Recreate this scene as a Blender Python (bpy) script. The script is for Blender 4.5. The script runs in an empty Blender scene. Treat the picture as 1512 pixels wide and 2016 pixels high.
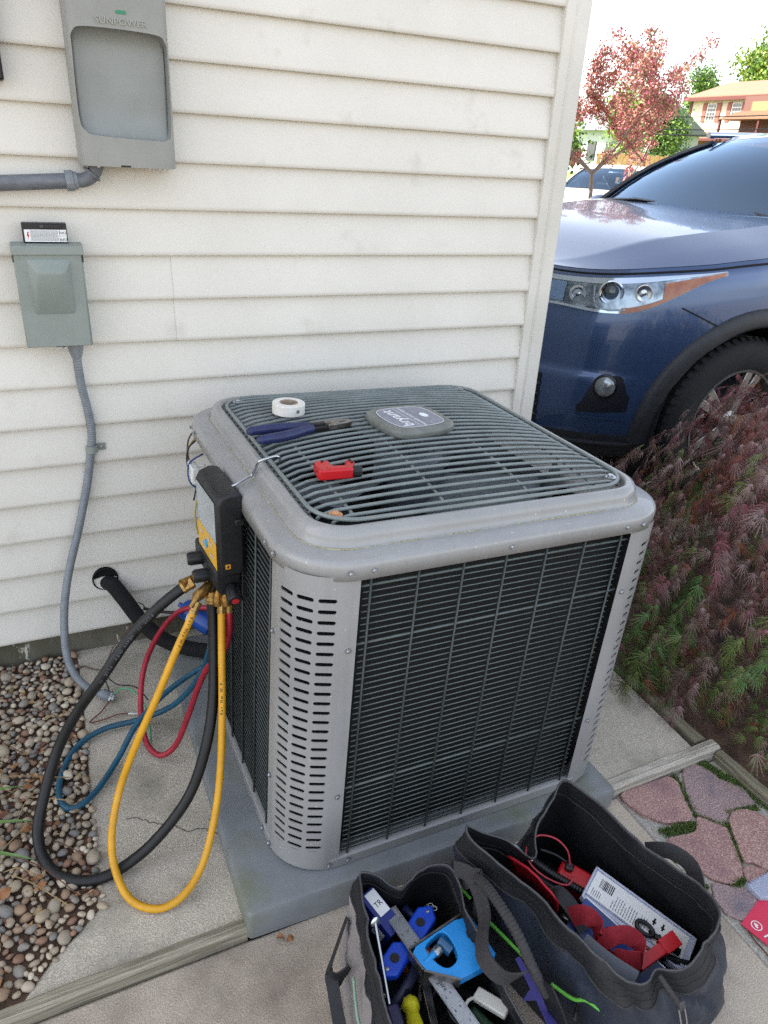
import bpy, math, random
from mathutils import Vector, Matrix, noise as mnoise
import numpy as np
S = bpy.context.scene
COL = S.collection
PI = math.pi
R = math.radians
rnd = random.Random(7)

# ------------------------------------------------------------------ camera
YAW, PITCH, ROLL = .443067, .455751, .059
fw = Vector((math.sin(YAW)*math.cos(PITCH), math.cos(YAW)*math.cos(PITCH), -math.sin(PITCH)))
r0 = Vector((math.cos(YAW), -math.sin(YAW), 0)); u0 = r0.cross(fw)
rt = math.cos(ROLL)*r0 + math.sin(ROLL)*u0
up = -math.sin(ROLL)*r0 + math.cos(ROLL)*u0
cd = bpy.data.cameras.new('camera'); cam = bpy.data.objects.new('camera', cd); COL.objects.link(cam)
m = Matrix.Identity(4)
for i in range(3):
    m[i][0], m[i][1], m[i][2] = rt[i], up[i], -fw[i]
m.translation = (-.01353, -1.91096, 1.39847)
cam.matrix_world = m
cd.sensor_fit = 'VERTICAL'; cd.sensor_height = 36; cd.sensor_width = 36
cd.lens = 1447.05/2016*36
cd.clip_start = .05; cd.clip_end = 2000
S.camera = cam

# ------------------------------------------------------------------ sky, sun, exposure
SUN_AZ = Vector((-.80, .60)).normalized(); SUN_EL = R(46)
w = bpy.data.worlds.new('World'); S.world = w; w.use_nodes = True
nt = w.node_tree; nt.nodes.clear()
sky = nt.nodes.new('ShaderNodeTexSky'); sky.sky_type = 'NISHITA'; sky.sun_disc = False
sky.sun_elevation = SUN_EL; sky.sun_rotation = math.atan2(SUN_AZ.x, SUN_AZ.y)
sky.air_density = 1.0; sky.dust_density = 1.5; sky.ozone_density = 1.0
hs = nt.nodes.new('ShaderNodeHueSaturation'); hs.inputs['Saturation'].default_value = .44; hs.inputs['Value'].default_value = 1.0
bg = nt.nodes.new('ShaderNodeBackground'); bg.inputs[1].default_value = .15
wo = nt.nodes.new('ShaderNodeOutputWorld')
nt.links.new(sky.outputs[0], hs.inputs['Color']); nt.links.new(hs.outputs[0], bg.inputs[0]); nt.links.new(bg.outputs[0], wo.inputs[0])
sl = bpy.data.lights.new('sun', 'SUN'); sl.energy = 4.0; sl.angle = R(.5); sl.color = (1, .95, .86)
so = bpy.data.objects.new('sun', sl); COL.objects.link(so)
sd = Vector((SUN_AZ.x*math.cos(SUN_EL), SUN_AZ.y*math.cos(SUN_EL), math.sin(SUN_EL)))
so.rotation_euler = sd.to_track_quat('Z', 'Y').to_euler(); so.location = (-8, 6, 12)
S.view_settings.view_transform = 'Standard'; S.view_settings.look = 'None'
S.view_settings.exposure = 1.9; S.view_settings.gamma = 1
S.view_settings.use_curve_mapping = False
S.cycles.use_denoising = False; S.cycles.sample_clamp_indirect = 6; S.cycles.max_bounces = 8; S.cycles.transparent_max_bounces = 16

# ------------------------------------------------------------------ materials
def C(h):
    h = h.lstrip('#')
    return tuple((lambda v: v/12.92 if v <= .04045 else ((v+.055)/1.055)**2.4)(int(h[i:i+2], 16)/255) for i in (0, 2, 4)) + (1,)
MATS = {}
def mat(name, col, rough=.5, metal=0., col2=None, nscale=20, ndetail=4, nmix=(.35, .65), bump=0, bscale=200, bdetail=3, bdist=.002,
        stretch=(1, 1, 1), coat=0, spec=.5, trans=0, alpha=1, col3=None, n3scale=3, n3=(.5, .7), emit=None, rvar=0, ior=1.45, sheen=0, flake=None):
    if name in MATS: return MATS[name]
    M = bpy.data.materials.new(name); M.use_nodes = True; MATS[name] = M
    t = M.node_tree; b = t.nodes['Principled BSDF']
    if isinstance(col, str): col = C(col)
    b.inputs['Base Color'].default_value = col
    b.inputs['Roughness'].default_value = rough; b.inputs['Metallic'].default_value = metal
    b.inputs['Specular IOR Level'].default_value = spec; b.inputs['Coat Weight'].default_value = coat
    b.inputs['Coat Roughness'].default_value = .04
    b.inputs['Transmission Weight'].default_value = trans; b.inputs['Alpha'].default_value = alpha; b.inputs['IOR'].default_value = ior
    if sheen: b.inputs['Sheen Weight'].default_value = sheen
    if emit: b.inputs['Emission Color'].default_value = C(emit[0]); b.inputs['Emission Strength'].default_value = emit[1]
    need = col2 is not None or bump or col3 is not None or rvar
    if need:
        tc = t.nodes.new('ShaderNodeTexCoord'); mp = t.nodes.new('ShaderNodeMapping'); mp.inputs['Scale'].default_value = stretch
        t.links.new(tc.outputs['Object'], mp.inputs[0]); vec = mp.outputs[0]
        def noise(sc, det):
            n = t.nodes.new('ShaderNodeTexNoise'); n.inputs['Scale'].default_value = sc; n.inputs['Detail'].default_value = det
            n.inputs['Roughness'].default_value = .6
            t.links.new(vec, n.inputs['Vector']); return n
        cur = None
        if col2 is not None:
            if isinstance(col2, str): col2 = C(col2)
            n = noise(nscale, ndetail); mr = t.nodes.new('ShaderNodeMapRange')
            mr.inputs['From Min'].default_value, mr.inputs['From Max'].default_value = nmix
            t.links.new(n.outputs['Fac'], mr.inputs[0])
            mx = t.nodes.new('ShaderNodeMix'); mx.data_type = 'RGBA'; mx.inputs[6].default_value = col; mx.inputs[7].default_value = col2
            t.links.new(mr.outputs[0], mx.inputs[0]); cur = mx.outputs[2]
        if col3 is not None:
            if isinstance(col3, str): col3 = C(col3)
            n = noise(n3scale, 5); mr = t.nodes.new('ShaderNodeMapRange')
            mr.inputs['From Min'].default_value, mr.inputs['From Max'].default_value = n3
            t.links.new(n.outputs['Fac'], mr.inputs[0])
            mx = t.nodes.new('ShaderNodeMix'); mx.data_type = 'RGBA'; mx.inputs[6].default_value = col; mx.inputs[7].default_value = col3
            if cur is not None: t.links.new(cur, mx.inputs[6])
            t.links.new(mr.outputs[0], mx.inputs[0]); cur = mx.outputs[2]
        if cur is not None: t.links.new(cur, b.inputs['Base Color'])
        if rvar:
            n = noise(nscale*.7, 3); mr = t.nodes.new('ShaderNodeMapRange')
            mr.inputs['To Min'].default_value = max(0, rough-rvar); mr.inputs['To Max'].default_value = min(1, rough+rvar)
            t.links.new(n.outputs['Fac'], mr.inputs[0]); t.links.new(mr.outputs[0], b.inputs['Roughness'])
        if bump:
            n = noise(bscale, bdetail); bp = t.nodes.new('ShaderNodeBump'); bp.inputs['Strength'].default_value = bump; bp.inputs['Distance'].default_value = bdist
            t.links.new(n.outputs['Fac'], bp.inputs['Height']); t.links.new(bp.outputs[0], b.inputs['Normal'])
    return M
def nodes(M): return M.node_tree, M.node_tree.nodes['Principled BSDF']

# ------------------------------------------------------------------ mesh builder
def rotm(rx=0, ry=0, rz=0): return Matrix.Rotation(rz, 4, 'Z') @ Matrix.Rotation(ry, 4, 'Y') @ Matrix.Rotation(rx, 4, 'X')
def T(x, y, z): return Matrix.Translation((x, y, z))
class MB:
    def __init__(s): s.v = []; s.f = []; s.mi = []; s.cur = 0
    def add(s, vs, fs, M=None):
        o = len(s.v)
        s.v += [tuple(M @ Vector(p)) if M is not None else tuple(p) for p in vs]
        s.f += [tuple(i+o for i in f) for f in fs]; s.mi += [s.cur]*len(fs); return s
    def box(s, x0, x1, y0, y1, z0, z1, M=None):
        v = [(x, y, z) for z in (z0, z1) for y in (y0, y1) for x in (x0, x1)]
        return s.add(v, [(0, 2, 3, 1), (4, 5, 7, 6), (0, 1, 5, 4), (2, 6, 7, 3), (0, 4, 6, 2), (1, 3, 7, 5)], M)
    def prism(s, poly, z0, z1, M=None):
        n = len(poly)
        a = sum(poly[i][0]*poly[(i+1) % n][1]-poly[(i+1) % n][0]*poly[i][1] for i in range(n))
        if a < 0: poly = poly[::-1]
        v = [(x, y, z0) for x, y in poly]+[(x, y, z1) for x, y in poly]
        f = [tuple(range(n-1, -1, -1)), tuple(range(n, 2*n))]+[(i, (i+1) % n, (i+1) % n+n, i+n) for i in range(n)]
        return s.add(v, f, M)
    def lathe(s, prof, n=24, M=None, cap=True):
        v = []; f = []
        for r, z in prof:
            for k in range(n):
                a = 2*PI*k/n; v.append((r*math.cos(a), r*math.sin(a), z))
        for i in range(len(prof)-1):
            for k in range(n):
                f.append((i*n+k, i*n+(k+1) % n, (i+1)*n+(k+1) % n, (i+1)*n+k))
        if cap:
            if prof[0][0] > 1e-6: f.append(tuple(range(n-1, -1, -1)))
            if prof[-1][0] > 1e-6: f.append(tuple((len(prof)-1)*n+k for k in range(n)))
        return s.add(v, f, M)
    def cyl(s, p0, p1, r, n=12, r1=None):
        p0, p1 = Vector(p0), Vector(p1); d = p1-p0
        M = Matrix.Translation(p0) @ d.to_track_quat('Z', 'Y').to_matrix().to_4x4()
        return s.lathe([(r, 0), (r if r1 is None else r1, d.length)], n, M)
    def tube(s, path, r, n=8, closed=False, cap=True):
        P = [Vector(p) for p in path]; N = len(P)
        rr = r if hasattr(r, '__len__') else [r]*N
        v = []; f = []; prev = None
        for i in range(N):
            a = P[(i-1) % N] if closed or i > 0 else P[i]; b = P[(i+1) % N] if closed or i < N-1 else P[i]
            t = (b-a).normalized()
            if prev is None:
                prev = t.orthogonal().normalized()
            u = (prev-t*prev.dot(t)).normalized(); prev = u; w_ = t.cross(u)
            for k in range(n):
                an = 2*PI*k/n; v.append(tuple(P[i]+(u*math.cos(an)+w_*math.sin(an))*rr[i]))
        for i in range(N if closed else N-1):
            j = (i+1) % N
            for k in range(n):
                f.append((i*n+k, i*n+(k+1) % n, j*n+(k+1) % n, j*n+k))
        if cap and not closed:
            f.append(tuple(range(n-1, -1, -1))); f.append(tuple((N-1)*n+k for k in range(n)))
        return s.add(v, f)
    def ribbon(s, path, wdir, width, th=.0012):
        P = [Vector(p) for p in path]; N = len(P); v = []; f = []
        W = wdir if isinstance(wdir, list) else [wdir]*N
        for i in range(N):
            t = (P[min(i+1, N-1)]-P[max(i-1, 0)]).normalized(); wd = Vector(W[i]); wd = (wd-t*wd.dot(t)).normalized(); nn = t.cross(wd)
            for a, b in ((-1, -1), (1, -1), (1, 1), (-1, 1)):
                v.append(tuple(P[i]+wd*(a*width/2)+nn*(b*th/2)))
        for i in range(N-1):
            for k in range(4): f.append((i*4+k, i*4+(k+1) % 4, i*4+4+(k+1) % 4, i*4+4+k))
        f.append((3, 2, 1, 0)); f.append(tuple((N-1)*4+k for k in range(4)))
        return s.add(v, f)
    def grid(s, G, closed_u=False, closed_v=False, flip=False):
        nu, nv = len(G), len(G[0]); v = [tuple(p) for row in G for p in row]; f = []
        for i in range(nu if closed_u else nu-1):
            for j in range(nv if closed_v else nv-1):
                q = (i*nv+j, ((i+1) % nu)*nv+j, ((i+1) % nu)*nv+(j+1) % nv, i*nv+(j+1) % nv)
                f.append(q[::-1] if flip else q)
        return s.add(v, f)
    def sphere(s, c, r, nu=16, nv=10, M=None, sc=(1, 1, 1)):
        v = [(0, 0, r*sc[2])]; f = []
        for i in range(1, nv):
            th = PI*i/nv
            for k in range(nu):
                a = 2*PI*k/nu; v.append((r*sc[0]*math.sin(th)*math.cos(a), r*sc[1]*math.sin(th)*math.sin(a), r*sc[2]*math.cos(th)))
        v.append((0, 0, -r*sc[2])); L = len(v)-1
        for k in range(nu): f.append((0, 1+k, 1+(k+1) % nu))
        for i in range(nv-2):
            for k in range(nu):
                a = 1+i*nu+k; b = 1+i*nu+(k+1) % nu; f.append((a, a+nu, b+nu, b))
        for k in range(nu): f.append((L, 1+(nv-2)*nu+(k+1) % nu, 1+(nv-2)*nu+k))
        MM = Matrix.Translation(c) @ (M if M is not None else Matrix.Identity(4))
        return s.add(v, f, MM)
    def mesh(s, name, mats, smooth=40):
        me = bpy.data.meshes.new(name); me.from_pydata(s.v, [], s.f)
        for q in (mats if isinstance(mats, (list, tuple)) else [mats]): me.materials.append(q)
        if any(s.mi): me.polygons.foreach_set('material_index', s.mi)
        if smooth:
            me.polygons.foreach_set('use_smooth', [True]*len(me.polygons))
            if smooth < 179: me.set_sharp_from_angle(angle=R(smooth))
        me.update(); return me
    def build(s, name, mats, parent=None, smooth=40, bevel=0, keep=False, loc=None, segs=2):
        return link(name, s.mesh(name, mats, smooth), parent, bevel, keep, loc, segs)
def link(name, me, parent=None, bevel=0, keep=False, loc=None, segs=2, M=None):
    o = bpy.data.objects.new(name, me); COL.objects.link(o)
    if parent is not None:
        o.parent = parent
        if keep: o.matrix_parent_inverse = root_world(parent).inverted()
    if M is not None: o.matrix_basis = M
    if loc is not None: o.location = loc
    if bevel:
        b = o.modifiers.new('b', 'BEVEL'); b.width = bevel; b.segments = segs; b.limit_method = 'ANGLE'; b.angle_limit = R(35); b.harden_normals = False
    return o
def root_world(o):
    Mx = Matrix.Identity(4)
    while o is not None:
        Mx = o.matrix_parent_inverse @ o.matrix_basis @ Mx if o.parent else o.matrix_basis @ Mx
        o = o.parent
    return Mx
def thing(name, label, cat, loc=(0, 0, 0), rot=(0, 0, 0), group=None):
    o = bpy.data.objects.new(name, None); COL.objects.link(o); o.location = loc; o.rotation_euler = rot; o.empty_display_size = .05
    return tag(o, label, cat, group)
def tag(o, label=None, cat=None, group=None, kind=None):
    if label: o['label'] = label
    if cat: o['category'] = cat
    if group: o['group'] = group
    if kind: o['kind'] = kind
    return o
def struct(o): o['kind'] = 'structure'; return o
def spline(P, per=8, closed=False):
    P = [Vector(p) for p in P]; n = len(P); out = []
    for i in range(n if closed else n-1):
        if closed: a, b, c_, d = P[i-1], P[i], P[(i+1) % n], P[(i+2) % n]
        else: a, b, c_, d = P[max(i-1, 0)], P[i], P[i+1], P[min(i+2, n-1)]
        for k in range(per):
            t = k/per; t2 = t*t; t3 = t2*t
            out.append(.5*((2*b)+(c_-a)*t+(2*a-5*b+4*c_-d)*t2+(3*b-a-3*c_+d)*t3))
    if not closed: out.append(P[-1])
    return out
def rrect(hx, hy, r, n=8):
    out = []
    for cx, cy, a0 in ((hx-r, hy-r, 0), (-hx+r, hy-r, 90), (-hx+r, -hy+r, 180), (hx-r, -hy+r, 270)):
        for k in range(n+1):
            a = R(a0+90*k/n); out.append((cx+r*math.cos(a), cy+r*math.sin(a)))
    return out
def textmesh(name, body, size, mat_, M, parent, ext=.0003, keep=False, align='CENTER', sx=1):
    cu = bpy.data.curves.new(name, 'FONT'); cu.body = body; cu.size = size; cu.extrude = ext; cu.align_x = align; cu.align_y = 'CENTER'; cu.resolution_u = 2
    t = bpy.data.objects.new('tmp', cu); COL.objects.link(t)
    dg = bpy.context.evaluated_depsgraph_get(); me = bpy.data.meshes.new_from_object(t.evaluated_get(dg)); me.name = name
    bpy.data.objects.remove(t); bpy.data.curves.remove(cu)
    me.transform(M @ Matrix.Diagonal((sx, 1, 1, 1))); me.materials.clear(); me.materials.append(mat_)
    return link(name, me, parent, keep=keep)
def frame(o, x, y):
    "matrix with origin o, x axis x, y axis ~y"
    x = Vector(x).normalized(); y = Vector(y); z = x.cross(y).normalized(); y = z.cross(x)
    M = Matrix.Identity(4)
    for i in range(3): M[i][0], M[i][1], M[i][2], M[i][3] = x[i], y[i], z[i], o[i]
    return M
def copy_tree(o, parent=None):
    c = o.copy(); COL.objects.link(c); c.parent = parent
    for ch in list(o.children): copy_tree(ch, c)
    return c
# ================================================================== ground and setting
def gz(x, y):
    r = math.hypot(max(x, 0), max(y, 0))
    pts = [(0, -.06), (1.3, -.06), (2.2, -.01), (4, -.03), (17, -.5), (24, -.45), (34, -.1), (50, .5), (80, 1.1), (2000, 1.6)]
    for (a, za), (b, zb) in zip(pts, pts[1:]):
        if r <= b: return za+(zb-za)*(r-a)/(b-a)
    return 1.6
m_lawn = mat('lawn_grass', '#6f8f3a', .95, col2='#9bb04e', nscale=6, bump=.6, bscale=60, bdist=.05)
m_ground = mat('bare_ground', '#9a8d7c', .95, col2='#7f7466', nscale=4, bump=.4, bscale=60, bdist=.02)
m_soil = mat('dark_soil', '#44342a', .95, col2='#675141', nscale=18, bump=.8, bscale=90, bdist=.01, col3='#2a1f1b', n3scale=5)
m_asph = mat('street_asphalt', '#7d7a7c', .9, col2='#8d898a', nscale=40)
m_drive = mat('driveway_concrete', '#8d8378', .9, col2='#a1978a', nscale=12, bump=.3, bscale=120, bdist=.003)
m_walk = mat('sidewalk_concrete', '#c9bfae', .9, col2='#b9ae9f', nscale=12)
def axis_pts(lo, hi):
    a = [0.]
    st = .5
    while a[-1] < hi: a.append(a[-1]+st); st *= 1.12
    b = [0.]; st = .5
    while b[-1] > lo: b.append(b[-1]-st); st *= 1.2
    return sorted(set(b+a))
gx = axis_pts(-300, 600); gy = axis_pts(-300, 600)
b = MB(); b.grid([[(x, y, gz(x, y)) for y in gy] for x in gx], flip=False)
struct(b.build('ground', m_ground, smooth=179))
def drape(name, poly_fn, us, vs, off, material):
    b = MB(); G = []
    for u in us:
        row = []
        for v in vs:
            x, y = poly_fn(u, v); row.append((x, y, gz(x, y)+off))
        G.append(row)
    b.grid(G, flip=False); return struct(b.build(name, material, smooth=179))
lin = lambda a, b_, n: [a+(b_-a)*i/n for i in range(n+1)]
drape('driveway', lambda u, v: (u, v), lin(1.42, 14, 30), lin(.0, 7.5, 20), .035, m_drive)
# far bands run straight across the view: street, verge and the pale apron before it
dn = Vector((.64, .77)); dt = Vector((.77, -.64))
band = lambda u, v: tuple(dn*u+dt*v)
drape('lawn', band, lin(28.5, 150, 30), lin(-120, 120, 40), .02, m_lawn)
drape('sidewalk', band, lin(19.5, 29, 12), lin(-60, 60, 30), .05, m_walk)
drape('street', band, lin(33, 41.5, 10), lin(-90, 90, 30), .06, m_asph)
# bare earth round the unit and under the maple
b = MB()
def soil_z(x, y): return -.045+.012*mnoise.noise((x*6, y*6, 0))+(.035 if x > 1.5 else 0)
b.grid([[(x, y, soil_z(x, y)+(.05+.045*y if x < 0 else 0)) for y in lin(-.985, .02, 30)] for x in lin(-1.6, -.04, 26)])
struct(b.build('planting_bed', m_soil, smooth=179))
b = MB(); b.grid([[(x, y, -.03+.05*min(1, max(0, (x-1.46)/.5))+.008*mnoise.noise((x*7, y*7, 3))) for y in lin(-1.5, .35, 34)] for x in lin(1.40, 3.6, 36)])
struct(b.build('maple_bed', m_soil, smooth=179))

# --------------------------------------------------------------- concrete slab under the unit
m_slab = mat('exposed_aggregate_slab', '#9c9486', .9, col2='#cbc3b2', nscale=420, ndetail=2, nmix=(.40, .66), bump=.5, bscale=260, bdist=.004, col3='#7c786b', n3scale=7, n3=(.48, .80))
tt, bb = nodes(m_slab)
sz = lambda y: .049*(y+.95)
out = [(-.062, .02), (-.060, -.1), (-.061, -.24), (-.064, -.39), (-.071, -.56), (-.075, -.74), (-.079, -.82), (-.121, -.859), (-.167, -.893), (-.225, -.962),
       (1.425, -.918), (1.425, .02)]
# rough outline
ol = []
for i, p in enumerate(out):
    q = out[(i+1) % len(out)]; n = max(1, int(math.dist(p, q)/.03)) if i < 9 else 1
    for k in range(n):
        x = p[0]+(q[0]-p[0])*k/n; y = p[1]+(q[1]-p[1])*k/n
        ol.append((x+.003*mnoise.noise((x*40, y*40, 1)), y+.003*mnoise.noise((x*40, y*40, 5))))
b = MB(); n = len(ol)
b.add([(x, y, sz(y)) for x, y in ol]+[(x, y, -.12) for x, y in ol], [tuple(range(n))[::-1] if False else tuple(range(n)), ]+[(i, (i+1) % n, (i+1) % n+n, i+n) for i in range(n)])
me = b.mesh('concrete_slab', m_slab, 30)
import bmesh
bm = bmesh.new(); bm.from_mesh(me); bmesh.ops.recalc_face_normals(bm, faces=bm.faces); bm.to_mesh(me); bm.free()
slab = struct(link('concrete_slab', me, bevel=.006))
# hairline crack across the slab
m_crack = mat('dark_crack', '#4a463e', 1)  # plain dark tone of the crack line
pts = [(.0, -.62), (.03, -.63), (.055, -.655), (.09, -.67), (.12, -.70), (.15, -.705), (.18, -.73)]
b = MB(); b.ribbon([(x, y, sz(y)+.0012) for x, y in [(px+rnd.uniform(-.003, .003), py+rnd.uniform(-.003, .003)) for px, py in spline([(q[0], q[1], 0) for q in pts], 4) for (px, py) in [(px, py)]] ] if False else [(p.x+rnd.uniform(-.003, .003), p.y+rnd.uniform(-.003, .003), sz(p.y)+.0008) for p in spline([(q[0], q[1], 0) for q in pts], 4)], (0, 1, 0), .0016, .0006)
struct(b.build('slab_crack', m_crack))

# --------------------------------------------------------------- patio in the foreground
m_patio = mat('patio_concrete', '#9a8e7f', .92, col2='#c2b6a5', nscale=400, ndetail=3, nmix=(.4, .64), bump=.45, bscale=240, bdist=.004, col3='#6b5f56', n3scale=4, n3=(.45, .75))
b = MB(); b.prism([(-1.7, -1.0), (-.3, -.988), (1.13, -.955), (1.128, -2.9), (-1.7, -2.9)], -.12, -.02); struct(b.build('patio', m_patio, bevel=.006))
m_patio2 = mat('patio_concrete_grey', '#8f8b82', .92, col2='#b3aea4', nscale=150, ndetail=3, nmix=(.4, .64), bump=.5, bscale=240, bdist=.004, col3='#77736b', n3scale=5, n3=(.5, .8))
b = MB(); b.prism([(1.132, -.95), (1.475, -.945), (1.56, -1.2), (2.4, -2.9), (1.132, -2.9)], -.12, -.026); struct(b.build('paved_path', m_patio2, bevel=.004))
path = bpy.data.objects['paved_path']

# flagstones, each a raised piece with worn edges
m_st = [mat('flagstone_pink', '#937069', .92, col2='#bfa39a', nscale=260, ndetail=2, nmix=(.45, .66), bump=.6, bscale=330, bdist=.004, col3='#7d6166', n3scale=7),
        mat('flagstone_mauve', '#86706f', .92, col2='#b39f9b', nscale=260, ndetail=2, nmix=(.45, .66), bump=.6, bscale=330, bdist=.004, col3='#6c6670', n3scale=7)]
ST = [
 (0, [(1.155, -.951), (1.294, -.948), (1.312, -.973), (1.289, -1.018), (1.269, -1.067), (1.247, -1.078), (1.19, -1.064), (1.154, -1.025), (1.142, -.989), (1.138, -.965)]),
 (1, [(1.358, -.946), (1.405, -.942), (1.426, -.969), (1.427, -1.004), (1.46, -1.048), (1.447, -1.102), (1.399, -1.092), (1.357, -1.101), (1.316, -1.121), (1.296, -1.091), (1.283, -1.064), (1.31, -1.008)]),
 (0, [(1.277, -1.076), (1.298, -1.1), (1.32, -1.131), (1.298, -1.169), (1.279, -1.207), (1.248, -1.243), (1.208, -1.248), (1.176, -1.219), (1.15, -1.151), (1.137, -1.126), (1.163, -1.101), (1.239, -1.109)]),
 (0, [(1.34, -1.117), (1.37, -1.098), (1.413, -1.106), (1.441, -1.151), (1.442, -1.194), (1.363, -1.259), (1.322, -1.253), (1.31, -1.248), (1.3, -1.227), (1.283, -1.213), (1.306, -1.172), (1.326, -1.138)]),
 (1, [(1.168, -1.229), (1.192, -1.243), (1.237, -1.275), (1.23, -1.303), (1.203, -1.314), (1.162, -1.323), (1.14, -1.293), (1.147, -1.257)]),
 (0, [(1.274, -1.224), (1.314, -1.254), (1.258, -1.265), (1.25, -1.248)]),
 (1, [(1.26, -1.285), (1.33, -1.27), (1.36, -1.32), (1.30, -1.38), (1.24, -1.33)]),
 (0, [(1.46, -1.16), (1.52, -1.18), (1.56, -1.28), (1.44, -1.31), (1.38, -1.27), (1.45, -1.2)])]
for k, poly in ST:
    cx = sum(p[0] for p in poly)/len(poly); cy = sum(p[1] for p in poly)/len(poly)
    pp = []; pl0 = [Vector((cx+(x-cx)*1.005, cy+(y-cy)*1.005, 0)) for x, y in poly]; sp0 = spline(pl0, 4, True)
    for i_, p in enumerate(sp0):
        a_ = pl0[i_//4].lerp(pl0[(i_//4+1) % len(pl0)], (i_ % 4)/4); p = a_.lerp(p, .55); pp.append((p.x+.003*mnoise.noise((p.x*45, p.y*45, 2))+.0015*mnoise.noise((p.x*140, p.y*140, 2)), p.y+.003*mnoise.noise((p.x*45, p.y*45, 9))+.0015*mnoise.noise((p.x*140, p.y*140, 9))))
    b = MB(); b.prism(pp, -.05, -.018+rnd.uniform(-.002, .002)); b.build('flagstone', m_st[k], path, smooth=30, bevel=.0016, segs=1)
# moss in the joints
m_moss = mat('moss', '#5c763a', .95, col2='#7c9449', nscale=60, bump=1, bscale=300, bdist=.01)
def tufts(name, spots, n, hh, material, spread):
    b = MB(); r_ = random.Random(5)
    for (x0, y0, z0, rad, cnt) in spots:
        for i in range(cnt):
            a = r_.uniform(0, 2*PI); q = rad*math.sqrt(r_.random())
            x = x0+q*math.cos(a)*spread[0]; y = y0+q*math.sin(a)*spread[1]; h = hh*r_.uniform(.5, 1.2); wd = .0012*r_.uniform(.7, 1.5)
            a2 = r_.uniform(0, 2*PI); dx, dy = math.cos(a2), math.sin(a2); le = h*r_.uniform(.1, .7); a3 = r_.uniform(0, 2*PI); ex, ey = math.cos(a3)*le, math.sin(a3)*le
            b.add([(x-dx*wd, y-dy*wd, z0-.004), (x+dx*wd, y+dy*wd, z0-.004), (x+ex*.5+dx*wd*.6, y+ey*.5+dy*wd*.6, z0+h*.6), (x+ex*.5-dx*wd*.6, y+ey*.5-dy*wd*.6, z0+h*.6), (x+ex, y+ey, z0+h)], [(0, 1, 2, 3), (3, 2, 4)])
    return tag(b.build(name, material, smooth=0), kind='stuff')
sp = []
for (x0, y0), (x1, y1), nn, rr in [((1.32, -.96), (1.285, -1.05), 6, .014), ((1.25, -1.095), (1.17, -1.083), 8, .019), ((1.28, -1.07), (1.32, -1.125), 7, .009), ((1.33, -1.12), (1.275, -1.21), 9, .010),
                                    ((1.42, -.935), (1.455, -1.03), 12, .02), ((1.36, -1.095), (1.44, -1.11), 6, .012), ((1.24, -1.25), (1.21, -1.252), 4, .014), ((1.46, -1.04), (1.475, -1.16), 8, .016), ((1.13, -1.12), (1.135, -1.15), 3, .012), ((1.35, -.935), (1.43, -.93), 6, .013), ((1.14, -1.2), (1.15, -1.23), 2, .01)]:
    for i in range(nn):
        t = i/max(1, nn-1); sp.append((x0+(x1-x0)*t, y0+(y1-y0)*t, -.024, rr*rnd.uniform(.5, .95), int(rr*5200)))
tag(tufts('moss', sp, 0, .009, m_moss, (1, 1)), 'short green moss growing between the pink flagstones', 'moss')

# --------------------------------------------------------------- weathered edging timbers
def wood_mat(name, c1, c2, axis=0):
    st = [120, 120, 120]; st[axis] = 2.2
    return mat(name, c1, .9, col2=c2, nscale=1, ndetail=5, nmix=(.36, .64), stretch=tuple(st), bump=1, bscale=1.3, bdist=.007, col3='#3f3a30', n3scale=.9, n3=(.60, .72))
m_wx = wood_mat('weathered_wood', '#6d6656', '#a39b88'); m_wx2 = wood_mat('grey_bleached_wood', '#8c8578', '#bdb6a9')
m_wg = wood_mat('greened_wood', '#5c5848', '#8d8670')
def timber(p0, p1, wd, z0, z1, material, label):
    p0, p1 = Vector(p0), Vector(p1); L = (p1-p0).length; a = math.atan2((p1-p0).y, (p1-p0).x)
    b = MB(); nx = max(8, int(L/.03)); G = []
    prof = [(-wd/2, z0), (-wd/2+.002, z1-.006), (-wd/2+.008, z1), (wd/2-.008, z1), (wd/2-.002, z1-.006), (wd/2, z0)]
    for i in range(nx+1):
        x = L*i/nx
        G.append([(x, y+.0025*mnoise.noise((x*12, y*50, z0*40+L)), z+.0022*mnoise.noise((x*15, y*60, 7+L))) for y, z in prof])
    b.grid(G, flip=True); k = len(prof); b.f.append(tuple(range(k))); b.f.append(tuple(nx*k+j for j in range(k-1, -1, -1))); b.mi += [0, 0]
    me = b.mesh('edging_timber', material, 40); bm = bmesh.new(); bm.from_mesh(me); bmesh.ops.recalc_face_normals(bm, faces=bm.faces); bm.to_mesh(me); bm.free()
    o = link('edging_timber', me); o.location = (p0.x, p0.y, 0); o.rotation_euler = (0, 0, a)
    return tag(o, label, 'timber', 'edging timbers round the concrete slab')
timber((-.33, -.971), (.186, -.958), .034, -.06, .008, m_wx, 'long weathered edging timber left of the grey equipment pad')
timber((1.10, -.932), (1.492, -.921), .040, -.06, .008, m_wx2, 'short bleached edging timber right of the grey equipment pad')
timber((1.455, .02), (1.462, -.898), .040, -.06, .010, m_wg, 'greenish edging timber running back towards the driveway beside the maple')
timber((1.482, -.945), (1.50, -1.75), .036, -.06, .004, m_wg, 'edging timber beside the mossy flagstones at the right edge')

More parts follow.
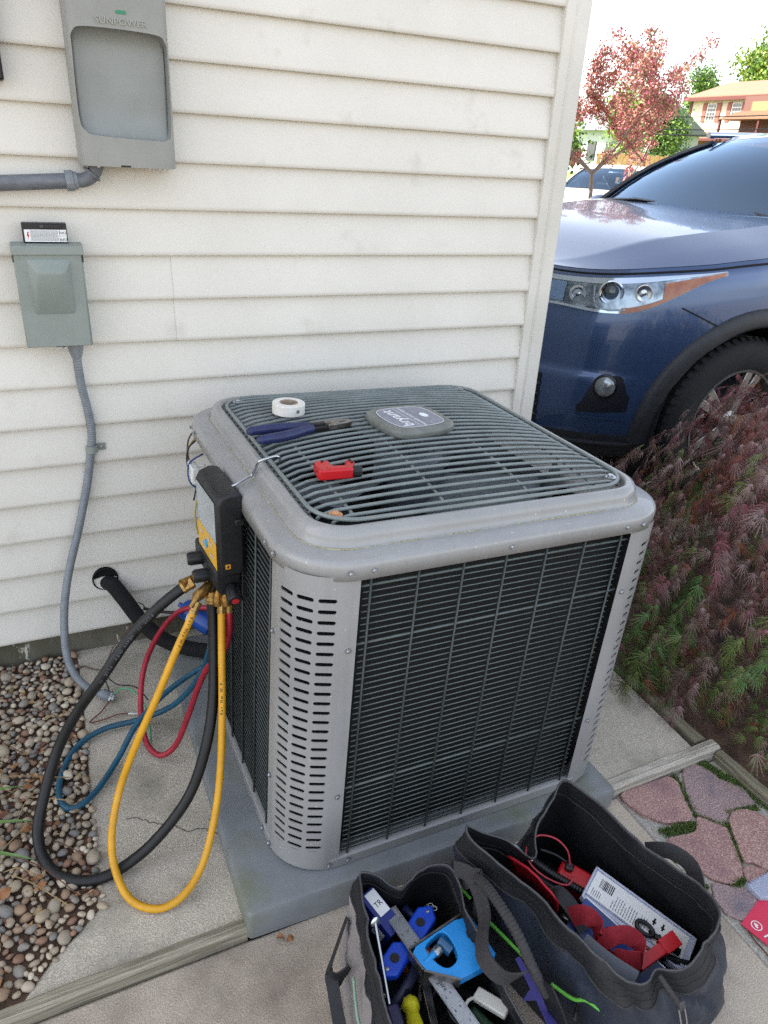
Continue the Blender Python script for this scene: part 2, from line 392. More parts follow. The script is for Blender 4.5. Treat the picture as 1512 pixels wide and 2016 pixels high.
# --------------------------------------------------------------- river pebbles
PC = ['#877c6c', '#a09380', '#78726a', '#948672', '#6c6964', '#836d58', '#ada391', '#775b4a']
pm = [mat('pebble_%s' % n_, c_, .7, col2=tuple(min(1, v*1.5) for v in C(c_)[:3])+(1,), nscale=60, ndetail=4, nmix=(.35, .75), rvar=.1) for n_, c_ in zip(('tan', 'cream', 'grey', 'buff', 'slate', 'brown', 'pale', 'rust'), PC)]
def pebble_verts(seed):
    r_ = random.Random(seed); b = MB(); b.sphere((0, 0, 0), 1, 9, 6, sc=(1, r_.uniform(.65, .85), r_.uniform(.45, .62)))
    b.v = [tuple(Vector(p)*(1+.34*mnoise.noise(Vector(p)*1.15+Vector((seed*7.3, 0, 0))))) for p in b.v]; return b
bases = [pebble_verts(s) for s in range(6)]
pmesh = {(s, k): bases[s].mesh('pebble', pm[k], 179) for s in range(6) for k in range(len(pm))}
bed = struct(MB().prism([(-1.2, -.975), (-.35, -.965), (-.20, -.95), (-.155, -.90), (-.07, -.83), (-.055, .018), (-1.2, .018)], -.1, -.005).build('gravel_bed', m_soil))
cand = []
r_ = random.Random(11); tries = 0
def in_gravel(x, y):
    if y < -.94 and x > -.42-( -.94-y)*1.0: return False
    if x > -.066 and y > -.82: return False
    if y <= -.82 and x > -.079-(-.82-y)*1.05: return False
    return y < .0
cell = {}
while len(cand) < 2200 and tries < 80000:
    tries += 1
    x = r_.uniform(-.62, -.06); y = r_.uniform(-1.06, -.005)
    if not in_gravel(x, y): continue
    if mnoise.noise((x*7, y*7, 20)) > .38 and r_.random() < .8: continue    # bare earth patches
    s = r_.choice([.007, .008, .009, .010, .011, .012, .013, .014, .016, .019])*r_.uniform(.85, 1.1)
    ok = True; lvl = 0
    ci, cj = int(x//.04), int(y//.04)
    for di in (-1, 0, 1):
        for dj in (-1, 0, 1):
            for (x2, y2, s2) in cell.get((ci+di, cj+dj), ()):
                d = math.hypot(x-x2, y-y2)
                if d < (s+s2)*.72: ok = False
    if not ok: continue
    cell.setdefault((ci, cj), []).append((x, y, s)); cand.append((x, y, s))
def see(c_):
    d = math.hypot(c_[0], c_[1]+1.9); return c_[2]/d*(1 if (c_[0] > -.25+(.3*c_[1]+.25) - .15) else .3)
cand.sort(key=see, reverse=True)
st = MB()
for i, (x, y, s) in enumerate(cand):
    z = sz(y)+.002+s*.25+r_.uniform(-.004, .006)
    Mx = T(x, y, z) @ rotm(r_.uniform(-.5, .5), r_.uniform(-.5, .5), r_.uniform(0, 6.3)) @ Matrix.Scale(s, 4)
    if i < 300: link('pebble', pmesh[(r_.randrange(6), r_.choice([0, 0, 1, 1, 2, 3, 3, 4, 5, 6, 7]))], bed, M=Mx)
    else:
        st.cur = r_.choice([0, 0, 1, 1, 2, 3, 3, 4, 5, 6, 7]); st.add(bases[r_.randrange(6)].v, bases[0].f, Mx)
st.cur = 0
o = st.build('loose_gravel', pm, smooth=179); tag(o, 'small river pebbles packed between the larger stones', 'gravel', kind='stuff')
# soil level just under the pebbles
b = MB(); b.grid([[(x, y, sz(y)-.004+.006*mnoise.noise((x*20, y*20, 4))) for y in lin(-.958, .018, 36)] for x in [-1.2, -.9, -.7]+lin(-.6, -.03, 24)])
struct(b.build('gravel_soil', m_soil, smooth=179))
# twigs, dry stems and dead leaves lying on the gravel
m_dry = mat('dry_stem', '#a08a62', .9, col2='#7a6748', nscale=30); m_twig = mat('red_brown_twig', '#5b3a2c', .85)
b = MB()
for i in range(46):
    x = r_.uniform(-.55, -.1); y = r_.uniform(-.78, -.2); a = r_.uniform(0, 6.3); L = r_.uniform(.05, .2); z = sz(y)+.018
    if not in_gravel(x, y): continue
    pts = [(x+math.cos(a)*L*t, y+math.sin(a)*L*t+.01*math.sin(t*3+i), z+.012*math.sin(t*PI)+.004*i % .01) for t in (0, .3, .6, 1)]
    pts = [p for p in pts if p[0] < -.075]
    if len(pts) > 2: b.cur = i % 2; b.tube(spline(pts, 3), .0011, 4)
b.cur = 0
tag(b.build('dry_stems', [m_dry, m_twig]), 'dry stems and twigs scattered on the gravel', 'twigs', kind='stuff')
m_dl = mat('dead_leaf', '#7d4f33', .8, col2='#a37a52', nscale=30)
for i, (x, y) in enumerate([(-.30, -.66), (-.24, -.74), (-.33, -.80), (-.2, -.6), (-.28, -.9), (-.16, -.47), (.245, -1.005), (.262, -1.012)]):
    z = sz(y)+.022 if x < 0 else -.012
    b = MB(); n = 7; G = []
    Lf = .028 if x < 0 else .017
    for k in range(n):
        t = k/(n-1); wd = Lf*.42*math.sin(PI*min(1, t*.95+.03)); G.append([(Lf*(t-.5), wd*q, .006*math.sin(t*PI)+.004*abs(q)) for q in (-1, -.4, 0, .4, 1)])
    b.grid(G); o = b.build('dead_leaf', m_dl, smooth=60); o.location = (x, y, z); o.rotation_euler = (r_.uniform(-.4, .4), r_.uniform(-.4, .4), r_.uniform(0, 6))
    tag(o, 'curled brown dead leaf lying on the river pebbles' if x < 0 else 'dry tan leaf on the patio beside the pad corner', 'leaf', 'dead leaves on the pebbles' if x < 0 else 'dry leaves by the pad')
# shredded leaf litter on the bare earth
b = MB()
for i in range(420):
    x = r_.uniform(-.55, -.08); y = r_.uniform(-.94, -.04)
    if not in_gravel(x, y): continue
    if mnoise.noise((x*7, y*7, 20)) < .0 and r_.random() < .75: continue
    z = sz(y)+r_.uniform(.004, .022); L = r_.uniform(.004, .016); wd = L*r_.uniform(.25, .6); Mx = T(x, y, z) @ rotm(r_.uniform(-.5, .5), r_.uniform(-.5, .5), r_.uniform(0, 6.3)); b.cur = r_.randrange(3)
    b.add([(-L, 0, 0), (-L*.2, -wd, L*.1), (L, 0, .0), (0, wd, L*.15)], [(0, 1, 2, 3)], Mx)
b.cur = 0
tag(b.build('leaf_litter', [m_dl, m_dry, m_twig], smooth=0), 'shredded brown leaf litter between the pebbles', 'leaf litter', kind='stuff')
m_blade = mat('strap_leaf', '#4f6b3a', .5, col2='#6b8a4a', nscale=20)
pl = thing('strap_leaf_plant', 'green strap-leaved plant lying across the gravel at the left edge', 'plant', (-.42, -.52, .02))
for (a, L, hh, y0) in [(0.15, .22, .05, 0), (-.15, .24, .03, -.03), (-.75, .2, .04, -.02), (.5, .2, .06, .02), (-.45, .26, .035, -.06), (.9, .16, .07, .05)]:
    P_ = [(math.cos(a)*L*t, y0+math.sin(a)*L*t, .01+hh*math.sin(t*PI*.8)) for t in (0, .25, .5, .75, 1)]
    b = MB(); pp = spline(P_, 3); n = len(pp); G = []
    for i, p in enumerate(pp):
        wd = .006*math.sin(PI*min(1, .15+.85*i/(n-1)))+.0008; G.append([(p.x+math.sin(a)*wd*q, p.y-math.cos(a)*wd*q, p.z+.002*abs(q)) for q in (-1, 0, 1)])
    b.grid(G); b.build('leaf', m_blade, pl, smooth=60)

# ================================================================== the house
E_ = .1016; ZB = .131
m_vinyl = mat('vinyl_siding', '#d3cfc5', .6, col2='#c9c5bb', nscale=3, ndetail=6, nmix=(.35, .75), col3='#b9b4a8', n3scale=9, n3=(.60, .85), bump=.55, bscale=1, bdist=.0012, spec=.35)
t_, b_ = nodes(m_vinyl)
# embossed grain: fine noise slightly stretched up the board, plus soft grime
for n_ in [n for n in t_.nodes if n.type == 'TEX_NOISE' and n.inputs['Scale'].default_value == 1]:
    mp = t_.nodes.new('ShaderNodeMapping'); mp.inputs['Scale'].default_value = (330, 330, 150)
    tc = t_.nodes.new('ShaderNodeTexCoord'); t_.links.new(tc.outputs['Object'], mp.inputs[0]); t_.links.new(mp.outputs[0], n_.inputs['Vector'])
m_trim = mat('vinyl_trim', '#cfccc3', .5, col2='#c2bfb5', nscale=4, spec=.4)
m_found = mat('damp_foundation', '#6b665b', .95, col2='#4a4a38', nscale=9, ndetail=6, bump=.5, bscale=120, bdist=.004, col3='#c9c5b8', n3scale=40, n3=(.63, .70), stretch=(1, 1, .35))
house = thing('house', 'pale vinyl-sided house wall behind the air conditioner', 'house', (1.39, 0, 0))
XI = 1.324
def board(x0, x1, k, proud=0, name='siding_board'):
    z = ZB+k*E_
    prof = [(.004, 0), (-.0160, .0), (-.0182, .003), (-.0178, .010), (-.0135, .035), (-.0065, E_*.78), (-.0015, E_+.002), (.004, E_+.002)]
    L = x1-x0; G = []
    for x in (x0, x1): G.append([(x, y-proud, z+dz) for y, dz in prof])
    b = MB(); b.grid(G, flip=True); n = len(prof); b.f += [tuple(range(n)), tuple(range(2*n-1, n-1, -1))]; b.mi += [0, 0]
    me = b.mesh(name, m_vinyl, 50); bm = bmesh.new(); bm.from_mesh(me); bmesh.ops.recalc_face_normals(bm, faces=bm.faces); bm.to_mesh(me); bm.free()
    return link(name, me, house, keep=True)
for k in range(0, 22):
    if k in (8, 9):
        board(-4.5, .2835, k); board(.282, XI, k, .0024)
    else: board(-4.5, XI, k)
b = MB(); b.box(-4.5, XI, .0, .012, ZB+22*E_, 5.4); b.build('upper_wall', m_vinyl, house, keep=True)
# outside corner post: J-channel lip, flat face and return round the corner
b = MB(); pf = [(XI-.006, .0), (XI-.006, -.023), (XI+.004, -.024), (XI+.008, -.026), (XI+.020, -.027), (XI+.0215, -.030), (XI+.024, -.030), (XI+.026, -.0275), (1.392, -.026), (1.397, -.021), (1.397, .09), (1.385, .09), (1.385, .0)]
b.prism(pf, ZB-.012, 5.4); b.build('corner_post', m_trim, house, keep=True, smooth=25, bevel=.0012)
b = MB(); b.box(-4.5, 1.378, .012, .22, -.4, ZB+.02); b.build('foundation', m_found, house, keep=True)
b = MB(); b.box(-4.5, 1.38, .02, 9, ZB+.01, 5.4); b.build('front_wall', m_vinyl, house, keep=True)
m_roofd = mat('roof_shingle', '#55504c', .95, col2='#6a645f', nscale=30)
b = MB(); b.prism([(-.35, 5.35), (4.5, 7.6), (9.35, 5.35), (9.35, 5.5), (4.5, 7.75), (-.35, 5.5)], -1.6, 4.9, Matrix(((0, 0, -1, .1), (1, 0, 0, 0), (0, 1, 0, 0), (0, 0, 0, 1))))
b.build('roof', m_roofd, house, keep=True)
# faint scuffs on the boards
# ================================================================== equipment pad and air conditioner
AC_ROT = (.0113, .0285, .0265); AC_LOC = (.674, -.521, .0555)
m_pad = mat('grey_plastic_pad', '#6c6f71', .45, col2='#7d8082', nscale=9, ndetail=6, nmix=(.3, .7), rvar=.12, bump=.12, bscale=200, bdist=.002, col3='#666a4c', n3scale=6, n3=(.52, .80))
b = MB(); prof = [(.457, -.075), (.459, -.012), (.455, -.003), (.447, .0)]; G = []
for h, z in prof: G.append([(x, y, z) for x, y in rrect(h, h*1.02, .012, 3)])
b.grid(G, closed_v=True, flip=True)
nn = len(G[0]); b.f += [tuple(3*nn+i for i in range(nn)), tuple(range(nn-1, -1, -1))]; b.mi += [0, 0]
pad = b.build('equipment_pad', m_pad, smooth=35)
pad.location = (.640, -.512, .0545); pad.rotation_euler = (.0113, .0285, .010)
tag(pad, 'square grey plastic pad under the air conditioner', 'pad')
ac = thing('air_conditioner', 'grey outdoor air conditioner with wire grilles and slotted corner posts', 'air conditioner', AC_LOC, AC_ROT)
m_acp = mat('grey_enamel', '#858584', .32, col2='#8e8e8d', nscale=5, ndetail=5, spec=.5, coat=.25, rvar=.07, col3='#7d7d7c', n3scale=14, n3=(.62, .95), bump=.05, bscale=900, bdist=.0004)
# faint water streaks and splashed specks on the casing
t_, b_ = nodes(m_acp); base = b_.inputs['Base Color'].links[0].from_socket
tc = t_.nodes.new('ShaderNodeTexCoord'); mpn = t_.nodes.new('ShaderNodeMapping'); mpn.inputs['Scale'].default_value = (60, 60, 2.5); t_.links.new(tc.outputs['Object'], mpn.inputs[0])
nz_ = t_.nodes.new('ShaderNodeTexNoise'); nz_.inputs['Scale'].default_value = 1; nz_.inputs['Detail'].default_value = 4; t_.links.new(mpn.outputs[0], nz_.inputs['Vector'])
mr_ = t_.nodes.new('ShaderNodeMapRange'); mr_.inputs['From Min'].default_value = .52; mr_.inputs['From Max'].default_value = .8; mr_.inputs['To Max'].default_value = .16; t_.links.new(nz_.outputs['Fac'], mr_.inputs[0])
mx_ = t_.nodes.new('ShaderNodeMix'); mx_.data_type = 'RGBA'; mx_.inputs[7].default_value = C('#5f5b52'); t_.links.new(mr_.outputs[0], mx_.inputs[0]); t_.links.new(base, mx_.inputs[6])
vz_ = t_.nodes.new('ShaderNodeTexNoise'); vz_.inputs['Scale'].default_value = 130; vz_.inputs['Detail'].default_value = 1; t_.links.new(tc.outputs['Object'], vz_.inputs['Vector'])
m2_ = t_.nodes.new('ShaderNodeMapRange'); m2_.inputs['From Min'].default_value = .76; m2_.inputs['From Max'].default_value = .79; m2_.inputs['To Max'].default_value = .6; t_.links.new(vz_.outputs['Fac'], m2_.inputs[0])
my_ = t_.nodes.new('ShaderNodeMix'); my_.data_type = 'RGBA'; my_.inputs[7].default_value = C('#c9c8c4'); t_.links.new(m2_.outputs[0], my_.inputs[0]); t_.links.new(mx_.outputs[2], my_.inputs[6]); t_.links.new(my_.outputs[2], b_.inputs['Base Color'])
m_wire = mat('coated_wire', '#59615f', .42, col2='#4a5250', nscale=25, spec=.5, rvar=.1)
m_wire2 = mat('dark_coated_wire', '#3c4341', .45, col2='#303634', nscale=25, rvar=.1)
m_screw = mat('zinc_screw', '#b9bcc0', .32, metal=.9, col2='#8a8c8e', nscale=300)
m_rust = mat('rusty_bolt', '#a5744e', .7, metal=.3, col2='#c99a74', nscale=200)
m_coil = mat('coil_fins', '#0b0d0e', .7, col2='#181b1c', nscale=1, stretch=(600, 600, 40), bump=.6, bscale=1, bdist=.002, spec=.3)
H2 = .4134; HS = .715; HB = .014; PE = .2966; RC = .1165
# corner posts: sheet metal rolled round the corner, three columns of punched slots
arc = RC*PI/2; flat = .0
def post_pt(s, z, off=0):
    # s from 0 (on left face, rear edge) to arc length (on front face, right edge)
    lead = .018; tot = 2*lead+(RC-lead)*PI/2; rr = RC-lead
    if s < lead: p = (-H2, -PE-s); n = (-1, 0)
    elif s > tot-lead: p = (-PE-(tot-s), -H2); n = (0, -1)
    else:
        a = PI+(s-lead)/rr; cx, cy = -H2+rr, -H2+rr; p = (cx+rr*math.cos(a), cy+rr*math.sin(a)); n = (math.cos(a), math.sin(a))
    return (p[0]+n[0]*off, p[1]+n[1]*off, z)
lead = .018; TOT = 2*lead+(RC-lead)*PI/2
cols = [.060, .098, .136]; cw = .036
cols = [TOT/2-.0395, TOT/2, TOT/2+.0395]
zt, zb = .660, .070; rows = 28; dz = (zt-zb)/(rows-1)
def slot_post():
    V = []; F = []
    def vid(s, z, off): V.append(post_pt(s, z, off)); return len(V)-1
    hw, hh = .0160, .0041
    for layer, off in ((0, 0.0), (1, -.0014)):
        pass
    b = MB()
    def quad(s0, s1, z0, z1, nsub=1):
        for i in range(nsub):
            a = s0+(s1-s0)*i/nsub; c_ = s0+(s1-s0)*(i+1)/nsub
            b.add([post_pt(a, z0), post_pt(c_, z0), post_pt(c_, z1), post_pt(a, z1)], [(0, 1, 2, 3)])
    z0, z1 = HB-.004, HS-.008
    edge0 = cols[0]-.0195; edge1 = cols[2]+.0195
    quad(0, lead, z0, z1); quad(lead, edge0, z0, z1, 3); quad(edge1, TOT-lead, z0, z1, 3); quad(TOT-lead, TOT, z0, z1)
    ylo = zb-dz/2; yhi = zt+dz/2
    quad(edge0, edge1, z0, ylo, 12); quad(edge0, edge1, yhi, z1, 12)
    xb = [edge0, (cols[0]+cols[1])/2, (cols[1]+cols[2])/2, edge1]
    cap = []
    for k in range(7): a = -PI/2+PI*k/6; cap.append((hw-hh+hh*math.cos(a), hh*math.sin(a)))
    for k in range(7): a = PI/2+PI*k/6; cap.append((-hw+hh+hh*math.cos(a), hh*math.sin(a)))
    for ci, cs in enumerate(cols):
        l, r_2 = xb[ci]-cs, xb[ci+1]-cs
        for ri in range(rows):
            zc = zb+ri*dz; inner = cap; outer = []
            e_ = hw-hh
            for side, xx in ((1, r_2), (-1, l)):
                o7 = [(side*e_, -side*dz/2), (xx, -side*dz/2), (xx, -side*dz/4), (xx, 0), (xx, side*dz/4), (xx, side*dz/2), (side*e_, side*dz/2)]
                outer += o7
            n = len(inner)
            b.add([post_pt(cs+x, zc+y) for x, y in inner]+[post_pt(cs+x, zc+y) for x, y in outer],
                  [(i, i+n, (i+1) % n+n, (i+1) % n) for i in range(n)])
            # slot edge thickness
            b.add([post_pt(cs+x, zc+y) for x, y in inner]+[post_pt(cs+x, zc+y, -.0018) for x, y in inner], [(i, (i+1) % n, (i+1) % n+n, i+n) for i in range(n)])
    return b
pb = slot_post()
me = pb.mesh('corner_post', m_acp, 179)
bm = bmesh.new(); bm.from_mesh(me); bmesh.ops.remove_doubles(bm, verts=bm.verts, dist=.00005); bmesh.ops.recalc_face_normals(bm, faces=bm.faces); bm.to_mesh(me); bm.free()
me.set_sharp_from_angle(angle=R(50))
scr = MB(); scr.lathe([(.0058, 0), (.0058, .0008), (.0044, .0010), (.0042, .0035), (.0034, .0042), (0, .0043)], 6, cap=False); scr_me = scr.mesh('screw', m_screw, 30)
def screw(x, y, z, face, parent=ac, name='screw'):
    q = {'f': rotm(PI/2, 0, 0), 'l': rotm(0, -PI/2, 0), 'b': rotm(-PI/2, 0, 0), 'r': rotm(0, PI/2, 0)}[face]
    return link(name, scr_me, parent, M=T(x, y, z) @ q)
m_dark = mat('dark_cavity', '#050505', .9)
for k in range(3):
    o = link('corner_post', me, ac); o.rotation_euler = (0, 0, k*PI/2)
for z in (.555, .205):
    screw(-.311, -H2-.001, z, 'f'); screw(-H2-.001, -.311, z-.004, 'l'); screw(.311, -H2-.001, z, 'f'); screw(H2+.001, -.311, z, 'r')
def cham(h, r, n):
    'rounded square with the rear left corner cut off for the service panel'
    P_ = rrect(h, h, r, n); a, c_ = (-.17+(H2-h)*.3, h), (-h, .115-(H2-h)*.3)
    for k in range(n+1): P_[n+1+k] = (a[0]+(c_[0]-a[0])*k/n, a[1]+(c_[1]-a[1])*k/n)
    return P_
# coil block behind the guards
b = MB(); G = []
for z in (.03, .70): G.append([(x, y, z) for x, y in cham(H2-.03, .09, 6)])
b.grid(G, closed_v=True, flip=True); b.build('coil', m_coil, ac, smooth=60)
# coil guards: every wire its own piece
zs = []; z = .038
while z < .690: zs.append(z); z += .01335
thick = [min(range(len(zs)), key=lambda i: abs(zs[i]-q)) for q in (.555, .205, .69)]
hw_ = MB().cyl((-.288, 0, 0), (.288, 0, 0), .0013, 6).mesh('horizontal_wire', m_wire, 179)
ht_ = MB().cyl((-.300, 0, 0), (.300, 0, 0), .0026, 6).mesh('horizontal_wire', m_wire, 179)
vt_ = MB().cyl((0, 0, .022), (0, 0, .699), .0023, 6).mesh('upright_wire', m_wire2, 179)
hwd = MB().cyl((-.194, 0, 0), (.194, 0, 0), .00145, 6).mesh('horizontal_wire', m_wire2, 179)
vtd = MB().cyl((0, 0, .022), (0, 0, .699), .0024, 6).mesh('upright_wire', m_wire2, 179)
for k, nm in enumerate(('front', 'right', 'back', 'left')):
    g = bpy.data.objects.new('coil_guard', None); COL.objects.link(g); g.parent = ac; g.rotation_euler = (0, 0, k*PI/2); g.empty_display_size = .05
    if k == 2: continue
    for i, z in enumerate(zs):
        o = link('horizontal_wire', hwd if k == 3 else (ht_ if i in thick else hw_), g); o.location = (0 if k != 3 else .094, -H2+.008, z)
    for j in range(2 if k == 3 else 0, 7):
        o = link('upright_wire', vt_ if k != 3 else vtd, g); o.location = (-.276+.092*j, -H2+.0045, 0)
# base pan rail
b = MB(); G = []
for h, z in ((H2-.02, -.0), (H2+.001, -.0), (H2+.002, .024), (H2-.001, .0265), (H2-.012, .0265), (H2-.02, .01)):
    G.append([(x, y, z) for x, y in cham(h, max(.02, RC+h-H2-.001), 12)])
b.grid(G, closed_v=True, flip=True); b.build('base_rail', m_acp, ac, smooth=50)
for x in (-.276, 0, .276): screw(x, -H2-.003, HB, 'f')
screw(-.318, -H2-.002, HB, 'f'); screw(-H2-.002, -.318, HB, 'l'); screw(-H2-.003, -.276, HB, 'l')
# lid: skirt, flange, raised ring
b = MB(); G = []
LP = [(.4165, .699), (.4185, .699), (.4185, .722), (.4175, .728), (.4145, .732), (.409, .734), (.381, .7365), (.379, .7372), (.3765, .7405), (.3745, .752), (.3725, .760), (.368, .767), (.361, .7702), (.3545, .7700), (.3505, .7675), (.3490, .762), (.3485, .735), (.32, .732), (.30, .70)]
for h, z in LP: G.append([(x, y, z) for x, y in rrect(h, h, max(.03, .1165+(h-H2)*.86), 14)])
b.grid(G, closed_v=True, flip=True); b.build('lid', m_acp, ac, smooth=179)
# grime bead in the lid groove
m_grime = mat('lichen_grime', '#8f8a6c', .95, col2='#b3ad98', nscale=150, bump=1, bscale=500, bdist=.003)
b = MB(); r_ = random.Random(3); G = []
base = rrect(.379, .379, .0865, 30)
ring = []
for i in range(len(base)):
    p = Vector(base[i]+(0,)); q = Vector(base[(i+1) % len(base)]+(0,)); n = max(1, int((q-p).length/.008))
    for t in range(n): ring.append(p.lerp(q, t/n))
rad = [.0006+.0022*max(0, .35+mnoise.noise(p*14)+.4*mnoise.noise(p*60)) for p in ring]
b.tube([(p.x+.001*mnoise.noise(p*90), p.y+.001*mnoise.noise(p*80), .7372) for p in ring], rad, 5, closed=True); b.build('grime_bead', m_grime, ac, smooth=179)
# lid screws
for x in (-.276, 0, .276): screw(x, -H2-.0055, HS, 'f')
b = MB(); b.prism([(-.17, .4115), (-.4115, .115), (-.4095, .100), (-.400, .100), (-.398, .112), (-.16, .405)], .012, .700); b.build('service_panel', m_acp, ac, bevel=.0015)
for s_ in (-1, 1): screw(s_*.318, -H2-.0050, HS, 'f'); screw(-H2-.0050, s_*.318, HS, 'l'); screw(-H2-.0055, s_*.276, HS, 'l')
screw(H2+.005, -.30, HS, 'r')
# fan guard on top: parallel bars, slightly domed, with cross wires and a rim wire
top = bpy.data.objects.new('fan_guard', None); COL.objects.link(top); top.parent = ac; top.empty_display_size = .05
def dome(x, y): return .7715+.029*max(0, 1-(abs(x)/.345)**2.4)*max(0, 1-(abs(y)/.345)**2.4)
m_bar = mat('fan_guard_enamel', '#666d6b', .34, col2='#787f7d', nscale=14, ndetail=5, rvar=.12, col3='#8b8f88', n3scale=300, n3=(.7, .75))
HG = .3435; RG = .078; nb = 28
for i in range(nb):
    y = -HG+.006+(2*HG-.012)*(i+.5)/nb
    ay = abs(y); hx = HG if ay < HG-RG else HG-RG+math.sqrt(max(0, RG**2-(ay-(HG-RG))**2))
    hx -= .001
    xs = lin(-hx, hx, 22)
    pts = [(x, y, dome(x, y)-(.0 if abs(x) < hx-.02 else .0)) for x in xs]
    pts = [(-hx-.003, y, .7605)]+[(-hx+.002, y, .7665)]+pts[1:-1]+[(hx-.002, y, .7665), (hx+.003, y, .7605)]
    b = MB(); b.tube(pts, .0036, 8); b.build('guard_bar', m_bar, top, smooth=179)
ringp = [(x, y, .7725) for x, y in rrect(HG, HG, RG, 10)]
ringp2 = []
for i in range(len(ringp)):
    p = Vector(ringp[i]); q = Vector(ringp[(i+1) % len(ringp)]); n = max(1, int((q-p).length/.05))
    ringp2 += [p.lerp(q, t/n) for t in range(n)]
b = MB(); b.tube(ringp2, .0042, 8, closed=True); b.build('rim_wire', m_bar, top, smooth=179)
for x in (-.275, -.093, .095, .256):
    b = MB(); b.tube([(x, y, dome(x, y)-.0062) for y in lin(-.325, .325, 20)], .0032, 6); b.build('cross_wire', m_bar, top, smooth=179)
for (x, y, mm) in [(-.309, -.318, m_rust), (.309, -.311, m_screw), (-.309, .306, m_screw), (.309, .306, m_screw)]:
    b = MB(); b.lathe([(.0125, 0), (.0125, .0015), (.0065, .0018), (.0065, .005), (.005, .0065), (0, .0067)], 12, T(x, y, .7735), cap=False); b.build('bolt', mm, top, smooth=35)
# maker's medallion in the middle
md = bpy.data.objects.new('medallion', None); COL.objects.link(md); md.parent = ac; md.location = (-.006, .002, .8010); md.rotation_euler = (0, 0, R(97)); md.empty_display_size = .02
m_med = mat('medallion_plastic', '#5e615c', .4, col2='#6d706b', nscale=40, rvar=.08)
m_plate = mat('medallion_plate', '#7b7c86', .5, col2='#8d8e96', nscale=220, ndetail=1, nmix=(.6, .64), spec=.5)
def shield(sc):
    P_ = [(-.075, -.052), (0, -.072), (.075, -.052), (.098, .0), (.075, .052), (0, .072), (-.075, .052), (-.098, 0)]
    P_ = [(-.066, -.075), (0, -.088), (.066, -.075), (.082, 0), (.070, .070), (0, .086), (-.070, .070), (-.082, 0)]
    return [(p.x*sc, p.y*sc) for p in spline([(x, y, 0) for x, y in P_], 6, True)]
b = MB(); G = []
for sc, z in ((.97, .0), (1.0, .004), (1.0, .011), (.985, .0155), (.95, .018), (.80, .0195), (.79, .0190)): G.append([(x, y, z) for x, y in shield(sc)])
b.grid(G, closed_v=True, flip=True); nn = len(G[0]); b.f.append(tuple(6*nn+i for i in range(nn))); b.mi.append(0)
b.build('medallion_body', m_med, md, smooth=35)
b = MB(); b.prism(shield(.775), .0192, .0197); b.build('name_plate', m_plate, md, smooth=30)
m_wlet = mat('white_print', '#dfe3e6', .5)
textmesh('brand_lettering', 'bryant', .040, m_wlet, T(0, .032, .0199) @ Matrix.Shear('XY', 4, (.25, 0)), md, .0001)
textmesh('small_lettering', 'Dependable Comfort Systems', .0095, m_wlet, T(0, -.004, .0199), md, .0001)
b = MB(); b.lathe([(0, .0), (.011, 0), (.011, .0002), (0, .0002)], 20, T(0, -.038, .0198) @ Matrix.Diagonal((1.2, .8, 1, 1))); b.build('emblem', m_wlet, md)
b = MB(); 
b.ribbon([(x, y, .01985) for x, y in shield(.755)]+[shield(.755)[0]+(.01985,)], (0, 0, 1), .0003, .0009); b.build('plate_border', m_wlet, md)
for yy in (.008, -.018):
    b = MB(); b.box(-.058, .058, yy, yy+.0006, .0197, .01995); b.build('plate_rule', m_wlet if yy > 0 else m_med, md)
# fan, motor and venturi seen through the bars
m_fan = mat('fan_blade_metal', '#5f676c', .5, col2='#4c5357', nscale=12, metal=.2)
b = MB(); b.lathe([(.342, .733), (.325, .70), (.315, .64), (.315, .58)], 48, cap=False); b.build('venturi', mat('venturi_grey', '#3c4245', .6, col2='#4a5154', nscale=10), ac, smooth=60)
b = MB(); b.lathe([(0, .55), (.312, .55), (.312, .552), (0, .552)], 32); b.build('cavity_shade_disc', m_dark, ac)  # black disc put in as the shade below the fan
b = MB(); b.lathe([(0, .60), (.075, .60), (.078, .61), (.078, .735), (.065, .75), (0, .752)], 28); b.build('fan_motor', m_fan, ac, smooth=40)
for k in range(3):
    b = MB(); G = []
    for i in range(9):
        rr_ = .07+.232*i/8; row = []
        for j in range(2 if k == 3 else 0, 7):
            a = (j/6-.5)*R(62)*(1.05-.1*i/8)+R(8)*i/8; row.append((rr_*math.cos(a), rr_*math.sin(a), .665+.06*(j/6-.5)+.01*i/8))
        G.append(row)
    b.grid(G); o = b.build('fan_blade', m_fan, ac, smooth=179); o.rotation_euler = (0, 0, R(-62+120*k)); o.modifiers.new('s', 'SOLIDIFY').thickness = .0015
# open control compartment at the rear left corner: dangling wires
for i, (c_, P_) in enumerate([('#8f7a34', [(-.40, .33, .69), (-.425, .325, .66), (-.43, .31, .62), (-.415, .30, .58)]), ('#1d1d22', [(-.40, .31, .69), (-.43, .30, .67), (-.436, .29, .63), (-.42, .27, .60), (-.43, .26, .55)]),
                              ('#22396b', [(-.40, .28, .66), (-.435, .275, .64), (-.438, .26, .60), (-.415, .25, .58)]), ('#d8d8d4', [(-.40, .26, .64), (-.43, .255, .63), (-.435, .245, .61), (-.42, .235, .60)]),
                              ('#a08f3c', [(-.41, .24, .60), (-.432, .23, .55), (-.436, .21, .50), (-.425, .20, .47), (-.44, .19, .465)]), ('#4a2f22', [(-.40, .35, .70), (-.42, .35, .67), (-.425, .33, .63), (-.41, .32, .60)])]):
    b = MB(); b.tube(spline(P_, 5), .0021, 6); b.build('control_wire', mat('wire_insulation_%d' % i, c_, .4), ac, smooth=179)
b = MB(); b.box(-.436, -.418, .24, .30, .600, .640); b.build('capacitor_tag', mat('white_tag', '#d0d0cc', .5), ac, bevel=.003)
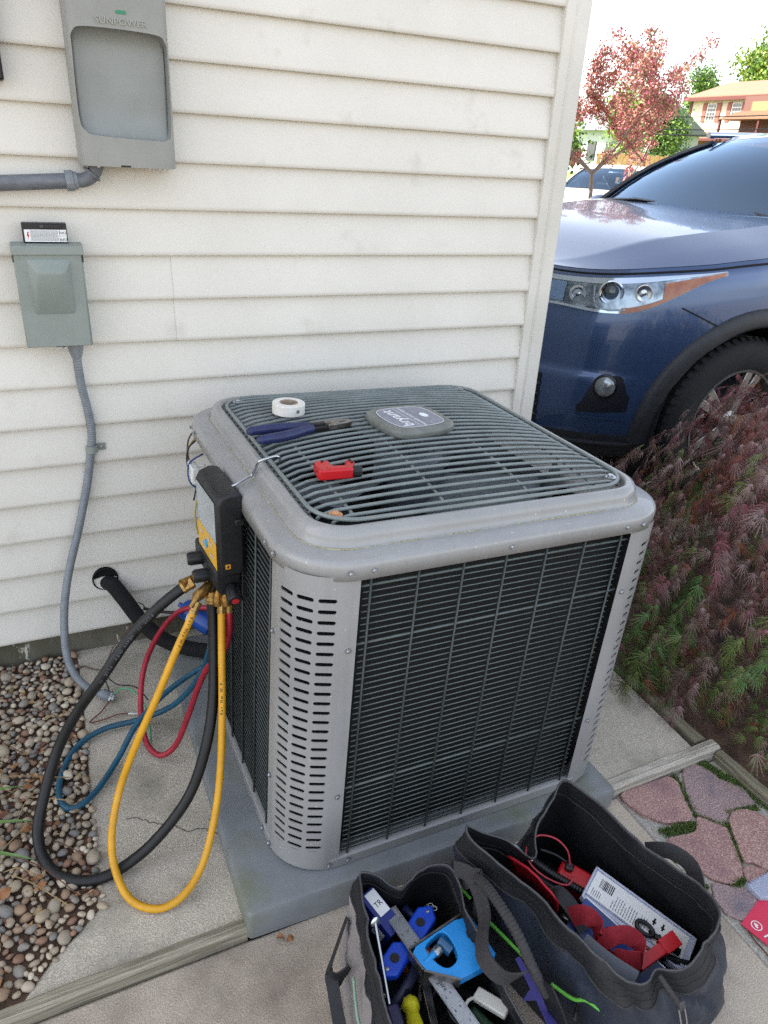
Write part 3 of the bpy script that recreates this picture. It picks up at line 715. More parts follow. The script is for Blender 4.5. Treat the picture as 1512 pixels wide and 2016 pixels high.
for (x, y) in ((-.30, .28), (-.345, .225)):
    b = MB(); b.cyl((x, y, .13+.1*(y < .25)), (x-.035, y+.028, .13+.1*(y < .25)), .011, 12); b.build('service_valve', mat('brass', '#b08a4e', .34, metal=.85, col2='#8a6a3a', nscale=120, rvar=.1), ac, smooth=40)
# ================================================================== things on the wall
m_gbox = mat('grey_box_enamel', '#7a827c', .42, col2='#858d87', nscale=8, rvar=.08, spec=.5)
m_pvc = mat('grey_pvc', '#6f7479', .5, col2='#7d8286', nscale=60, rvar=.1)
m_pvcd = mat('dark_grey_pvc', '#5a5d62', .5, col2='#6c6f74', nscale=90, ndetail=5, stretch=(.4, 1, 1), rvar=.1)
m_blk = mat('black_plastic', '#0d0e10', .4, col2='#15161a', nscale=60, rvar=.08)
m_white = mat('white_label', '#d9dad8', .5)
m_redp = mat('red_print', '#b3242b', .5); m_greyp = mat('grey_print', '#5d6066', .6); m_blackp = mat('black_print', '#15161a', .6)
# --- disconnect switch box with its pull-out parked on top
ds = thing('disconnect_box', 'grey steel disconnect box on the siding with embossed cover', 'electrical box', (.01, -.0, .955))
b = MB(); b.box(-.060, .080, -.080, -.004, .957, 1.176); b.build('enclosure', m_gbox, ds, keep=True, bevel=.002)
b = MB(); b.box(-.0585, .0765, -.0845, -.0803, .9575, 1.161); b.build('cover', m_gbox, ds, keep=True, bevel=.0015)
# embossed bump on cover: shallow at the top edge, deepest just below
b = MB(); y0 = -.0846
V = [(-.034, y0, 1.151), (.053, y0, 1.151), (.052, y0, 1.031), (-.033, y0, 1.031), (-.016, y0-.022, 1.124), (.037, y0-.022, 1.124), (.046, y0-.003, 1.036), (-.027, y0-.003, 1.036)]
b.add(V, [(4, 5, 6, 7), (0, 1, 5, 4), (1, 2, 6, 5), (3, 0, 4, 7), (2, 3, 7, 6)]); me_ = b.mesh('embossing', m_gbox, 60)
bm = bmesh.new(); bm.from_mesh(me_); bmesh.ops.recalc_face_normals(bm, faces=bm.faces); bm.to_mesh(me_); bm.free()
link('embossing', me_, ds, bevel=.006, keep=True, segs=3)
b = MB(); b.prism([(-.004, 1.176), (-.070, 1.1785), (-.090, 1.176), (-.090, 1.158), (-.0875, 1.158), (-.0875, 1.1735), (-.070, 1.174), (-.004, 1.172)], -.0625, .0825, Matrix(((0, 0, 1, 0), (1, 0, 0, 0), (0, 1, 0, 0), (0, 0, 0, 1))))
me_ = b.mesh('rain_hood', m_gbox, 30); bm = bmesh.new(); bm.from_mesh(me_); bmesh.ops.recalc_face_normals(bm, faces=bm.faces); bm.to_mesh(me_); bm.free(); link('rain_hood', me_, ds, bevel=.001, keep=True)
for x in (-.0610, .0805):
    b = MB(); b.box(x-.0006, x+.0006, -.0845, -.0785, 1.142, 1.158); b.build('hinge_slot', m_blackp, ds, keep=True)
for x in (-.049, .068): b = MB(); b.lathe([(.0022, 0), (.0018, .0012), (0, .0015)], 10, T(x, -.0846, 1.15) @ rotm(PI/2, 0, 0), cap=False); b.build('rivet', m_gbox, ds, keep=True)
b = MB(); b.lathe([(.0105, 0), (.0105, .003), (.004, .003), (.004, 0)], 14, T(.011, -.078, .957) @ rotm(0, 0, 0) @ Matrix.Diagonal((1, 1, -1, 1)), cap=False); b.box(.001, .021, -.086, -.070, .953, .9565); b.build('lock_tab', m_screw, ds, keep=True)
po = thing('disconnect_pull_out', 'black switch pull-out with white ON OFF label on top of the grey disconnect box', 'switch', (.01, -.055, 1.179))
b = MB(); b.box(-.0345, .0555, -.058, -.030, 1.1795, 1.2195); b.build('insert_body', m_blk, po, keep=True, bevel=.0012)
b = MB(); b.box(.000, .045, -.0605, -.0582, 1.2085, 1.2175); b.build('grip_ridge', m_blk, po, keep=True, bevel=.001)
b = MB(); b.box(.001, .009, -.0625, -.0606, 1.2095, 1.2165); b.build('grip_boss', mat('worn_black_plastic', '#3a3b3e', .35), po, keep=True, bevel=.001)
LY = -.0592
b = MB(); b.box(-.0305, .0535, LY, LY+.0006, 1.1815, 1.2065); lab = b.build('label', m_white, po, keep=True)
FL = lambda x, z: Matrix(((1, 0, 0, x), (0, 0, -1, LY-.0002), (0, 1, 0, z), (0, 0, 0, 1)))
FLr = lambda x, z: FL(x, z) @ rotm(0, 0, PI)
textmesh('off_lettering', 'OFF', .0085, m_blackp, FLr(.0465, 1.1870), lab, .0001, keep=True); textmesh('on_lettering', 'ON', .0085, m_blackp, FLr(.0465, 1.2005), lab, .0001, keep=True)
b = MB(); b.box(.0395, .0399, LY-.0003, LY, 1.182, 1.206); b.box(.0399, .0530, LY-.0003, LY, 1.1936, 1.1940); b.build('label_rule', m_blackp, lab, keep=True)
b = MB(); b.prism([(-.0005, .0075), (.0022, .0078), (.0006, .0012), (.0028, .0014), (-.0012, -.0085), (-.0004, -.0012), (-.0026, -.0015)], 0, .0002, FL(-.0235, 1.1945)); b.build('bolt_symbol', m_redp, lab, keep=True)
b = MB()
for i in range(9):
    z = 1.2035-i*.0024; x = -.0185
    rr_ = random.Random(i)
    while x < .036:
        L = rr_.uniform(.002, .006); b.box(x, min(.0375, x+L), LY-.00025, LY, z, z+.0011); x += L+.0008
b.build('small_print', m_greyp, lab, keep=True)
# --- liquid-tight conduit to the unit, loose at its lower end
cpts = [(.042, -.05, .938), (.042, -.045, .901), (.044, -.035, .848), (.051, -.03, .788), (.054, -.027, .726), (.047, -.027, .678), (.028, -.03, .591), (-.008, -.05, .474), (-.047, -.08, .367), (-.069, -.11, .288), (-.08, -.14, .214), (-.081, -.165, .155), (-.066, -.19, .108), (-.036, -.21, .074), (.003, -.228, .055)]
cs = spline(cpts, 14)
ct = thing('flexible_conduit', 'grey flexible conduit hanging from the disconnect box to the slab', 'conduit', (.042, -.05, .95))
dense = []
for i in range(len(cs)-1):
    n = max(1, int((cs[i+1]-cs[i]).length/.0012)); dense += [cs[i].lerp(cs[i+1], t/n) for t in range(n)]
b = MB(); b.tube(dense, [.0102+.00045*math.sin(i*.0012*2*PI/.0052) for i in range(len(dense))], 12); b.build('hose', m_pvc, ct, keep=True, smooth=179)
b = MB(); b.lathe([(.016, .958), (.0175, .956), (.0175, .948), (.0165, .940), (.0125, .926), (.011, .922)], 12, T(.042, -.05, 0)); b.build('compression_fitting', m_pvc, ct, keep=True, smooth=30)
e0, e1 = cs[-3], cs[-1]; dd = (e1-e0).normalized(); FM = Matrix.Translation(e1) @ dd.to_track_quat('Z', 'Y').to_matrix().to_4x4()
b = MB(); b.lathe([(.011, -.02), (.0145, -.016), (.0145, .0), (.0125, .004)], 16, FM); b.build('end_fitting', m_pvc, ct, keep=True, smooth=30)
b = MB(); b.lathe([(.0140, .003), (.0155, .004), (.0155, .009), (.0095, .010), (.0095, .016), (.0078, .0165), (.0075, .004)], 8, FM, cap=False); b.build('lock_nut', m_screw, ct, keep=True, smooth=20)
st_ = thing('conduit_strap', 'small grey strap holding the conduit to the siding', 'strap', (.05, -.02, .682))
b = MB(); ar = [(.0125*math.cos(a), -.0125*math.sin(a)) for a in [R(k*20) for k in range(10)]]
o_ = [(x*1.14, y*1.14) for x, y in ar]
b.prism(ar+o_[::-1], .672, .690, T(.049, -.027, 0)); b.box(.060, .083, -.0175, -.0155, .672, .690); b.build('saddle', m_gbox, st_, keep=True, smooth=30)
b = MB(); b.lathe([(.0045, 0), (.004, .002), (0, .0025)], 8, T(.074, -.0176, .681) @ rotm(PI/2, 0, 0), cap=False); b.build('strap_screw', m_screw, st_, keep=True)
# loose conductors from the end of the conduit
for nm, c_, P_, lab_ in [('green', '#3c9a6b', [(.012, -.232, .053), (.035, -.235, .075), (.06, -.25, .078), (.085, -.29, .06), (.09, -.36, .04), (.085, -.42, .035)], 'green wire curling out of the loose conduit end'),
                         ('black', '#1b1b1d', [(.012, -.232, .054), (.004, -.20, .075), (.0, -.18, .11), (.008, -.19, .09), (.03, -.22, .08), (.075, -.235, .07), (.10, -.27, .045)], 'black wire looping above the loose conduit end'),
                         ('brown', '#6b3a34', [(.012, -.233, .052), (-.02, -.27, .042), (-.05, -.30, .042), (-.02, -.30, .04), (.02, -.295, .042), (.045, -.30, .042)], 'brown stripped wire lying on the slab beside the conduit')]:
    t = thing('loose_wire', lab_, 'wire', P_[0], group=None)
    b = MB(); b.tube(spline(P_, 8), .0018, 6); b.build('insulation', mat('insulation_'+nm, c_, .4), t, keep=True, smooth=179)
    if nm == 'brown':
        b = MB(); b.tube([(.045, -.30, .042), (.06, -.307, .042), (.078, -.312, .041)], .002, 6); b.build('bare_end', m_white, t, keep=True, smooth=179)
# --- grey monitor box at the upper left
m_pv = mat('grey_cast_plastic', '#85857f', .5, col2='#8e8e88', nscale=12, rvar=.06, bump=.15, bscale=1500, bdist=.0004)
m_pv2 = mat('grey_recess_plastic', '#80837f', .52, col2='#888b87', nscale=12, rvar=.06, bump=.2, bscale=1500, bdist=.0004)
pv = thing('monitor_box', 'grey solar monitor box with a scooped front on the upper left siding', 'electrical box', (.19, -.0, 1.338))
X0, X1, Z0, Z1 = .098, .297, 1.338, 1.735; YF = -.100
def pv_front(x, z):
    "depth of the cover: rounded sides and a scooped recess"
    cx = (X0+X1)/2; hw2 = (X1-X0)/2
    e = max(0, abs(x-cx)-(hw2-.03))/.03
    y = YF+.030*(1-math.sqrt(max(0, 1-min(1, e)**2)))
    return y
rc = spline([(.1065, 0, 1.545), (.110, 0, 1.578), (.140, 0, 1.588), (.262, 0, 1.586), (.287, 0, 1.574), (.2915, 0, 1.545), (.2885, 0, 1.415), (.276, 0, 1.3935), (.25, 0, 1.392), (.14, 0, 1.396), (.115, 0, 1.404), (.106, 0, 1.43)], 8, True)
rin = [(p.x, p.z) for p in rc]; nR = len(rin); ccx, ccz = .198, 1.49
outl = []
def to_border(px, pz):
    dx, dz = px-ccx, pz-ccz; ts = []
    if dx > 1e-9: ts.append((X1-ccx)/dx)
    if dx < -1e-9: ts.append((X0-ccx)/dx)
    if dz > 1e-9: ts.append((Z1-ccz)/dz)
    if dz < -1e-9: ts.append((Z0-ccz)/dz)
    t = min(ts); return (ccx+dx*t, ccz+dz*t)
# cover face around the recess, fine strips
b = MB(); G = []
bord = [to_border(*p) for p in rin]
for k in range(9):
    t = k/8; G.append([(bord[i][0]+(rin[i][0]-bord[i][0])*t, 0, bord[i][1]+(rin[i][1]-bord[i][1])*t) for i in range(nR)])
G = [[(x, pv_front(x, z), z) for x, _, z in row] for row in G]
b.grid(G, closed_v=True, flip=True)
me_ = b.mesh('cover', m_pv, 50); bm = bmesh.new(); bm.from_mesh(me_); bm.normal_update()
f0 = [f for f in bm.faces]; 
if sum(f.normal.y for f in f0) > 0: bmesh.ops.reverse_faces(bm, faces=f0)
bm.to_mesh(me_); bm.free(); link('cover', me_, pv, keep=True)
# corners of the cover (outside the radial fan) are closed by the body behind
b = MB(); hb = [(X0, -.012), (X0, YF+.032), (X0+.006, YF+.017), (X0+.012, YF+.0115), (X0+.02, YF+.0045), (X0+.032, YF+.0025), (X1-.032, YF+.0025), (X1-.02, YF+.0045), (X1-.012, YF+.0115), (X1-.006, YF+.017), (X1, YF+.032), (X1, -.012)]
top_, bot_ = Z1, Z0
# body as two blocks above and below the recess plus side cheeks, so the scoop is open
b.prism(hb, 1.592, top_); b.prism(hb, bot_, 1.390); 
b.prism([(X0, -.012), (X0, YF+.032), (X0+.004, YF+.020), (X0+.008, YF+.016), (.1065, YF+.014), (.1065, -.012)], 1.390, 1.592); b.prism([(.2925, -.012), (.2925, YF+.02), (X1-.002, YF+.026), (X1, YF+.032), (X1, -.012)], 1.390, 1.592)
b.build('housing', m_pv, pv, keep=True, smooth=40)
# scooped recess: deep at the top, curving out to the lip at the bottom
b = MB(); G = []
def rec_y(t, i):
    x, z = rin[i]; return pv_front(x, z)
zmin, zmax = min(p[1] for p in rin), max(p[1] for p in rin)
def depth(x, z):
    v = (z-zmin)/(zmax-zmin); d = .042*min(1, (1-v)*14)**.7*(1-max(0, .30-v)/.30*(1-math.sqrt(max(0, 1-(1-min(1, v/.30))**2))) ) if v > 0 else 0
    low = math.sqrt(max(0, 1-(1-min(1, max(0, v)/.28))**2)); hi = math.sqrt(max(0, 1-(1-min(1, (1-v)/.16))**2))
    return .036*low*hi
for k in range(15):
    t = 1-(k/14)**2; row = []
    for i in range(nR):
        x = ccx+(rin[i][0]-ccx)*t; z = ccz+(rin[i][1]-ccz)*t
        xe, ze = rin[i]
        wall = min(1, k/2.0)**.6
        row.append((x, pv_front(xe, ze)*(1-min(1, k/3))+YF*min(1, k/3)+depth(x, z)*wall+.002, z))
    G.append(row)
b.grid(G, closed_v=True, flip=True); me_ = b.mesh('scooped_front', m_pv2, 60); bm = bmesh.new(); bm.from_mesh(me_); bm.normal_update()
if sum(f.normal.y for f in bm.faces) > 0: bmesh.ops.reverse_faces(bm, faces=bm.faces[:])
bm.to_mesh(me_); bm.free(); link('scooped_front', me_, pv, keep=True)
FP = lambda x, z, d=.0008: Matrix(((1, 0, 0, x), (0, 0, -1, YF-d), (0, 1, 0, z), (0, 0, 0, 1)))
textmesh('embossed_lettering', 'SUNPOWER', .0165, mat('raised_lettering', '#98988f', .45), FP(.2035, 1.6005, .0006), pv, .0016, keep=True, sx=1.12)
b = MB(); b.prism([(x, y) for x, y in rrect(.0098, .0030, .0025, 4)], 0, .0006, FP(.2045, 1.6175, .0004)); b.build('status_window', mat('green_led', '#0f5a3e', .2, emit=('#12b877', .05)), pv, keep=True)
b = MB(); b.box(.178, .198, YF-.0006, YF+.01, 1.3380, 1.3415); b.build('latch_notch', m_blackp, pv, keep=True)
for x in (.135, .24, .262, .272): b = MB(); b.lathe([(.004, 0), (.004, .003), (0, .0035)], 8, T(x, -.07, 1.3378) @ rotm(PI, 0, 0), cap=False); b.build('foot_screw', m_screw, pv, keep=True)
# --- rigid conduit leaving the monitor box to the left
rcn = thing('rigid_conduit', 'dark grey conduit running left from the monitor box', 'conduit', (.078, -.04, 1.304))
b = MB(); b.tube([(-1.2, -.040, 1.222), (-.5, -.040, 1.266), (-.063, -.040, 1.2955), (.070, -.040, 1.3045)], .0158, 16); b.build('pipe', m_pvcd, rcn, keep=True, smooth=60)
b = MB(); M_ = T(.066, -.04, 1.3042) @ rotm(0, R(86), 0); b.lathe([(.017, 0), (.021, .001), (.021, .016), (.018, .018), (.018, .024), (.015, .026)], 14, M_); b.build('coupling', m_pvc, rcn, keep=True, smooth=25)
b = MB(); b.tube(spline([(.088, -.04, 1.3056), (.106, -.042, 1.308), (.122, -.046, 1.318), (.131, -.052, 1.334), (.132, -.055, 1.345)], 6), .0145, 14); b.build('elbow', m_pvcd, rcn, keep=True, smooth=60)
b = MB(); M_ = T(.121, -.047, 1.320) @ rotm(0, R(42), 0); b.lathe([(.019, -.003), (.020, -.002), (.020, .002), (.019, .003)], 10, M_); b.build('lock_ring', m_pvcd, rcn, keep=True, smooth=25)
b = MB(); b.box(-.085, -.0245, -.055, -.008, 1.485, 1.70); tag(b.build('junction_box', m_blk, bevel=.004), 'black box edge cut by the left border of the photo', 'electrical box')
# --- wall sleeve and insulated line set
m_foam = mat('black_foam_insulation', '#0c0c0d', .9, col2='#131314', nscale=50, bump=.5, bscale=120, bdist=.002)
sv = thing('pipe_sleeve', 'round black hole in the siding where the insulated pipe enters', 'pipe sleeve', (.041, -.01, .288))
b = MB(); b.lathe([(.0, -.004), (.0345, -.004), (.0345, .0155), (.0320, .0165), (.030, .010), (0, .009)], 28, T(.041, .0, .288) @ rotm(PI/2, 0, 0)); b.build('sleeve', mat('black_hole', '#060606', .9), sv, keep=True, smooth=30)
ls = thing('line_set', 'thick black foam insulated refrigerant pipe from wall to unit', 'pipe', (.06, -.02, .28))
b = MB(); b.tube(spline([(.043, .0, .272), (.058, -.03, .274), (.082, -.06, .241), (.12, -.09, .175), (.167, -.12, .126), (.23, -.15, .100), (.30, -.19, .098), (.36, -.22, .11), (.42, -.26, .13)], 8), .0215, 14); b.build('insulation', m_foam, ls, keep=True, smooth=179)
b = MB(); b.tube(spline([(.13, -.06, .200), (.17, -.075, .19), (.215, -.095, .19), (.245, -.115, .203)], 6), .0045, 8); b.build('liquid_line', mat('dark_copper', '#2a201c', .5, metal=.3), ls, keep=True, smooth=179)
fd = thing('filter_drier', 'blue cylinder filter drier beside the unit behind the hoses', 'filter drier', (.27, -.14, .18))
q0, q1 = Vector((.232, -.106, .213)), Vector((.300, -.178, .172)); dd = (q1-q0); L = dd.length; FM = Matrix.Translation(q0) @ dd.to_track_quat('Z', 'Y').to_matrix().to_4x4()
m_blue = mat('blue_enamel', '#12397e', .32, col2='#174591', nscale=30, rvar=.06)
b = MB(); b.lathe([(.006, -.014), (.007, -.004), (.020, .0), (.028, .006), (.030, .014), (.030, L*.40), (.0285, L*.43), (.0285, L*.50), (.030, L*.53), (.030, L-.014), (.028, L-.005), (.02, L), (.006, L+.006), (.006, L+.13)], 24, FM); b.build('canister', m_blue, fd, keep=True, smooth=40)
b = MB(); b.lathe([(.0303, L*.30), (.0303, L*.415)], 24, FM, cap=False); b.build('label_band', m_white, fd, keep=True, smooth=60)
bw = thing('thermostat_wire', 'thin brown control cable lying from the pipe to the slab', 'wire', (.13, -.06, .205))
b = MB(); b.tube(spline([(.118, -.05, .217), (.131, -.062, .205), (.10, -.09, .181), (.038, -.12, .137), (.005, -.14, .085), (-.02, -.10, .055), (-.045, -.07, .05), (-.068, -.068, .047)], 8), .0019, 6); b.build('cable', mat('brown_cable', '#5c463a', .6), bw, keep=True, smooth=179)
# ================================================================== gauge set and hoses
gg = thing('manifold_gauge', 'black digital manifold gauge with yellow panel hanging on the unit', 'gauge', (.26, -.60, .53))
m_gk = mat('black_rubber', '#121315', .5, col2='#1b1c1f', nscale=80, rvar=.1, bump=.1, bscale=600, bdist=.0006)
m_gy = mat('yellow_panel', '#c99a1f', .45); m_scr = mat('grey_screen', '#8c9294', .25, col2='#9aa0a2', nscale=12)
m_brass = mat('brass', '#b08a4e', .34, metal=.85, col2='#8a6a3a', nscale=120, rvar=.1)
b = MB()
prof = [(.236, .632), (.236, .770), (.243, .786), (.262, .793), (.279, .790), (.284, .780), (.284, .632), (.276, .622), (.243, .622)]
My = Matrix(((1, 0, 0, 0), (0, 0, -1, -.520), (0, 1, 0, 0), (0, 0, 0, 1)))
b.prism(prof, 0, .140, My); b.build('gauge_body', m_gk, gg, keep=True, bevel=.007, segs=3)
b = MB(); b.box(.2345, .2362, -.648, -.534, .690, .772); b.build('screen', m_scr, gg, keep=True, bevel=.001)
b = MB(); b.box(.2338, .2355, -.650, -.532, .636, .6895); kp = b.build('key_panel', m_gy, gg, keep=True, bevel=.0008)
b = MB(); b.lathe([(.0085, 0), (.0085, .002), (.006, .003), (0, .003)], 14, T(.2340, -.590, .6640) @ rotm(0, -PI/2, 0)); b.build('blue_key', mat('blue_key', '#2f8fbd', .4), kp, keep=True)
for (y, z) in [(-.560, .676), (-.622, .676), (-.560, .652), (-.622, .652), (-.605, .680), (-.575, .646)]: b = MB(); b.box(.2326, .2338, y-.007, y+.007, z-.004, z+.004); b.build('key', mat('grey_key', '#a9a395', .5), kp, keep=True, bevel=.0008)
b = MB(); b.box(.247, .2565, -.6622, -.6600, .641, .651); b.build('port_flap', mat('orange_flap', '#c98a1c', .45), gg, keep=True, bevel=.0008)
b = MB(); b.box(.250, .2525, -.6632, -.6622, .644, .649); b.build('flap_mark', m_blackp, gg, keep=True)
b = MB(); b.box(.266, .283, -.6665, -.660, .728, .741); b.build('side_latch', m_gk, gg, keep=True, bevel=.002)
b = MB(); b.prism([(.232, .632), (.232, .594), (.240, .574), (.272, .566), (.280, .574), (.282, .632)], -.018, .122, My); b.build('manifold_block', m_gk, gg, keep=True, bevel=.005)
def knob(p0, p1, r, red=False):
    p0, p1 = Vector(p0), Vector(p1); d = p1-p0; M_ = Matrix.Translation(p0) @ d.to_track_quat('Z', 'Y').to_matrix().to_4x4(); L = d.length
    b = MB(); n = 16; pr = [(r*.55, -.01), (r*.55, 0), (r*.93, .001), (r, .004), (r, L-.003), (r*.9, L), (0, L)]
    b.lathe(pr, n, M_, cap=False); k = b.build('valve_knob', m_gk, gg, keep=True, smooth=40)
    for i in range(8):
        a = i*PI/4; b = MB(); b.box(r-.0006, r+.0010, -.0016, .0016, .003, L-.004, M_ @ rotm(0, 0, a)); b.build('knob_rib', m_gk, k, keep=True, bevel=.0004)
    b = MB(); b.lathe([(r*.5, L-.0002), (r*.5, L+.0006), (0, L+.0008)], 14, M_, cap=False); b.build('knob_cap', m_redp if red else m_brass, k, keep=True)
knob((.236, -.552, .612), (.206, -.548, .612), .0125); knob((.236, -.592, .596), (.205, -.590, .596), .0125); knob((.262, -.642, .588), (.258, -.676, .578), .0135, True)
def brass(P_, r, name='brass_fitting', nut=True):
    b = MB(); b.tube(P_, r, 10); b.build(name, m_brass, gg, keep=True, smooth=40)
brass([(.245, -.555, .582), (.222, -.566, .580), (.186, -.579, .577)], [.006, .0085, .0105]); brass([(.240, -.585, .575), (.225, -.598, .568), (.207, -.608, .562), (.196, -.618, .556), (.190, -.621, .550)], [.006, .0105, .0105, .0045, .0045])
for (x, y) in [(.228, -.583), (.240, -.620), (.254, -.626)]: brass([(x+.006, y-.004, .580), (x+.002, y, .566), (x, y, .556), (x, y, .542)], [.0055, .0075, .0095, .0095])
m_hk = mat('black_hose_rubber', '#0b0c0d', .5, col2='#121315', nscale=60, rvar=.08); m_hy = mat('yellow_hose_rubber', '#c08a14', .4, col2='#cf981f', nscale=30, rvar=.06)
m_hr = mat('red_hose_rubber', '#8f1d2c', .4, col2='#9e2636', nscale=30, rvar=.06); m_hb = mat('blue_hose_rubber', '#15465c', .4, col2='#1c5068', nscale=30, rvar=.06)
m_crimp = mat('brass_crimp', '#a5854f', .4, metal=.8)
HOSES = {
 'black': (m_hk, .0115, [(.188, -.579, .578), (.154, -.581, .56), (.106, -.577, .52), (.05, -.572, .46), (-.008, -.573, .38), (-.067, -.557, .29), (-.117, -.558, .2), (-.156, -.593, .115), (-.176, -.634, .06), (-.167, -.688, .03), (-.131, -.737, .021), (-.074, -.762, .021), (-.013, -.759, .034), (.054, -.751, .075), (.125, -.736, .15), (.17, -.711, .24), (.201, -.67, .335), (.22, -.615, .45), (.227, -.583, .548)], 'thick black hose looping from the gauge down to the gravel'),
 'yellow': (m_hy, .0078, [(.190, -.621, .552), (.169, -.635, .52), (.136, -.645, .46), (.092, -.656, .37), (.042, -.664, .27), (-.003, -.677, .17), (-.032, -.726, .1), (-.036, -.773, .05), (-.017, -.831, .022), (.027, -.868, .015), (.077, -.868, .022), (.126, -.837, .05), (.165, -.794, .12), (.193, -.749, .21), (.213, -.702, .33), (.228, -.655, .45), (.239, -.622, .545)], 'yellow hose looping from the gauge down to the slab'),
 'red': (m_hr, .0072, [(.254, -.627, .545), (.250, -.632, .48), (.242, -.623, .43), (.232, -.579, .37), (.215, -.539, .32), (.195, -.515, .25), (.166, -.507, .16), (.134, -.5, .08), (.098, -.482, .045), (.073, -.429, .05), (.075, -.34, .09), (.099, -.265, .15), (.15, -.187, .19), (.213, -.143, .222), (.27, -.155, .232), (.34, -.20, .235)], 'red hose looping between the gauge and the unit'),
 'blue': (m_hb, .0072, [(.236, -.56, .56), (.237, -.54, .48), (.236, -.517, .4), (.232, -.487, .33), (.217, -.454, .25), (.186, -.411, .16), (.137, -.373, .09), (.062, -.349, .055), (-.019, -.345, .048), (-.082, -.376, .042), (-.121, -.441, .036), (-.133, -.515, .034), (-.117, -.561, .034), (-.085, -.56, .034), (-.043, -.521, .036), (.006, -.458, .05), (.058, -.403, .09), (.129, -.356, .12), (.193, -.33, .14), (.246, -.319, .158), (.285, -.305, .168)], 'dark teal hose snaking over slab and gravel to the unit')}
for nm, (mm, r, P_, lab_) in HOSES.items():
    t = thing('charging_hose', lab_, 'hose', P_[0], group='charging hoses on the gauge set')
    pp = spline(P_, 8); b = MB(); b.tube(pp, r, 12); o = b.build('hose_tube', mm, t, keep=True, smooth=179)
    for a, c_ in ((pp[0], pp[2]), (pp[-1], pp[-3])):
        d = (c_-a).normalized(); b = MB(); M_ = Matrix.Translation(a) @ d.to_track_quat('Z', 'Y').to_matrix().to_4x4()
        b.lathe([(r*1.0, -.004), (r*1.22, -.003), (r*1.22, .006), (r*1.12, .007), (r*1.12, .016), (r*1.22, .017), (r*1.18, .022), (r*1.02, .0225)], 10, M_); b.build('crimp_collar', m_crimp if nm != 'blue' else m_screw, t, keep=True, smooth=30)
gg.scale = (1.12, 1.08, 1.06); gg.location.x -= .008; gg.rotation_euler = (0, 0, R(4))
hk = [(.262, -.622, .800), (.280, -.623, .808), (.299, -.611, .811), (.315, -.603, .814), (.320, -.614, .830), (.320, -.627, .845), (.324, -.634, .855), (.339, -.635, .859), (.356, -.629, .859), (.365, -.625, .853), (.369, -.616, .842)]
b = MB(); b.tube(spline(hk, 6), .0028, 8); b.build('hook', mat('bright_steel', '#b9bcbf', .22, metal=1), gg, keep=True, smooth=179)


# print running along two of the hoses
def hose_print(host, P_, r, txt, size, mm, i0, side):
    pp = spline(P_, 40); d = [0]
    for a, c_ in zip(pp, pp[1:]): d.append(d[-1]+(c_-a).length)
    pos = i0; vs = Vector((-.0135, -1.911, 1.398))
    for ch in txt:
        if ch != ' ':
            k = next((i for i in range(len(d)-1) if d[i] >= pos), None)
            if k is None: break
            t = (pp[k+1]-pp[k]).normalized(); n_ = vs-pp[k]; n_ = (n_-t*n_.dot(t)).normalized(); yv = n_.cross(t)
            a = R(side); n2 = n_*math.cos(a)+yv*math.sin(a); y2 = n2.cross(t)
            textmesh('hose_print', ch, size, mm, frame(pp[k]+n2*(r+.0002), t, y2), host, .0001, keep=True)
        pos += size*.72
for o in [q for q in bpy.data.objects if q.name.startswith('charging_hose')]:
    if 'yellow' in o['label']: hose_print(o, HOSES['yellow'][2], .0078, 'Bar Max W.P.', .0085, m_blackp, .03, 8); hose_print(o, HOSES['yellow'][2], .0078, 'Bar Max W.P.', .0085, m_blackp, 1.16, 8)
    if 'black' in o['label']: hose_print(o, HOSES['black'][2], .0115, 'PLUS II  HEAVY DUTY  PLUS II', .0095, m_greyp, .10, 12)
# ================================================================== tools lying on the fan guard
ACM = Matrix.Translation(AC_LOC) @ rotm(*AC_ROT)
def on_ac(x, y, z, rz=0, rx=0, ry=0): return ACM @ T(x, y, z) @ rotm(rx, ry, rz)
def thing_m(name, label, cat, M_, group=None):
    o = thing(name, label, cat, group=group); o.matrix_basis = M_; return o
m_tape = mat('white_tape', '#d9d6cf', .55, col2='#cfccc4', nscale=40); m_card = mat('cardboard_core', '#8f7f6e', .85, col2='#a3927f', nscale=60)
tp = thing_m('tape_roll', 'roll of white tape standing flat on the fan guard', 'tape', on_ac(-.232, .160, .792))
b = MB(); b.lathe([(.0205, .002), (.0265, 0), (.0360, .0005), (.0368, .0012), (.0368, .0232), (.0360, .024), (.0210, .0243), (.0205, .022)], 36, cap=False); b.build('tape_winding', m_tape, tp, smooth=40)
b = MB(); b.lathe([(.0203, .0), (.0203, .0246), (.0185, .0246), (.0185, 0)], 32, cap=False); b.build('core', m_card, tp, smooth=40)
b = MB(); b.lathe([(.004, 0), (.004, .0004), (0, .0005)], 12, T(.010, -.0366, .013) @ rotm(PI/2, 0, .27), cap=False); b.build('tape_mark', m_greyp, tp)
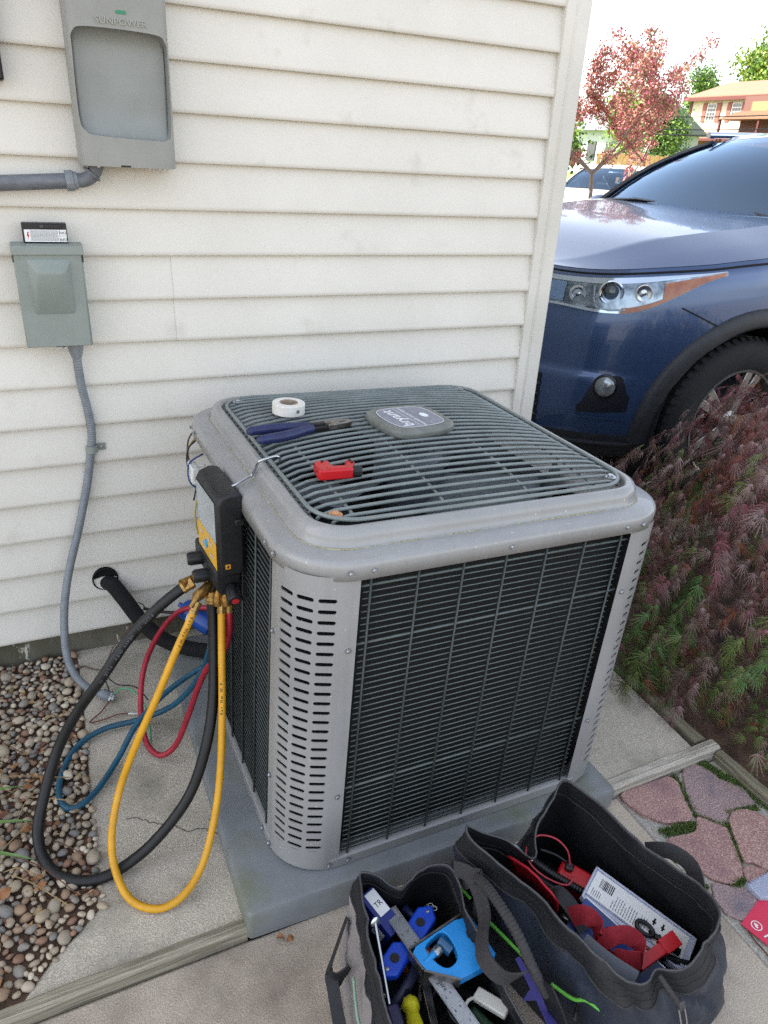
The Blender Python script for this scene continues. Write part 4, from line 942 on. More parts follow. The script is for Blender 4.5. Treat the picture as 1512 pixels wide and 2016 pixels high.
# lineman's pliers
pr_ = thing_m('pliers', 'steel pliers with dark blue grips lying on the fan guard', 'pliers', on_ac(-.238, .028, .799, R(7)))
m_grip = mat('navy_grip', '#1c2348', .45, col2='#232b55', nscale=40, rvar=.1); m_ps = mat('ground_steel', '#8f8a85', .3, metal=.9, col2='#6a6560', nscale=60, rvar=.1); m_pd = mat('dark_steel', '#2b2a2b', .4, metal=.7)
for s_ in (1, -1):
    P_ = [(-.122, s_*.026, 0), (-.10, s_*.0265, .001), (-.07, s_*.025, .001), (-.035, s_*.019, .002), (-.01, s_*.012, .003), (.012, s_*.008, .004)]
    pp = spline(P_, 5); n = len(pp); rr_ = [.0085+.0026*math.sin(PI*min(1, i/n*1.1)) if i > 1 else .0055+.001*i for i in range(n)]
    b = MB(); b.tube(pp, rr_, 12); b.build('grip', m_grip, pr_, smooth=179)
    b = MB(); b.prism([(.010, s_*.003), (.010, s_*.0135), (.035, s_*.012), (.05, s_*.013), (.052, -s_*.001), (.03, -s_*.002)], -.002+.002*s_, .008+.002*s_); b.build('handle_root', m_pd, pr_, bevel=.002)
    b = MB(); b.prism([(.046, s_*.002), (.048, s_*.0135), (.060, s_*.0155), (.088, s_*.0115), (.108, s_*.0075), (.110, s_*.0005), (.098, s_*.0005), (.094, s_*.0035), (.082, s_*.0040), (.077, s_*.0006)], -.004, .0095); b.build('jaw', m_ps, pr_, bevel=.0012)
b = MB(); b.lathe([(.0075, -.004), (.0075, .0105), (.006, .0112), (0, .0114)], 16, T(.052, 0, 0), cap=False); b.build('pivot', m_ps, pr_, smooth=35)
# tube cutter
tc_ = thing_m('tube_cutter', 'small red tube cutter with black knob on the fan guard', 'tube cutter', on_ac(-.256, -.195, .787, R(-6)) @ Matrix.Scale(1.16, 4))
m_red = mat('red_enamel', '#b3161f', .32, col2='#a8131c', nscale=40, rvar=.06)
b = MB(); P_ = [(-.036, -.016), (-.036, .016), (-.030, .025), (-.014, .025), (-.009, .020), (-.012, .010), (-.006, .002), (.012, .002), (.018, .010), (.016, .018), (.020, .023), (.030, .022), (.032, .012), (.026, .000), (.022, -.016), (-.030, -.018)]
b.prism(P_, .002, .020); b.build('frame', m_red, tc_, bevel=.003, segs=3)
b = MB(); b.box(-.022, .014, -.013, -.003, .0195, .0206); b.build('frame_boss', m_red, tc_, bevel=.0006)
b = MB(); b.lathe([(.0085, 0), (.0098, .001), (.0098, .013), (.008, .015), (.005, .0152), (.005, .013), (0, .013)], 10, T(.022, -.008, .011) @ rotm(0, PI/2, 0)); b.build('knob', m_blk, tc_, smooth=20)
for (x, y) in [(-.022, .018), (.024, .017), (.026, .009)]: b = MB(); b.lathe([(.0026, 0), (.0026, .0022), (0, .0022)], 10, T(x, y, .0195), cap=False); b.build('roller_pin', m_blackp, tc_)
b = MB(); b.lathe([(0, 0), (.0075, .001), (.0075, .002), (0, .003)], 16, T(-.010, .013, .009)); b.build('roller', m_ps, tc_)
textmesh('white_lettering', 'HILMOR', .0055, m_white, T(-.006, -.008, .0208) @ rotm(0, 0, 0), tc_, .0001) if False else None
# ================================================================== tool bags and what is in them
m_nylon = mat('black_nylon', '#151619', .6, col2='#1b1c20', nscale=30, bump=.35, bscale=1400, bdist=.0006, rvar=.08)
m_nylon_b = mat('blue_black_nylon', '#2b313d', .42, col2='#20242d', nscale=14, bump=.3, bscale=1400, bdist=.0006, rvar=.08)
m_taupe = mat('faded_taupe_nylon', '#6f6866', .8, col2='#7e7774', nscale=14, bump=.4, bscale=1200, bdist=.0008, sheen=.2)
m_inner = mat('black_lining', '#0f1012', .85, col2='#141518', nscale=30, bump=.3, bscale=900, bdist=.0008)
m_web = mat('grey_webbing', '#2c2a2b', .8, col2='#353334', nscale=200, bump=.6, bscale=700, bdist=.001)
m_green = mat('lime_piping', '#5fae3c', .6); m_greenp = mat('faded_green_piping', '#7f9a86', .8)
m_zip = mat('zip_teeth', '#4a4a4c', .5, col2='#303032', nscale=600)
def smooth_rim(P_, per=6): return spline(P_, per, True)
def bag(name, label, rim, foot, z0, mats, trim_h, bulge, seed, group):
    """rim: closed list of (x,y,z); foot: same-length list of (x,y) on the ground."""
    rim_ = smooth_rim(rim, 5); foot_ = smooth_rim([(x, y, z0) for x, y in foot], 5); n = len(rim_)
    t = thing(name, label, 'tool bag', (sum(p[0] for p in foot)/len(foot), sum(p[1] for p in foot)/len(foot), z0), group=group)
    cx = sum(p.x for p in foot_)/n; cy = sum(p.y for p in foot_)/n
    rows = 18; outer = []; inner = []
    for j in range(rows+1):
        v = j/rows; ro, ri = [], []
        for i in range(n):
            a, c_ = rim_[i], foot_[i]; p = a.lerp(c_, v)
            d = Vector((p.x-cx, p.y-cy, 0)); d.normalize()
            k = bulge*math.sin(PI*min(1, v*1.08))
            cr_ = (1-abs(mnoise.noise(Vector((p.x*13+p.z*9, p.y*13-p.z*7, p.z*9+seed)))))**5
            k += (.014*mnoise.noise(Vector((p.x*12, p.y*12, p.z*9+seed)))+.007*mnoise.noise(Vector((p.x*26, p.y*26, p.z*20+seed)))+.003*mnoise.noise(Vector((p.x*60, p.y*60, p.z*50+seed)))-.017*cr_)*math.sin(PI*min(1, .16+v))
            q = p+d*k; ro.append(tuple(q)); ri.append(tuple(p+d*(k*.8-.0045)+Vector((0, 0, .004 if j == rows else 0))))
        outer.append(ro); inner.append(ri)
    hb = max(1, int(rows*trim_h))
    b = MB(); b.grid(outer[hb:], closed_v=True); b.f.append(tuple((rows-hb)*n+i for i in range(n))); b.mi.append(0); b.build('shell', mats[0], t, keep=True, smooth=60)
    b = MB(); b.grid(outer[:hb+1], closed_v=True); b.build('zip_band', mats[1], t, keep=True, smooth=60)
    hi2 = max(2, int(rows*.22)); b = MB(); b.grid(inner[hi2:], closed_v=True, flip=True); b.f.append(tuple((rows-hi2)*n+i for i in range(n))[::-1]); b.mi.append(0); b.build('lining', m_inner, t, keep=True, smooth=60)
    b = MB(); b.grid(inner[:hi2+1], closed_v=True, flip=True); b.build('inner_band', mats[1], t, keep=True, smooth=60)
    b = MB(); b.tube(inner[hi2], .0016, 4, closed=True); b.tube(outer[hb], .0020, 5, closed=True); b.build('seam', m_web, t, keep=True, smooth=179)
    b = MB()
    for row, o_ in ((outer[max(1, hb-1)], .0012), (inner[max(1, hi2-1)], -.0012), (outer[1], .0012)):
        L_ = 0
        for i in range(n):
            a, c_ = Vector(row[i]), Vector(row[(i+1) % n]); d = Vector((a.x-cx, a.y-cy, 0)).normalized()*o_; m_ = max(1, int((c_-a).length/.0055))
            for q in range(m_): b.tube([a.lerp(c_, (q+.12)/m_)+d, a.lerp(c_, (q+.78)/m_)+d], .0007, 4)
    b.build('stitching', mat('dark_thread', '#2b2c30', .8), t, keep=True, smooth=0)
    b = MB(); b.grid([outer[0], [tuple((Vector(a)+Vector(c_))/2+Vector((0, 0, .0022))) for a, c_ in zip(outer[0], inner[0])], inner[0]], closed_v=True, flip=True); b.build('rim_binding', m_web, t, keep=True, smooth=60)
    zp = [tuple(Vector(a)*.55+Vector(c_)*.45+Vector((0, 0, .0030))) for a, c_ in zip(outer[0], inner[0])]
    b = MB(); b.tube(zp, .0019, 5, closed=True); b.build('zip', m_zip, t, keep=True, smooth=179)
    return t, rim_, outer
GB = 'open tool bags in front of the unit'
rimB = [(.804, -1.088, .29), (.832, -1.126, .285), (.862, -1.187, .265), (.889, -1.273, .25), (.923, -1.343, .245), (.923, -1.383, .25), (.908, -1.415, .25), (.865, -1.442, .25), (.814, -1.457, .245), (.779, -1.453, .23), (.751, -1.440, .222), (.712, -1.455, .232), (.683, -1.44, .24), (.658, -1.399, .25), (.636, -1.32, .255), (.609, -1.236, .26), (.583, -1.175, .265), (.571, -1.122, .27), (.574, -1.106, .275), (.601, -1.119, .26), (.641, -1.139, .245), (.690, -1.165, .205), (.712, -1.140, .235), (.746, -1.116, .265)]
footB = [(.855, -1.045), (.875, -1.10), (.895, -1.18), (.925, -1.26), (.955, -1.34), (.965, -1.39), (.955, -1.425), (.915, -1.46), (.86, -1.475), (.82, -1.482), (.78, -1.488), (.73, -1.492), (.70, -1.48), (.675, -1.44), (.655, -1.36), (.632, -1.27), (.61, -1.19), (.592, -1.12), (.592, -1.085), (.62, -1.07), (.66, -1.06), (.70, -1.052), (.74, -1.046), (.80, -1.04)]
bigbag, rB, oB = bag('tool_bag', 'large open black tool bag with lime piping, right of the smaller bag', rimB, footB, -.02, (m_nylon_b, m_nylon), .22, .018, 3, GB)
# lime piping on the outer face (near side)
for P_ in ([(.566, -1.099, .150), (.562, -1.133, .150), (.571, -1.16, .142)], [(.572, -1.20, .148), (.588, -1.259, .150), (.605, -1.303, .142)], [(.622, -1.348, .138), (.640, -1.383, .140), (.656, -1.40, .150), (.672, -1.434, .150)]):
    b = MB(); b.tube(spline(P_, 6), .0032, 8); b.build('piping', m_green, bigbag, keep=True, smooth=179)
# ribbed grab handle on the near side
hp = spline([(.572, -1.165, .205), (.560, -1.185, .235), (.556, -1.215, .255), (.556, -1.262, .262), (.560, -1.31, .252), (.566, -1.355, .222), (.585, -1.378, .175)], 10); dn_ = []
for i in range(len(hp)-1):
    n = max(1, int((hp[i+1]-hp[i]).length/.0015)); dn_ += [hp[i].lerp(hp[i+1], k/n) for k in range(n)]
b = MB(); b.tube(dn_, [.0088+.0008*math.sin(i*1.55) if 18 < i < len(dn_)-22 else .0075 for i in range(len(dn_))], 10); b.build('grab_handle', m_web, bigbag, keep=True, smooth=179)
b = MB(); b.ribbon(spline([(.585, -1.15, .17), (.578, -1.158, .19), (.572, -1.168, .212), (.566, -1.18, .232)], 4), (.3, -1, .1), .034, .003); b.build('handle_tab', m_web, bigbag, keep=True, smooth=60)
b = MB(); b.ribbon(spline([(.578, -1.37, .205), (.588, -1.385, .175), (.602, -1.40, .13), (.618, -1.41, .10)], 4), (.3, -1, .1), .040, .003); b.build('handle_tab', m_nylon, bigbag, keep=True, smooth=60)
# far handle tab showing past the right side
b = MB(); b.ribbon(spline([(.908, -1.24, .215), (.935, -1.268, .232), (.955, -1.305, .225), (.955, -1.335, .19)], 5), (.2, .3, 1), .03, .004); b.build('side_loop', m_web, bigbag, keep=True, smooth=60)
# zip puller hanging on the near right corner
zp_ = bpy.data.objects.new('zip_puller', None); COL.objects.link(zp_); zp_.parent = bigbag; zp_.matrix_parent_inverse = root_world(bigbag).inverted()
Mz = frame((.775, -1.485, .170), (.15, -.35, -1), (1, 0, 0))
b = MB(); P_ = rrect(.021, .0075, .004, 4); Q_ = rrect(.017, .0045, .0025, 4); n = len(P_)
b.add([(x, y, 0) for x, y in P_]+[(x, y, 0) for x, y in Q_]+[(x, y, .002) for x, y in P_]+[(x, y, .002) for x, y in Q_], [(i, (i+1) % n, (i+1) % n+n, i+n) for i in range(n)]+[(i+2*n, i+3*n, (i+1) % n+3*n, (i+1) % n+2*n) for i in range(n)]+[(i, i+2*n, (i+1) % n+2*n, (i+1) % n) for i in range(n)]+[(i+n, (i+1) % n+n, (i+1) % n+3*n, i+3*n) for i in range(n)], Mz)
b.build('pull_tab', mat('bright_steel', '#b9bcbf', .22, metal=1), zp_, smooth=30); bpy.data.objects['pull_tab'].parent = zp_
b = MB(); b.box(-.030, -.014, -.006, .006, -.005, .006, Mz); b.build('slider', m_zip, zp_, bevel=.002)
b = MB(); b.tube(spline([(.751, -1.442, .224), (.755, -1.462, .215), (.765, -1.475, .198), (.772, -1.482, .186)], 5), .0045, 8); b.build('zip_tail', m_web, bigbag, keep=True, smooth=179)
rimS = [(.367, -1.08, .21), (.379, -1.079, .215), (.403, -1.09, .205), (.42, -1.111, .195), (.442, -1.122, .188), (.471, -1.111, .2), (.502, -1.11, .21), (.531, -1.127, .215), (.537, -1.156, .21), (.534, -1.197, .2), (.530, -1.249, .195), (.527, -1.293, .19), (.525, -1.339, .185), (.525, -1.385, .18), (.522, -1.432, .18), (.50, -1.473, .18), (.408, -1.483, .18), (.325, -1.44, .19), (.318, -1.346, .195), (.326, -1.28, .2), (.339, -1.207, .205), (.351, -1.137, .21)]
footS = [(.345, -1.07), (.37, -1.055), (.40, -1.05), (.43, -1.05), (.46, -1.05), (.49, -1.055), (.52, -1.065), (.548, -1.10), (.552, -1.15), (.55, -1.20), (.548, -1.25), (.546, -1.29), (.545, -1.34), (.545, -1.385), (.54, -1.44), (.50, -1.485), (.41, -1.495), (.31, -1.45), (.295, -1.35), (.30, -1.28), (.312, -1.20), (.33, -1.12)]
smallbag, rS, oS = bag('tool_bag', 'small open taupe tool bag with black trim, left of the larger bag', rimS, footS, -.02, (m_taupe, m_nylon), .26, .010, 9, GB)
for P_ in ([(.318, -1.20, .118), (.303, -1.26, .105), (.297, -1.33, .10), (.297, -1.40, .10)], ):
    b = MB(); b.tube(spline(P_, 6), .0026, 8); b.build('piping', m_greenp, smallbag, keep=True, smooth=179)
# loose carry strap folded over the right rim and webbing tab on the left
b = MB(); b.ribbon(spline([(.535, -1.145, .225), (.552, -1.17, .232), (.556, -1.20, .218), (.545, -1.24, .208), (.520, -1.272, .212), (.505, -1.305, .212), (.515, -1.34, .212), (.54, -1.352, .215), (.572, -1.345, .205)], 7), [(.5, -.3, .8)]*57, .030, .0028); b.build('carry_strap', m_web, smallbag, keep=True, smooth=60)
b = MB(); b.ribbon(spline([(.545, -1.16, .20), (.560, -1.185, .24), (.556, -1.205, .21), (.548, -1.22, .18)], 6), [(.2, -1, .2)]*19, .028, .0028); b.build('strap_keeper', m_web, smallbag, keep=True, smooth=60)
b = MB(); b.ribbon(spline([(.345, -1.10, .13), (.318, -1.125, .105), (.290, -1.155, .080), (.300, -1.172, .085), (.325, -1.168, .095)], 6), [(.25, -.1, 1)]*25, .040, .003); b.build('side_tab', m_nylon, smallbag, keep=True, smooth=60)
b = MB(); b.ribbon(spline([(.292, -1.16, .082), (.285, -1.22, .05), (.277, -1.30, .02), (.270, -1.40, -.01)], 6), [(1, 0, .3)]*19, .022, .003); b.build('hanging_strap', m_nylon, smallbag, keep=True, smooth=60)
GI = 'tools in the open bags'
# dark soft filling under the visible tools
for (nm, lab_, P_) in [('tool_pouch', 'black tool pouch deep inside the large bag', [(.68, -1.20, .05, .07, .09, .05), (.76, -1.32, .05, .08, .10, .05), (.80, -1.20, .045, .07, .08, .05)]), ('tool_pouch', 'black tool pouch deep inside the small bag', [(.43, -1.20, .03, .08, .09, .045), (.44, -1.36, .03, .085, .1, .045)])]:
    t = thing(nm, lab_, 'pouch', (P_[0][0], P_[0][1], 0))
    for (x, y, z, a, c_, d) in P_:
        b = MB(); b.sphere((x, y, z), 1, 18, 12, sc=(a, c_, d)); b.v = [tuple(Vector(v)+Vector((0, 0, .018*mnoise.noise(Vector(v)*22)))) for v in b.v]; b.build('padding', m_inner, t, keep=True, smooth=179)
# --- combination square
cs_ = thing('combination_square', 'steel combination square with bright blue head in the small bag', 'square', (.43, -1.24, .15), group=GI)
m_ruler = mat('brushed_steel', '#a9adb2', .38, metal=.7, col2='#9fa3a8', nscale=40, rvar=.05); m_sky = mat('bright_blue_cast', '#1f7fc4', .35, col2='#2787cb', nscale=20)
Mr = frame((.416, -1.128, .150), (.036, -.230, .006), (1, .14, 0)); Lr = .30
b = MB(); b.box(0, Lr, -.014, .014, 0, .002, Mr); rl = b.build('rule', m_ruler, cs_, keep=True)
b = MB()
for i in range(1, 96):
    L = .007 if i % 8 == 0 else (.005 if i % 4 == 0 else .003)
    b.box(i*.0031, i*.0031+.0005, .014-L, .014, .002, .00215, Mr); b.box(i*.0031+.0015, i*.0031+.002, -.014, -.014+L*.8, .002, .00215, Mr)
b.build('graduations', m_blackp, rl, keep=True)
for i in range(1, 12):
    textmesh('numeral', str(12-i), .0065, m_blackp, Mr @ T(i*.0254+.002, .004, .0022) @ rotm(0, 0, PI/2), rl, .0001, keep=True); textmesh('numeral', str(i), .0065, m_blackp, Mr @ T(i*.0254+.004, -.007, .0022) @ rotm(0, 0, -PI/2), rl, .0001, keep=True)
textmesh('rule_lettering', 'empire', .011, m_blackp, Mr @ T(.158, .0, .0022) @ rotm(0, 0, 0), rl, .0001, keep=True)
# head: 45/90 degree frame with an open window, thumb nut and level
zh = .156
ho = [(.412, -1.222), (.540, -1.196), (.548, -1.292), (.470, -1.298), (.420, -1.262)]; hi_ = [(.438, -1.228), (.474, -1.213), (.486, -1.225), (.484, -1.262), (.462, -1.274), (.446, -1.262)]
def ringpoly(o_, i_, z0, z1):
    b = MB(); O = spline([(x, y, 0) for x, y in o_], 1, True); I = spline([(x, y, 0) for x, y in i_], 4, True)
    c0 = Vector((sum(p[0] for p in i_)/len(i_), sum(p[1] for p in i_)/len(i_), 0)); out_ = []
    for p in I:
        d = (p-c0).normalized(); best = None
        for k in range(len(o_)):
            a = Vector(o_[k]+(0,))-c0; e = Vector(o_[(k+1) % len(o_)]+(0,))-c0-a; den = d.x*e.y-d.y*e.x
            if abs(den) < 1e-9: continue
            tt = (a.x*e.y-a.y*e.x)/den; uu = (a.x*d.y-a.y*d.x)/den
            if tt > 0 and -1e-6 <= uu <= 1+1e-6: best = tt if best is None else min(best, tt)
        out_.append(c0+d*best)
    n = len(I); G = [[(p.x, p.y, z0) for p in out_], [(p.x, p.y, z1) for p in out_], [(p.x, p.y, z1) for p in I], [(p.x, p.y, z0) for p in I]]
    b.grid(G, closed_u=True, closed_v=True); me_ = b.mesh('x', m_sky, 30); bm = bmesh.new(); bm.from_mesh(me_); bmesh.ops.recalc_face_normals(bm, faces=bm.faces); bm.to_mesh(me_); bm.free(); return me_
me_ = ringpoly(ho, hi_, zh-.004, zh+.014); me_.name = 'head'; link('head', me_, cs_, keep=True, bevel=.0012)
b = MB()
for k in (0, 4, 3):
    a, c_ = Vector(ho[k]+(zh+.005,)), Vector(ho[(k+1) % 5]+(zh+.005,)); cc = Vector((.48, -1.25, zh+.005)); nn_ = ((a+c_)/2-cc).normalized()*.0022
    b.ribbon([a+nn_, c_+nn_], (0, 0, 1), .021, .0035)
b.build('ground_edges', m_ps, cs_, keep=True, smooth=20)
b = MB(); b.lathe([(.0085, 0), (.0092, .002), (.0092, .012), (.0085, .014)], 18, T(.450, -1.240, zh+.006) @ rotm(0, PI/2, R(20))); b.build('thumb_nut', m_brass if False else m_screw, cs_, keep=True, smooth=20)
b = MB(); b.cyl((.425, -1.250, zh+.009), (.450, -1.241, zh+.009), .006, 12); b.build('clamp_stem', m_sky, cs_, keep=True)
b = MB(); b.cyl((.470, -1.222, zh+.006), (.482, -1.245, zh+.002), .011, 14); b.build('level_vial', mat('smoky_blue', '#1c4a6e', .2), cs_, keep=True)
# --- the rest of the small bag
t = thing('steel_pin', 'long bright steel pin with flat head leaning inside the small bag', 'pin', (.355, -1.264, .14), group=GI)
b = MB(); b.cyl((.369, -1.166, .192), (.352, -1.272, .135), .0034, 10); b.build('shank', mat('bright_steel', '#b9bcbf', .22, metal=1), t, keep=True, smooth=60)
b = MB(); b.lathe([(.0095, 0), (.0095, .003), (.008, .0036), (0, .0036)], 14, frame((.369, -1.166, .192), (1, .1, -.2), (0, .45, 1))); b.build('head', mat('bright_steel', '#b9bcbf', .22, metal=1), t, keep=True, smooth=30)
m_cob = mat('cobalt_plastic', '#123fae', .3, col2='#1848bd', nscale=20)
def hexbody(t, M_, L, wd, h, hole, mm=m_cob):
    b = MB(); P_ = [(-L/2, 0), (-L*.28, -wd/2), (L*.28, -wd/2), (L/2, 0), (L*.28, wd/2), (-L*.28, wd/2)]
    b.prism(P_, 0, h, M_); b.build('body', mm, t, keep=True, bevel=.004, segs=3)
    b = MB(); b.lathe([(hole, h+.0002), (hole, h+.0008), (0, h+.0006)], 18, M_, cap=False); b.build('recess', m_blackp, t, keep=True)
    b = MB(); b.lathe([(.0035, h), (.003, h+.0016), (0, h+.002)], 10, M_ @ T(L*.30, 0, 0), cap=False); b.build('screw_head', m_screw, t, keep=True)
t = thing('blue_tool_handle', 'cobalt blue plastic tool head right of the steel rule', 'tool', (.465, -1.165, .13), group=GI); hexbody(t, frame((.462, -1.168, .128), (.75, .45, .1), (-.5, .8, 0)), .080, .040, .018, .0085)
t = thing('blue_tool_handle', 'cobalt blue plastic tool head left of the steel rule', 'tool', (.395, -1.20, .12), group=GI); hexbody(t, frame((.393, -1.207, .122), (-.75, -.45, -.1), (.5, -.8, 0)), .075, .040, .018, .0085)
t = thing('parts_box', 'small blue and white cardboard box standing in the small bag', 'box', (.385, -1.14, .13), group=GI)
Mb = frame((.372, -1.098, .172), (.35, -.85, -.30), (.9, .35, 0)); b = MB(); b.box(0, .085, -.004, .030, -.055, 0, Mb); b.build('carton', mat('dark_blue_card', '#16246e', .5), t, keep=True, bevel=.001)
b = MB(); b.box(.004, .050, .004, .028, .0002, .0008, Mb); b.build('white_panel', m_white, t, keep=True); b = MB(); b.box(.050, .075, -.0008, -.0042, -.045, -.018, Mb); b.build('side_label', m_white, t, keep=True)
textmesh('box_lettering', 'TR', .014, m_blackp, Mb @ T(.030, .016, .001) @ rotm(0, 0, PI/2), t, .0001, keep=True)
t = thing('screwdriver', 'screwdriver with translucent yellow handle and black shaft in the small bag', 'screwdriver', (.385, -1.28, .12), group=GI)
b = MB(); b.cyl((.402, -1.225, .105), (.388, -1.275, .128), .0058, 10); b.build('shaft', m_blk, t, keep=True, smooth=60)
Ms = Matrix.Translation((.388, -1.275, .128)) @ Vector((-.014, -.05, .018)).to_track_quat('Z', 'Y').to_matrix().to_4x4(); b = MB(); b.lathe([(.006, 0), (.013, .003), (.0155, .010), (.0145, .020), (.011, .027), (.0125, .040), (.0145, .060), (.012, .080), (0, .084)], 8, Ms); b.build('handle', mat('yellow_acetate', '#b3ad1e', .18, col2='#8f8a14', nscale=40, spec=.7), t, keep=True, smooth=50)
t = thing('black_tape_roll', 'roll of black tape lying under the steel rule in the small bag', 'tape', (.465, -1.30, .08), group=GI)
b = MB(); b.lathe([(.018, 0), (.032, 0), (.033, .001), (.033, .018), (.032, .019), (.018, .019), (.018, 0)], 28, frame((.470, -1.315, .098), (1, .1, -.2), (-.1, 1, .1)), cap=False); b.build('winding', m_blk, t, keep=True, smooth=40)
t = thing('wire_connector', 'white plastic cable connector near the strap in the small bag', 'connector', (.505, -1.34, .12), group=GI)
Mc = frame((.512, -1.335, .128), (.5, -.8, .1), (.8, .5, 0)); b = MB(); b.box(-.03, .03, -.012, .012, 0, .012, Mc); b.build('housing', mat('off_white_plastic', '#c5c4bb', .5), t, keep=True, bevel=.003); b = MB(); b.tube(spline([(.488, -1.315, .132), (.475, -1.318, .136), (.463, -1.328, .132), (.455, -1.345, .118)], 5), .0028, 8); b.build('lead', mat('off_white_plastic', '#c5c4bb', .5), t, keep=True, smooth=179)
t = thing('green_handle_tool', 'dark green handled tool beside the white connector in the small bag', 'tool', (.485, -1.35, .12), group=GI)
b = MB(); b.tube(spline([(.482, -1.325, .118), (.492, -1.36, .122), (.503, -1.40, .125), (.51, -1.44, .12)], 5), [.007, .0075, .008, .0085, .009, .0095, .010, .010, .010, .010, .0095, .0095, .009, .009, .008, .007], 10); b.build('handle', mat('dark_green_rubber', '#12301f', .45), t, keep=True, smooth=179)
t = thing('pocket_case', 'dark purple plastic case against the left side of the small bag', 'case', (.352, -1.31, .13), group=GI)
b = MB(); b.box(-.028, .030, -.010, .012, -.04, .004, frame((.350, -1.305, .140), (-.1, -1, 0), (1, -.1, 0))); b.build('case_body', mat('dark_purple_plastic', '#272345', .4), t, keep=True, bevel=.004)
t = thing('steel_chain', 'short steel chain behind the blue tool in the small bag', 'chain', (.50, -1.14, .13), group=GI)
for i in range(7):
    b = MB(); a = i*.9; b.tube([tuple(frame((.492+.005*math.cos(i*2.1), -1.138-.004*i*.6, .132+.002*i), (math.cos(a), math.sin(a), .2), (-math.sin(a), math.cos(a), .6)) @ Vector((.006*math.cos(k*PI/5), .004*math.sin(k*PI/5), 0))) for k in range(10)], .0011, 5, closed=True); b.build('chain_link', m_screw, t, keep=True, smooth=179)
t = thing('plastic_cross', 'purple plastic cross piece standing between the two bags', 'tool', (.592, -1.35, .1), group=GI)
Mp = frame((.590, -1.352, .135), (.12, -.90, -.35), (.9, .15, 0)); b = MB(); b.prism([(-.060, -.004), (-.012, -.006), (-.004, -.030), (.006, -.007), (.055, -.012), (.060, .006), (.010, .008), (.004, .034), (-.010, .009), (-.060, .006)], -.0015, .0015, Mp); b.build('cross_plate', mat('purple_plastic', '#3a3578', .45), t, keep=True, bevel=.0006)
# --- big bag: flexible lamp, meter, case, card, straps
t = thing('flexible_lamp', 'black gooseneck work lamp with chrome head in the large bag', 'lamp', (.73, -1.18, .15), group=GI)
fp = spline([(.712, -1.150, .172), (.735, -1.178, .160), (.762, -1.206, .148), (.790, -1.232, .135)], 30); b = MB(); b.tube(fp, [.0078+.0010*math.sin(i*1.6) for i in range(len(fp))], 12); b.build('gooseneck', m_blk, t, keep=True, smooth=179)
b = MB(); b.cyl((.683, -1.118, .183), (.712, -1.150, .172), .0105, 16); b.build('lamp_head', mat('bright_steel', '#b9bcbf', .22, metal=1), t, keep=True, smooth=60)
t = thing('red_meter', 'red test meter with coiled red lead in the large bag', 'meter', (.785, -1.195, .13), group=GI)
Mm = frame((.787, -1.192, .135), (.55, -.80, -.1), (.8, .5, .15)); b = MB(); b.box(-.032, .034, -.022, .022, -.03, .012, Mm); b.build('meter_body', m_red, t, keep=True, bevel=.006, segs=3); b = MB(); b.lathe([(.009, 0), (.009, .010), (.006, .012), (0, .012)], 12, Mm @ T(-.015, .006, .012)); b.build('lead_socket', m_blk, t, keep=True, smooth=30)
b = MB(); b.tube(spline([(.783, -1.180, .158), (.782, -1.166, .185), (.766, -1.145, .202), (.738, -1.128, .205), (.710, -1.134, .202), (.694, -1.152, .192), (.704, -1.176, .176), (.727, -1.199, .164), (.752, -1.213, .158), (.770, -1.205, .160), (.765, -1.19, .158)], 8), .0019, 8); b.build('red_lead', mat('red_lead', '#a4353f', .4), t, keep=True, smooth=179)
b = MB(); b.tube(spline([(.744, -1.13, .165), (.77, -1.15, .16), (.79, -1.175, .15)], 6), .0035, 8); b.build('black_lead', m_blk, t, keep=True, smooth=179)
t = thing('clear_tool_case', 'clear plastic tool case with printed sheet and barcode in the large bag', 'case', (.83, -1.30, .13), group=GI)
Mcase = frame(Vector((.822, -1.206, .170))+Vector((-.9, -.55, -.15)).normalized()*.074, (.100, -.160, -.042), (.9, .55, .15)); m_clear = mat('milky_clear_plastic', '#b3b8c8', .15, col2='#a6acbd', nscale=30, spec=.6); LC = .205; WC = .074
b = MB(); b.box(0, LC, 0, WC, -.016, -.001, Mcase); b.build('case_shell', m_clear, t, keep=True, bevel=.003)
for (a0, a1, c0, c1) in ((0, LC, 0, .004), (0, LC, WC-.004, WC), (0, .004, 0, WC), (LC-.004, LC, 0, WC), (0, LC, .011, .0125)): b = MB(); b.box(a0, a1, c0, c1, -.001, .003, Mcase); b.build('case_rib', m_clear, t, keep=True, bevel=.001)
b = MB(); b.box(.006, LC-.012, .0145, WC-.006, -.0008, .0002, Mcase); sh_ = b.build('printed_sheet', m_white, t, keep=True)
b = MB(); rr_ = random.Random(2); x = .020
while x < .046: w_ = rr_.choice([.0008, .0014, .002]); b.box(x, x+w_, .040, .060, .0002, .0005, Mcase); x += w_+rr_.choice([.0009, .0016])
b.build('barcode', m_blackp, sh_, keep=True)
b = MB()
for i in range(14):
    x = .052+i*.0050; y = .018
    while y < .046-(.012 if i % 5 == 0 else 0): L = rr_.uniform(.003, .008); b.box(x, x+.0014, y, min(.047, y+L), .0002, .0004, Mcase); y += L+.0012
for i in range(5):
    x = .012+i*.004; b.box(x, x+.0012, .018, .036-rr_.uniform(0, .008), .0002, .0004, Mcase)
b.build('small_print', m_greyp, sh_, keep=True)
b = MB()
for i in range(7):
    x = .128+(i % 4)*.017; y = .022+(i//4)*.022; b.box(x, x+.0035, y, y+.014, .0002, .0005, Mcase); b.box(x-.002, x+.0055, y+.004, y+.0075, .0002, .0005, Mcase)
b.build('tool_pictures', m_blackp, sh_, keep=True); textmesh('sheet_lettering', 'CRAFT', .009, m_blackp, Mcase @ T(.040, .028, .0004) @ rotm(0, 0, PI/2), sh_, .0001, keep=True) if False else None
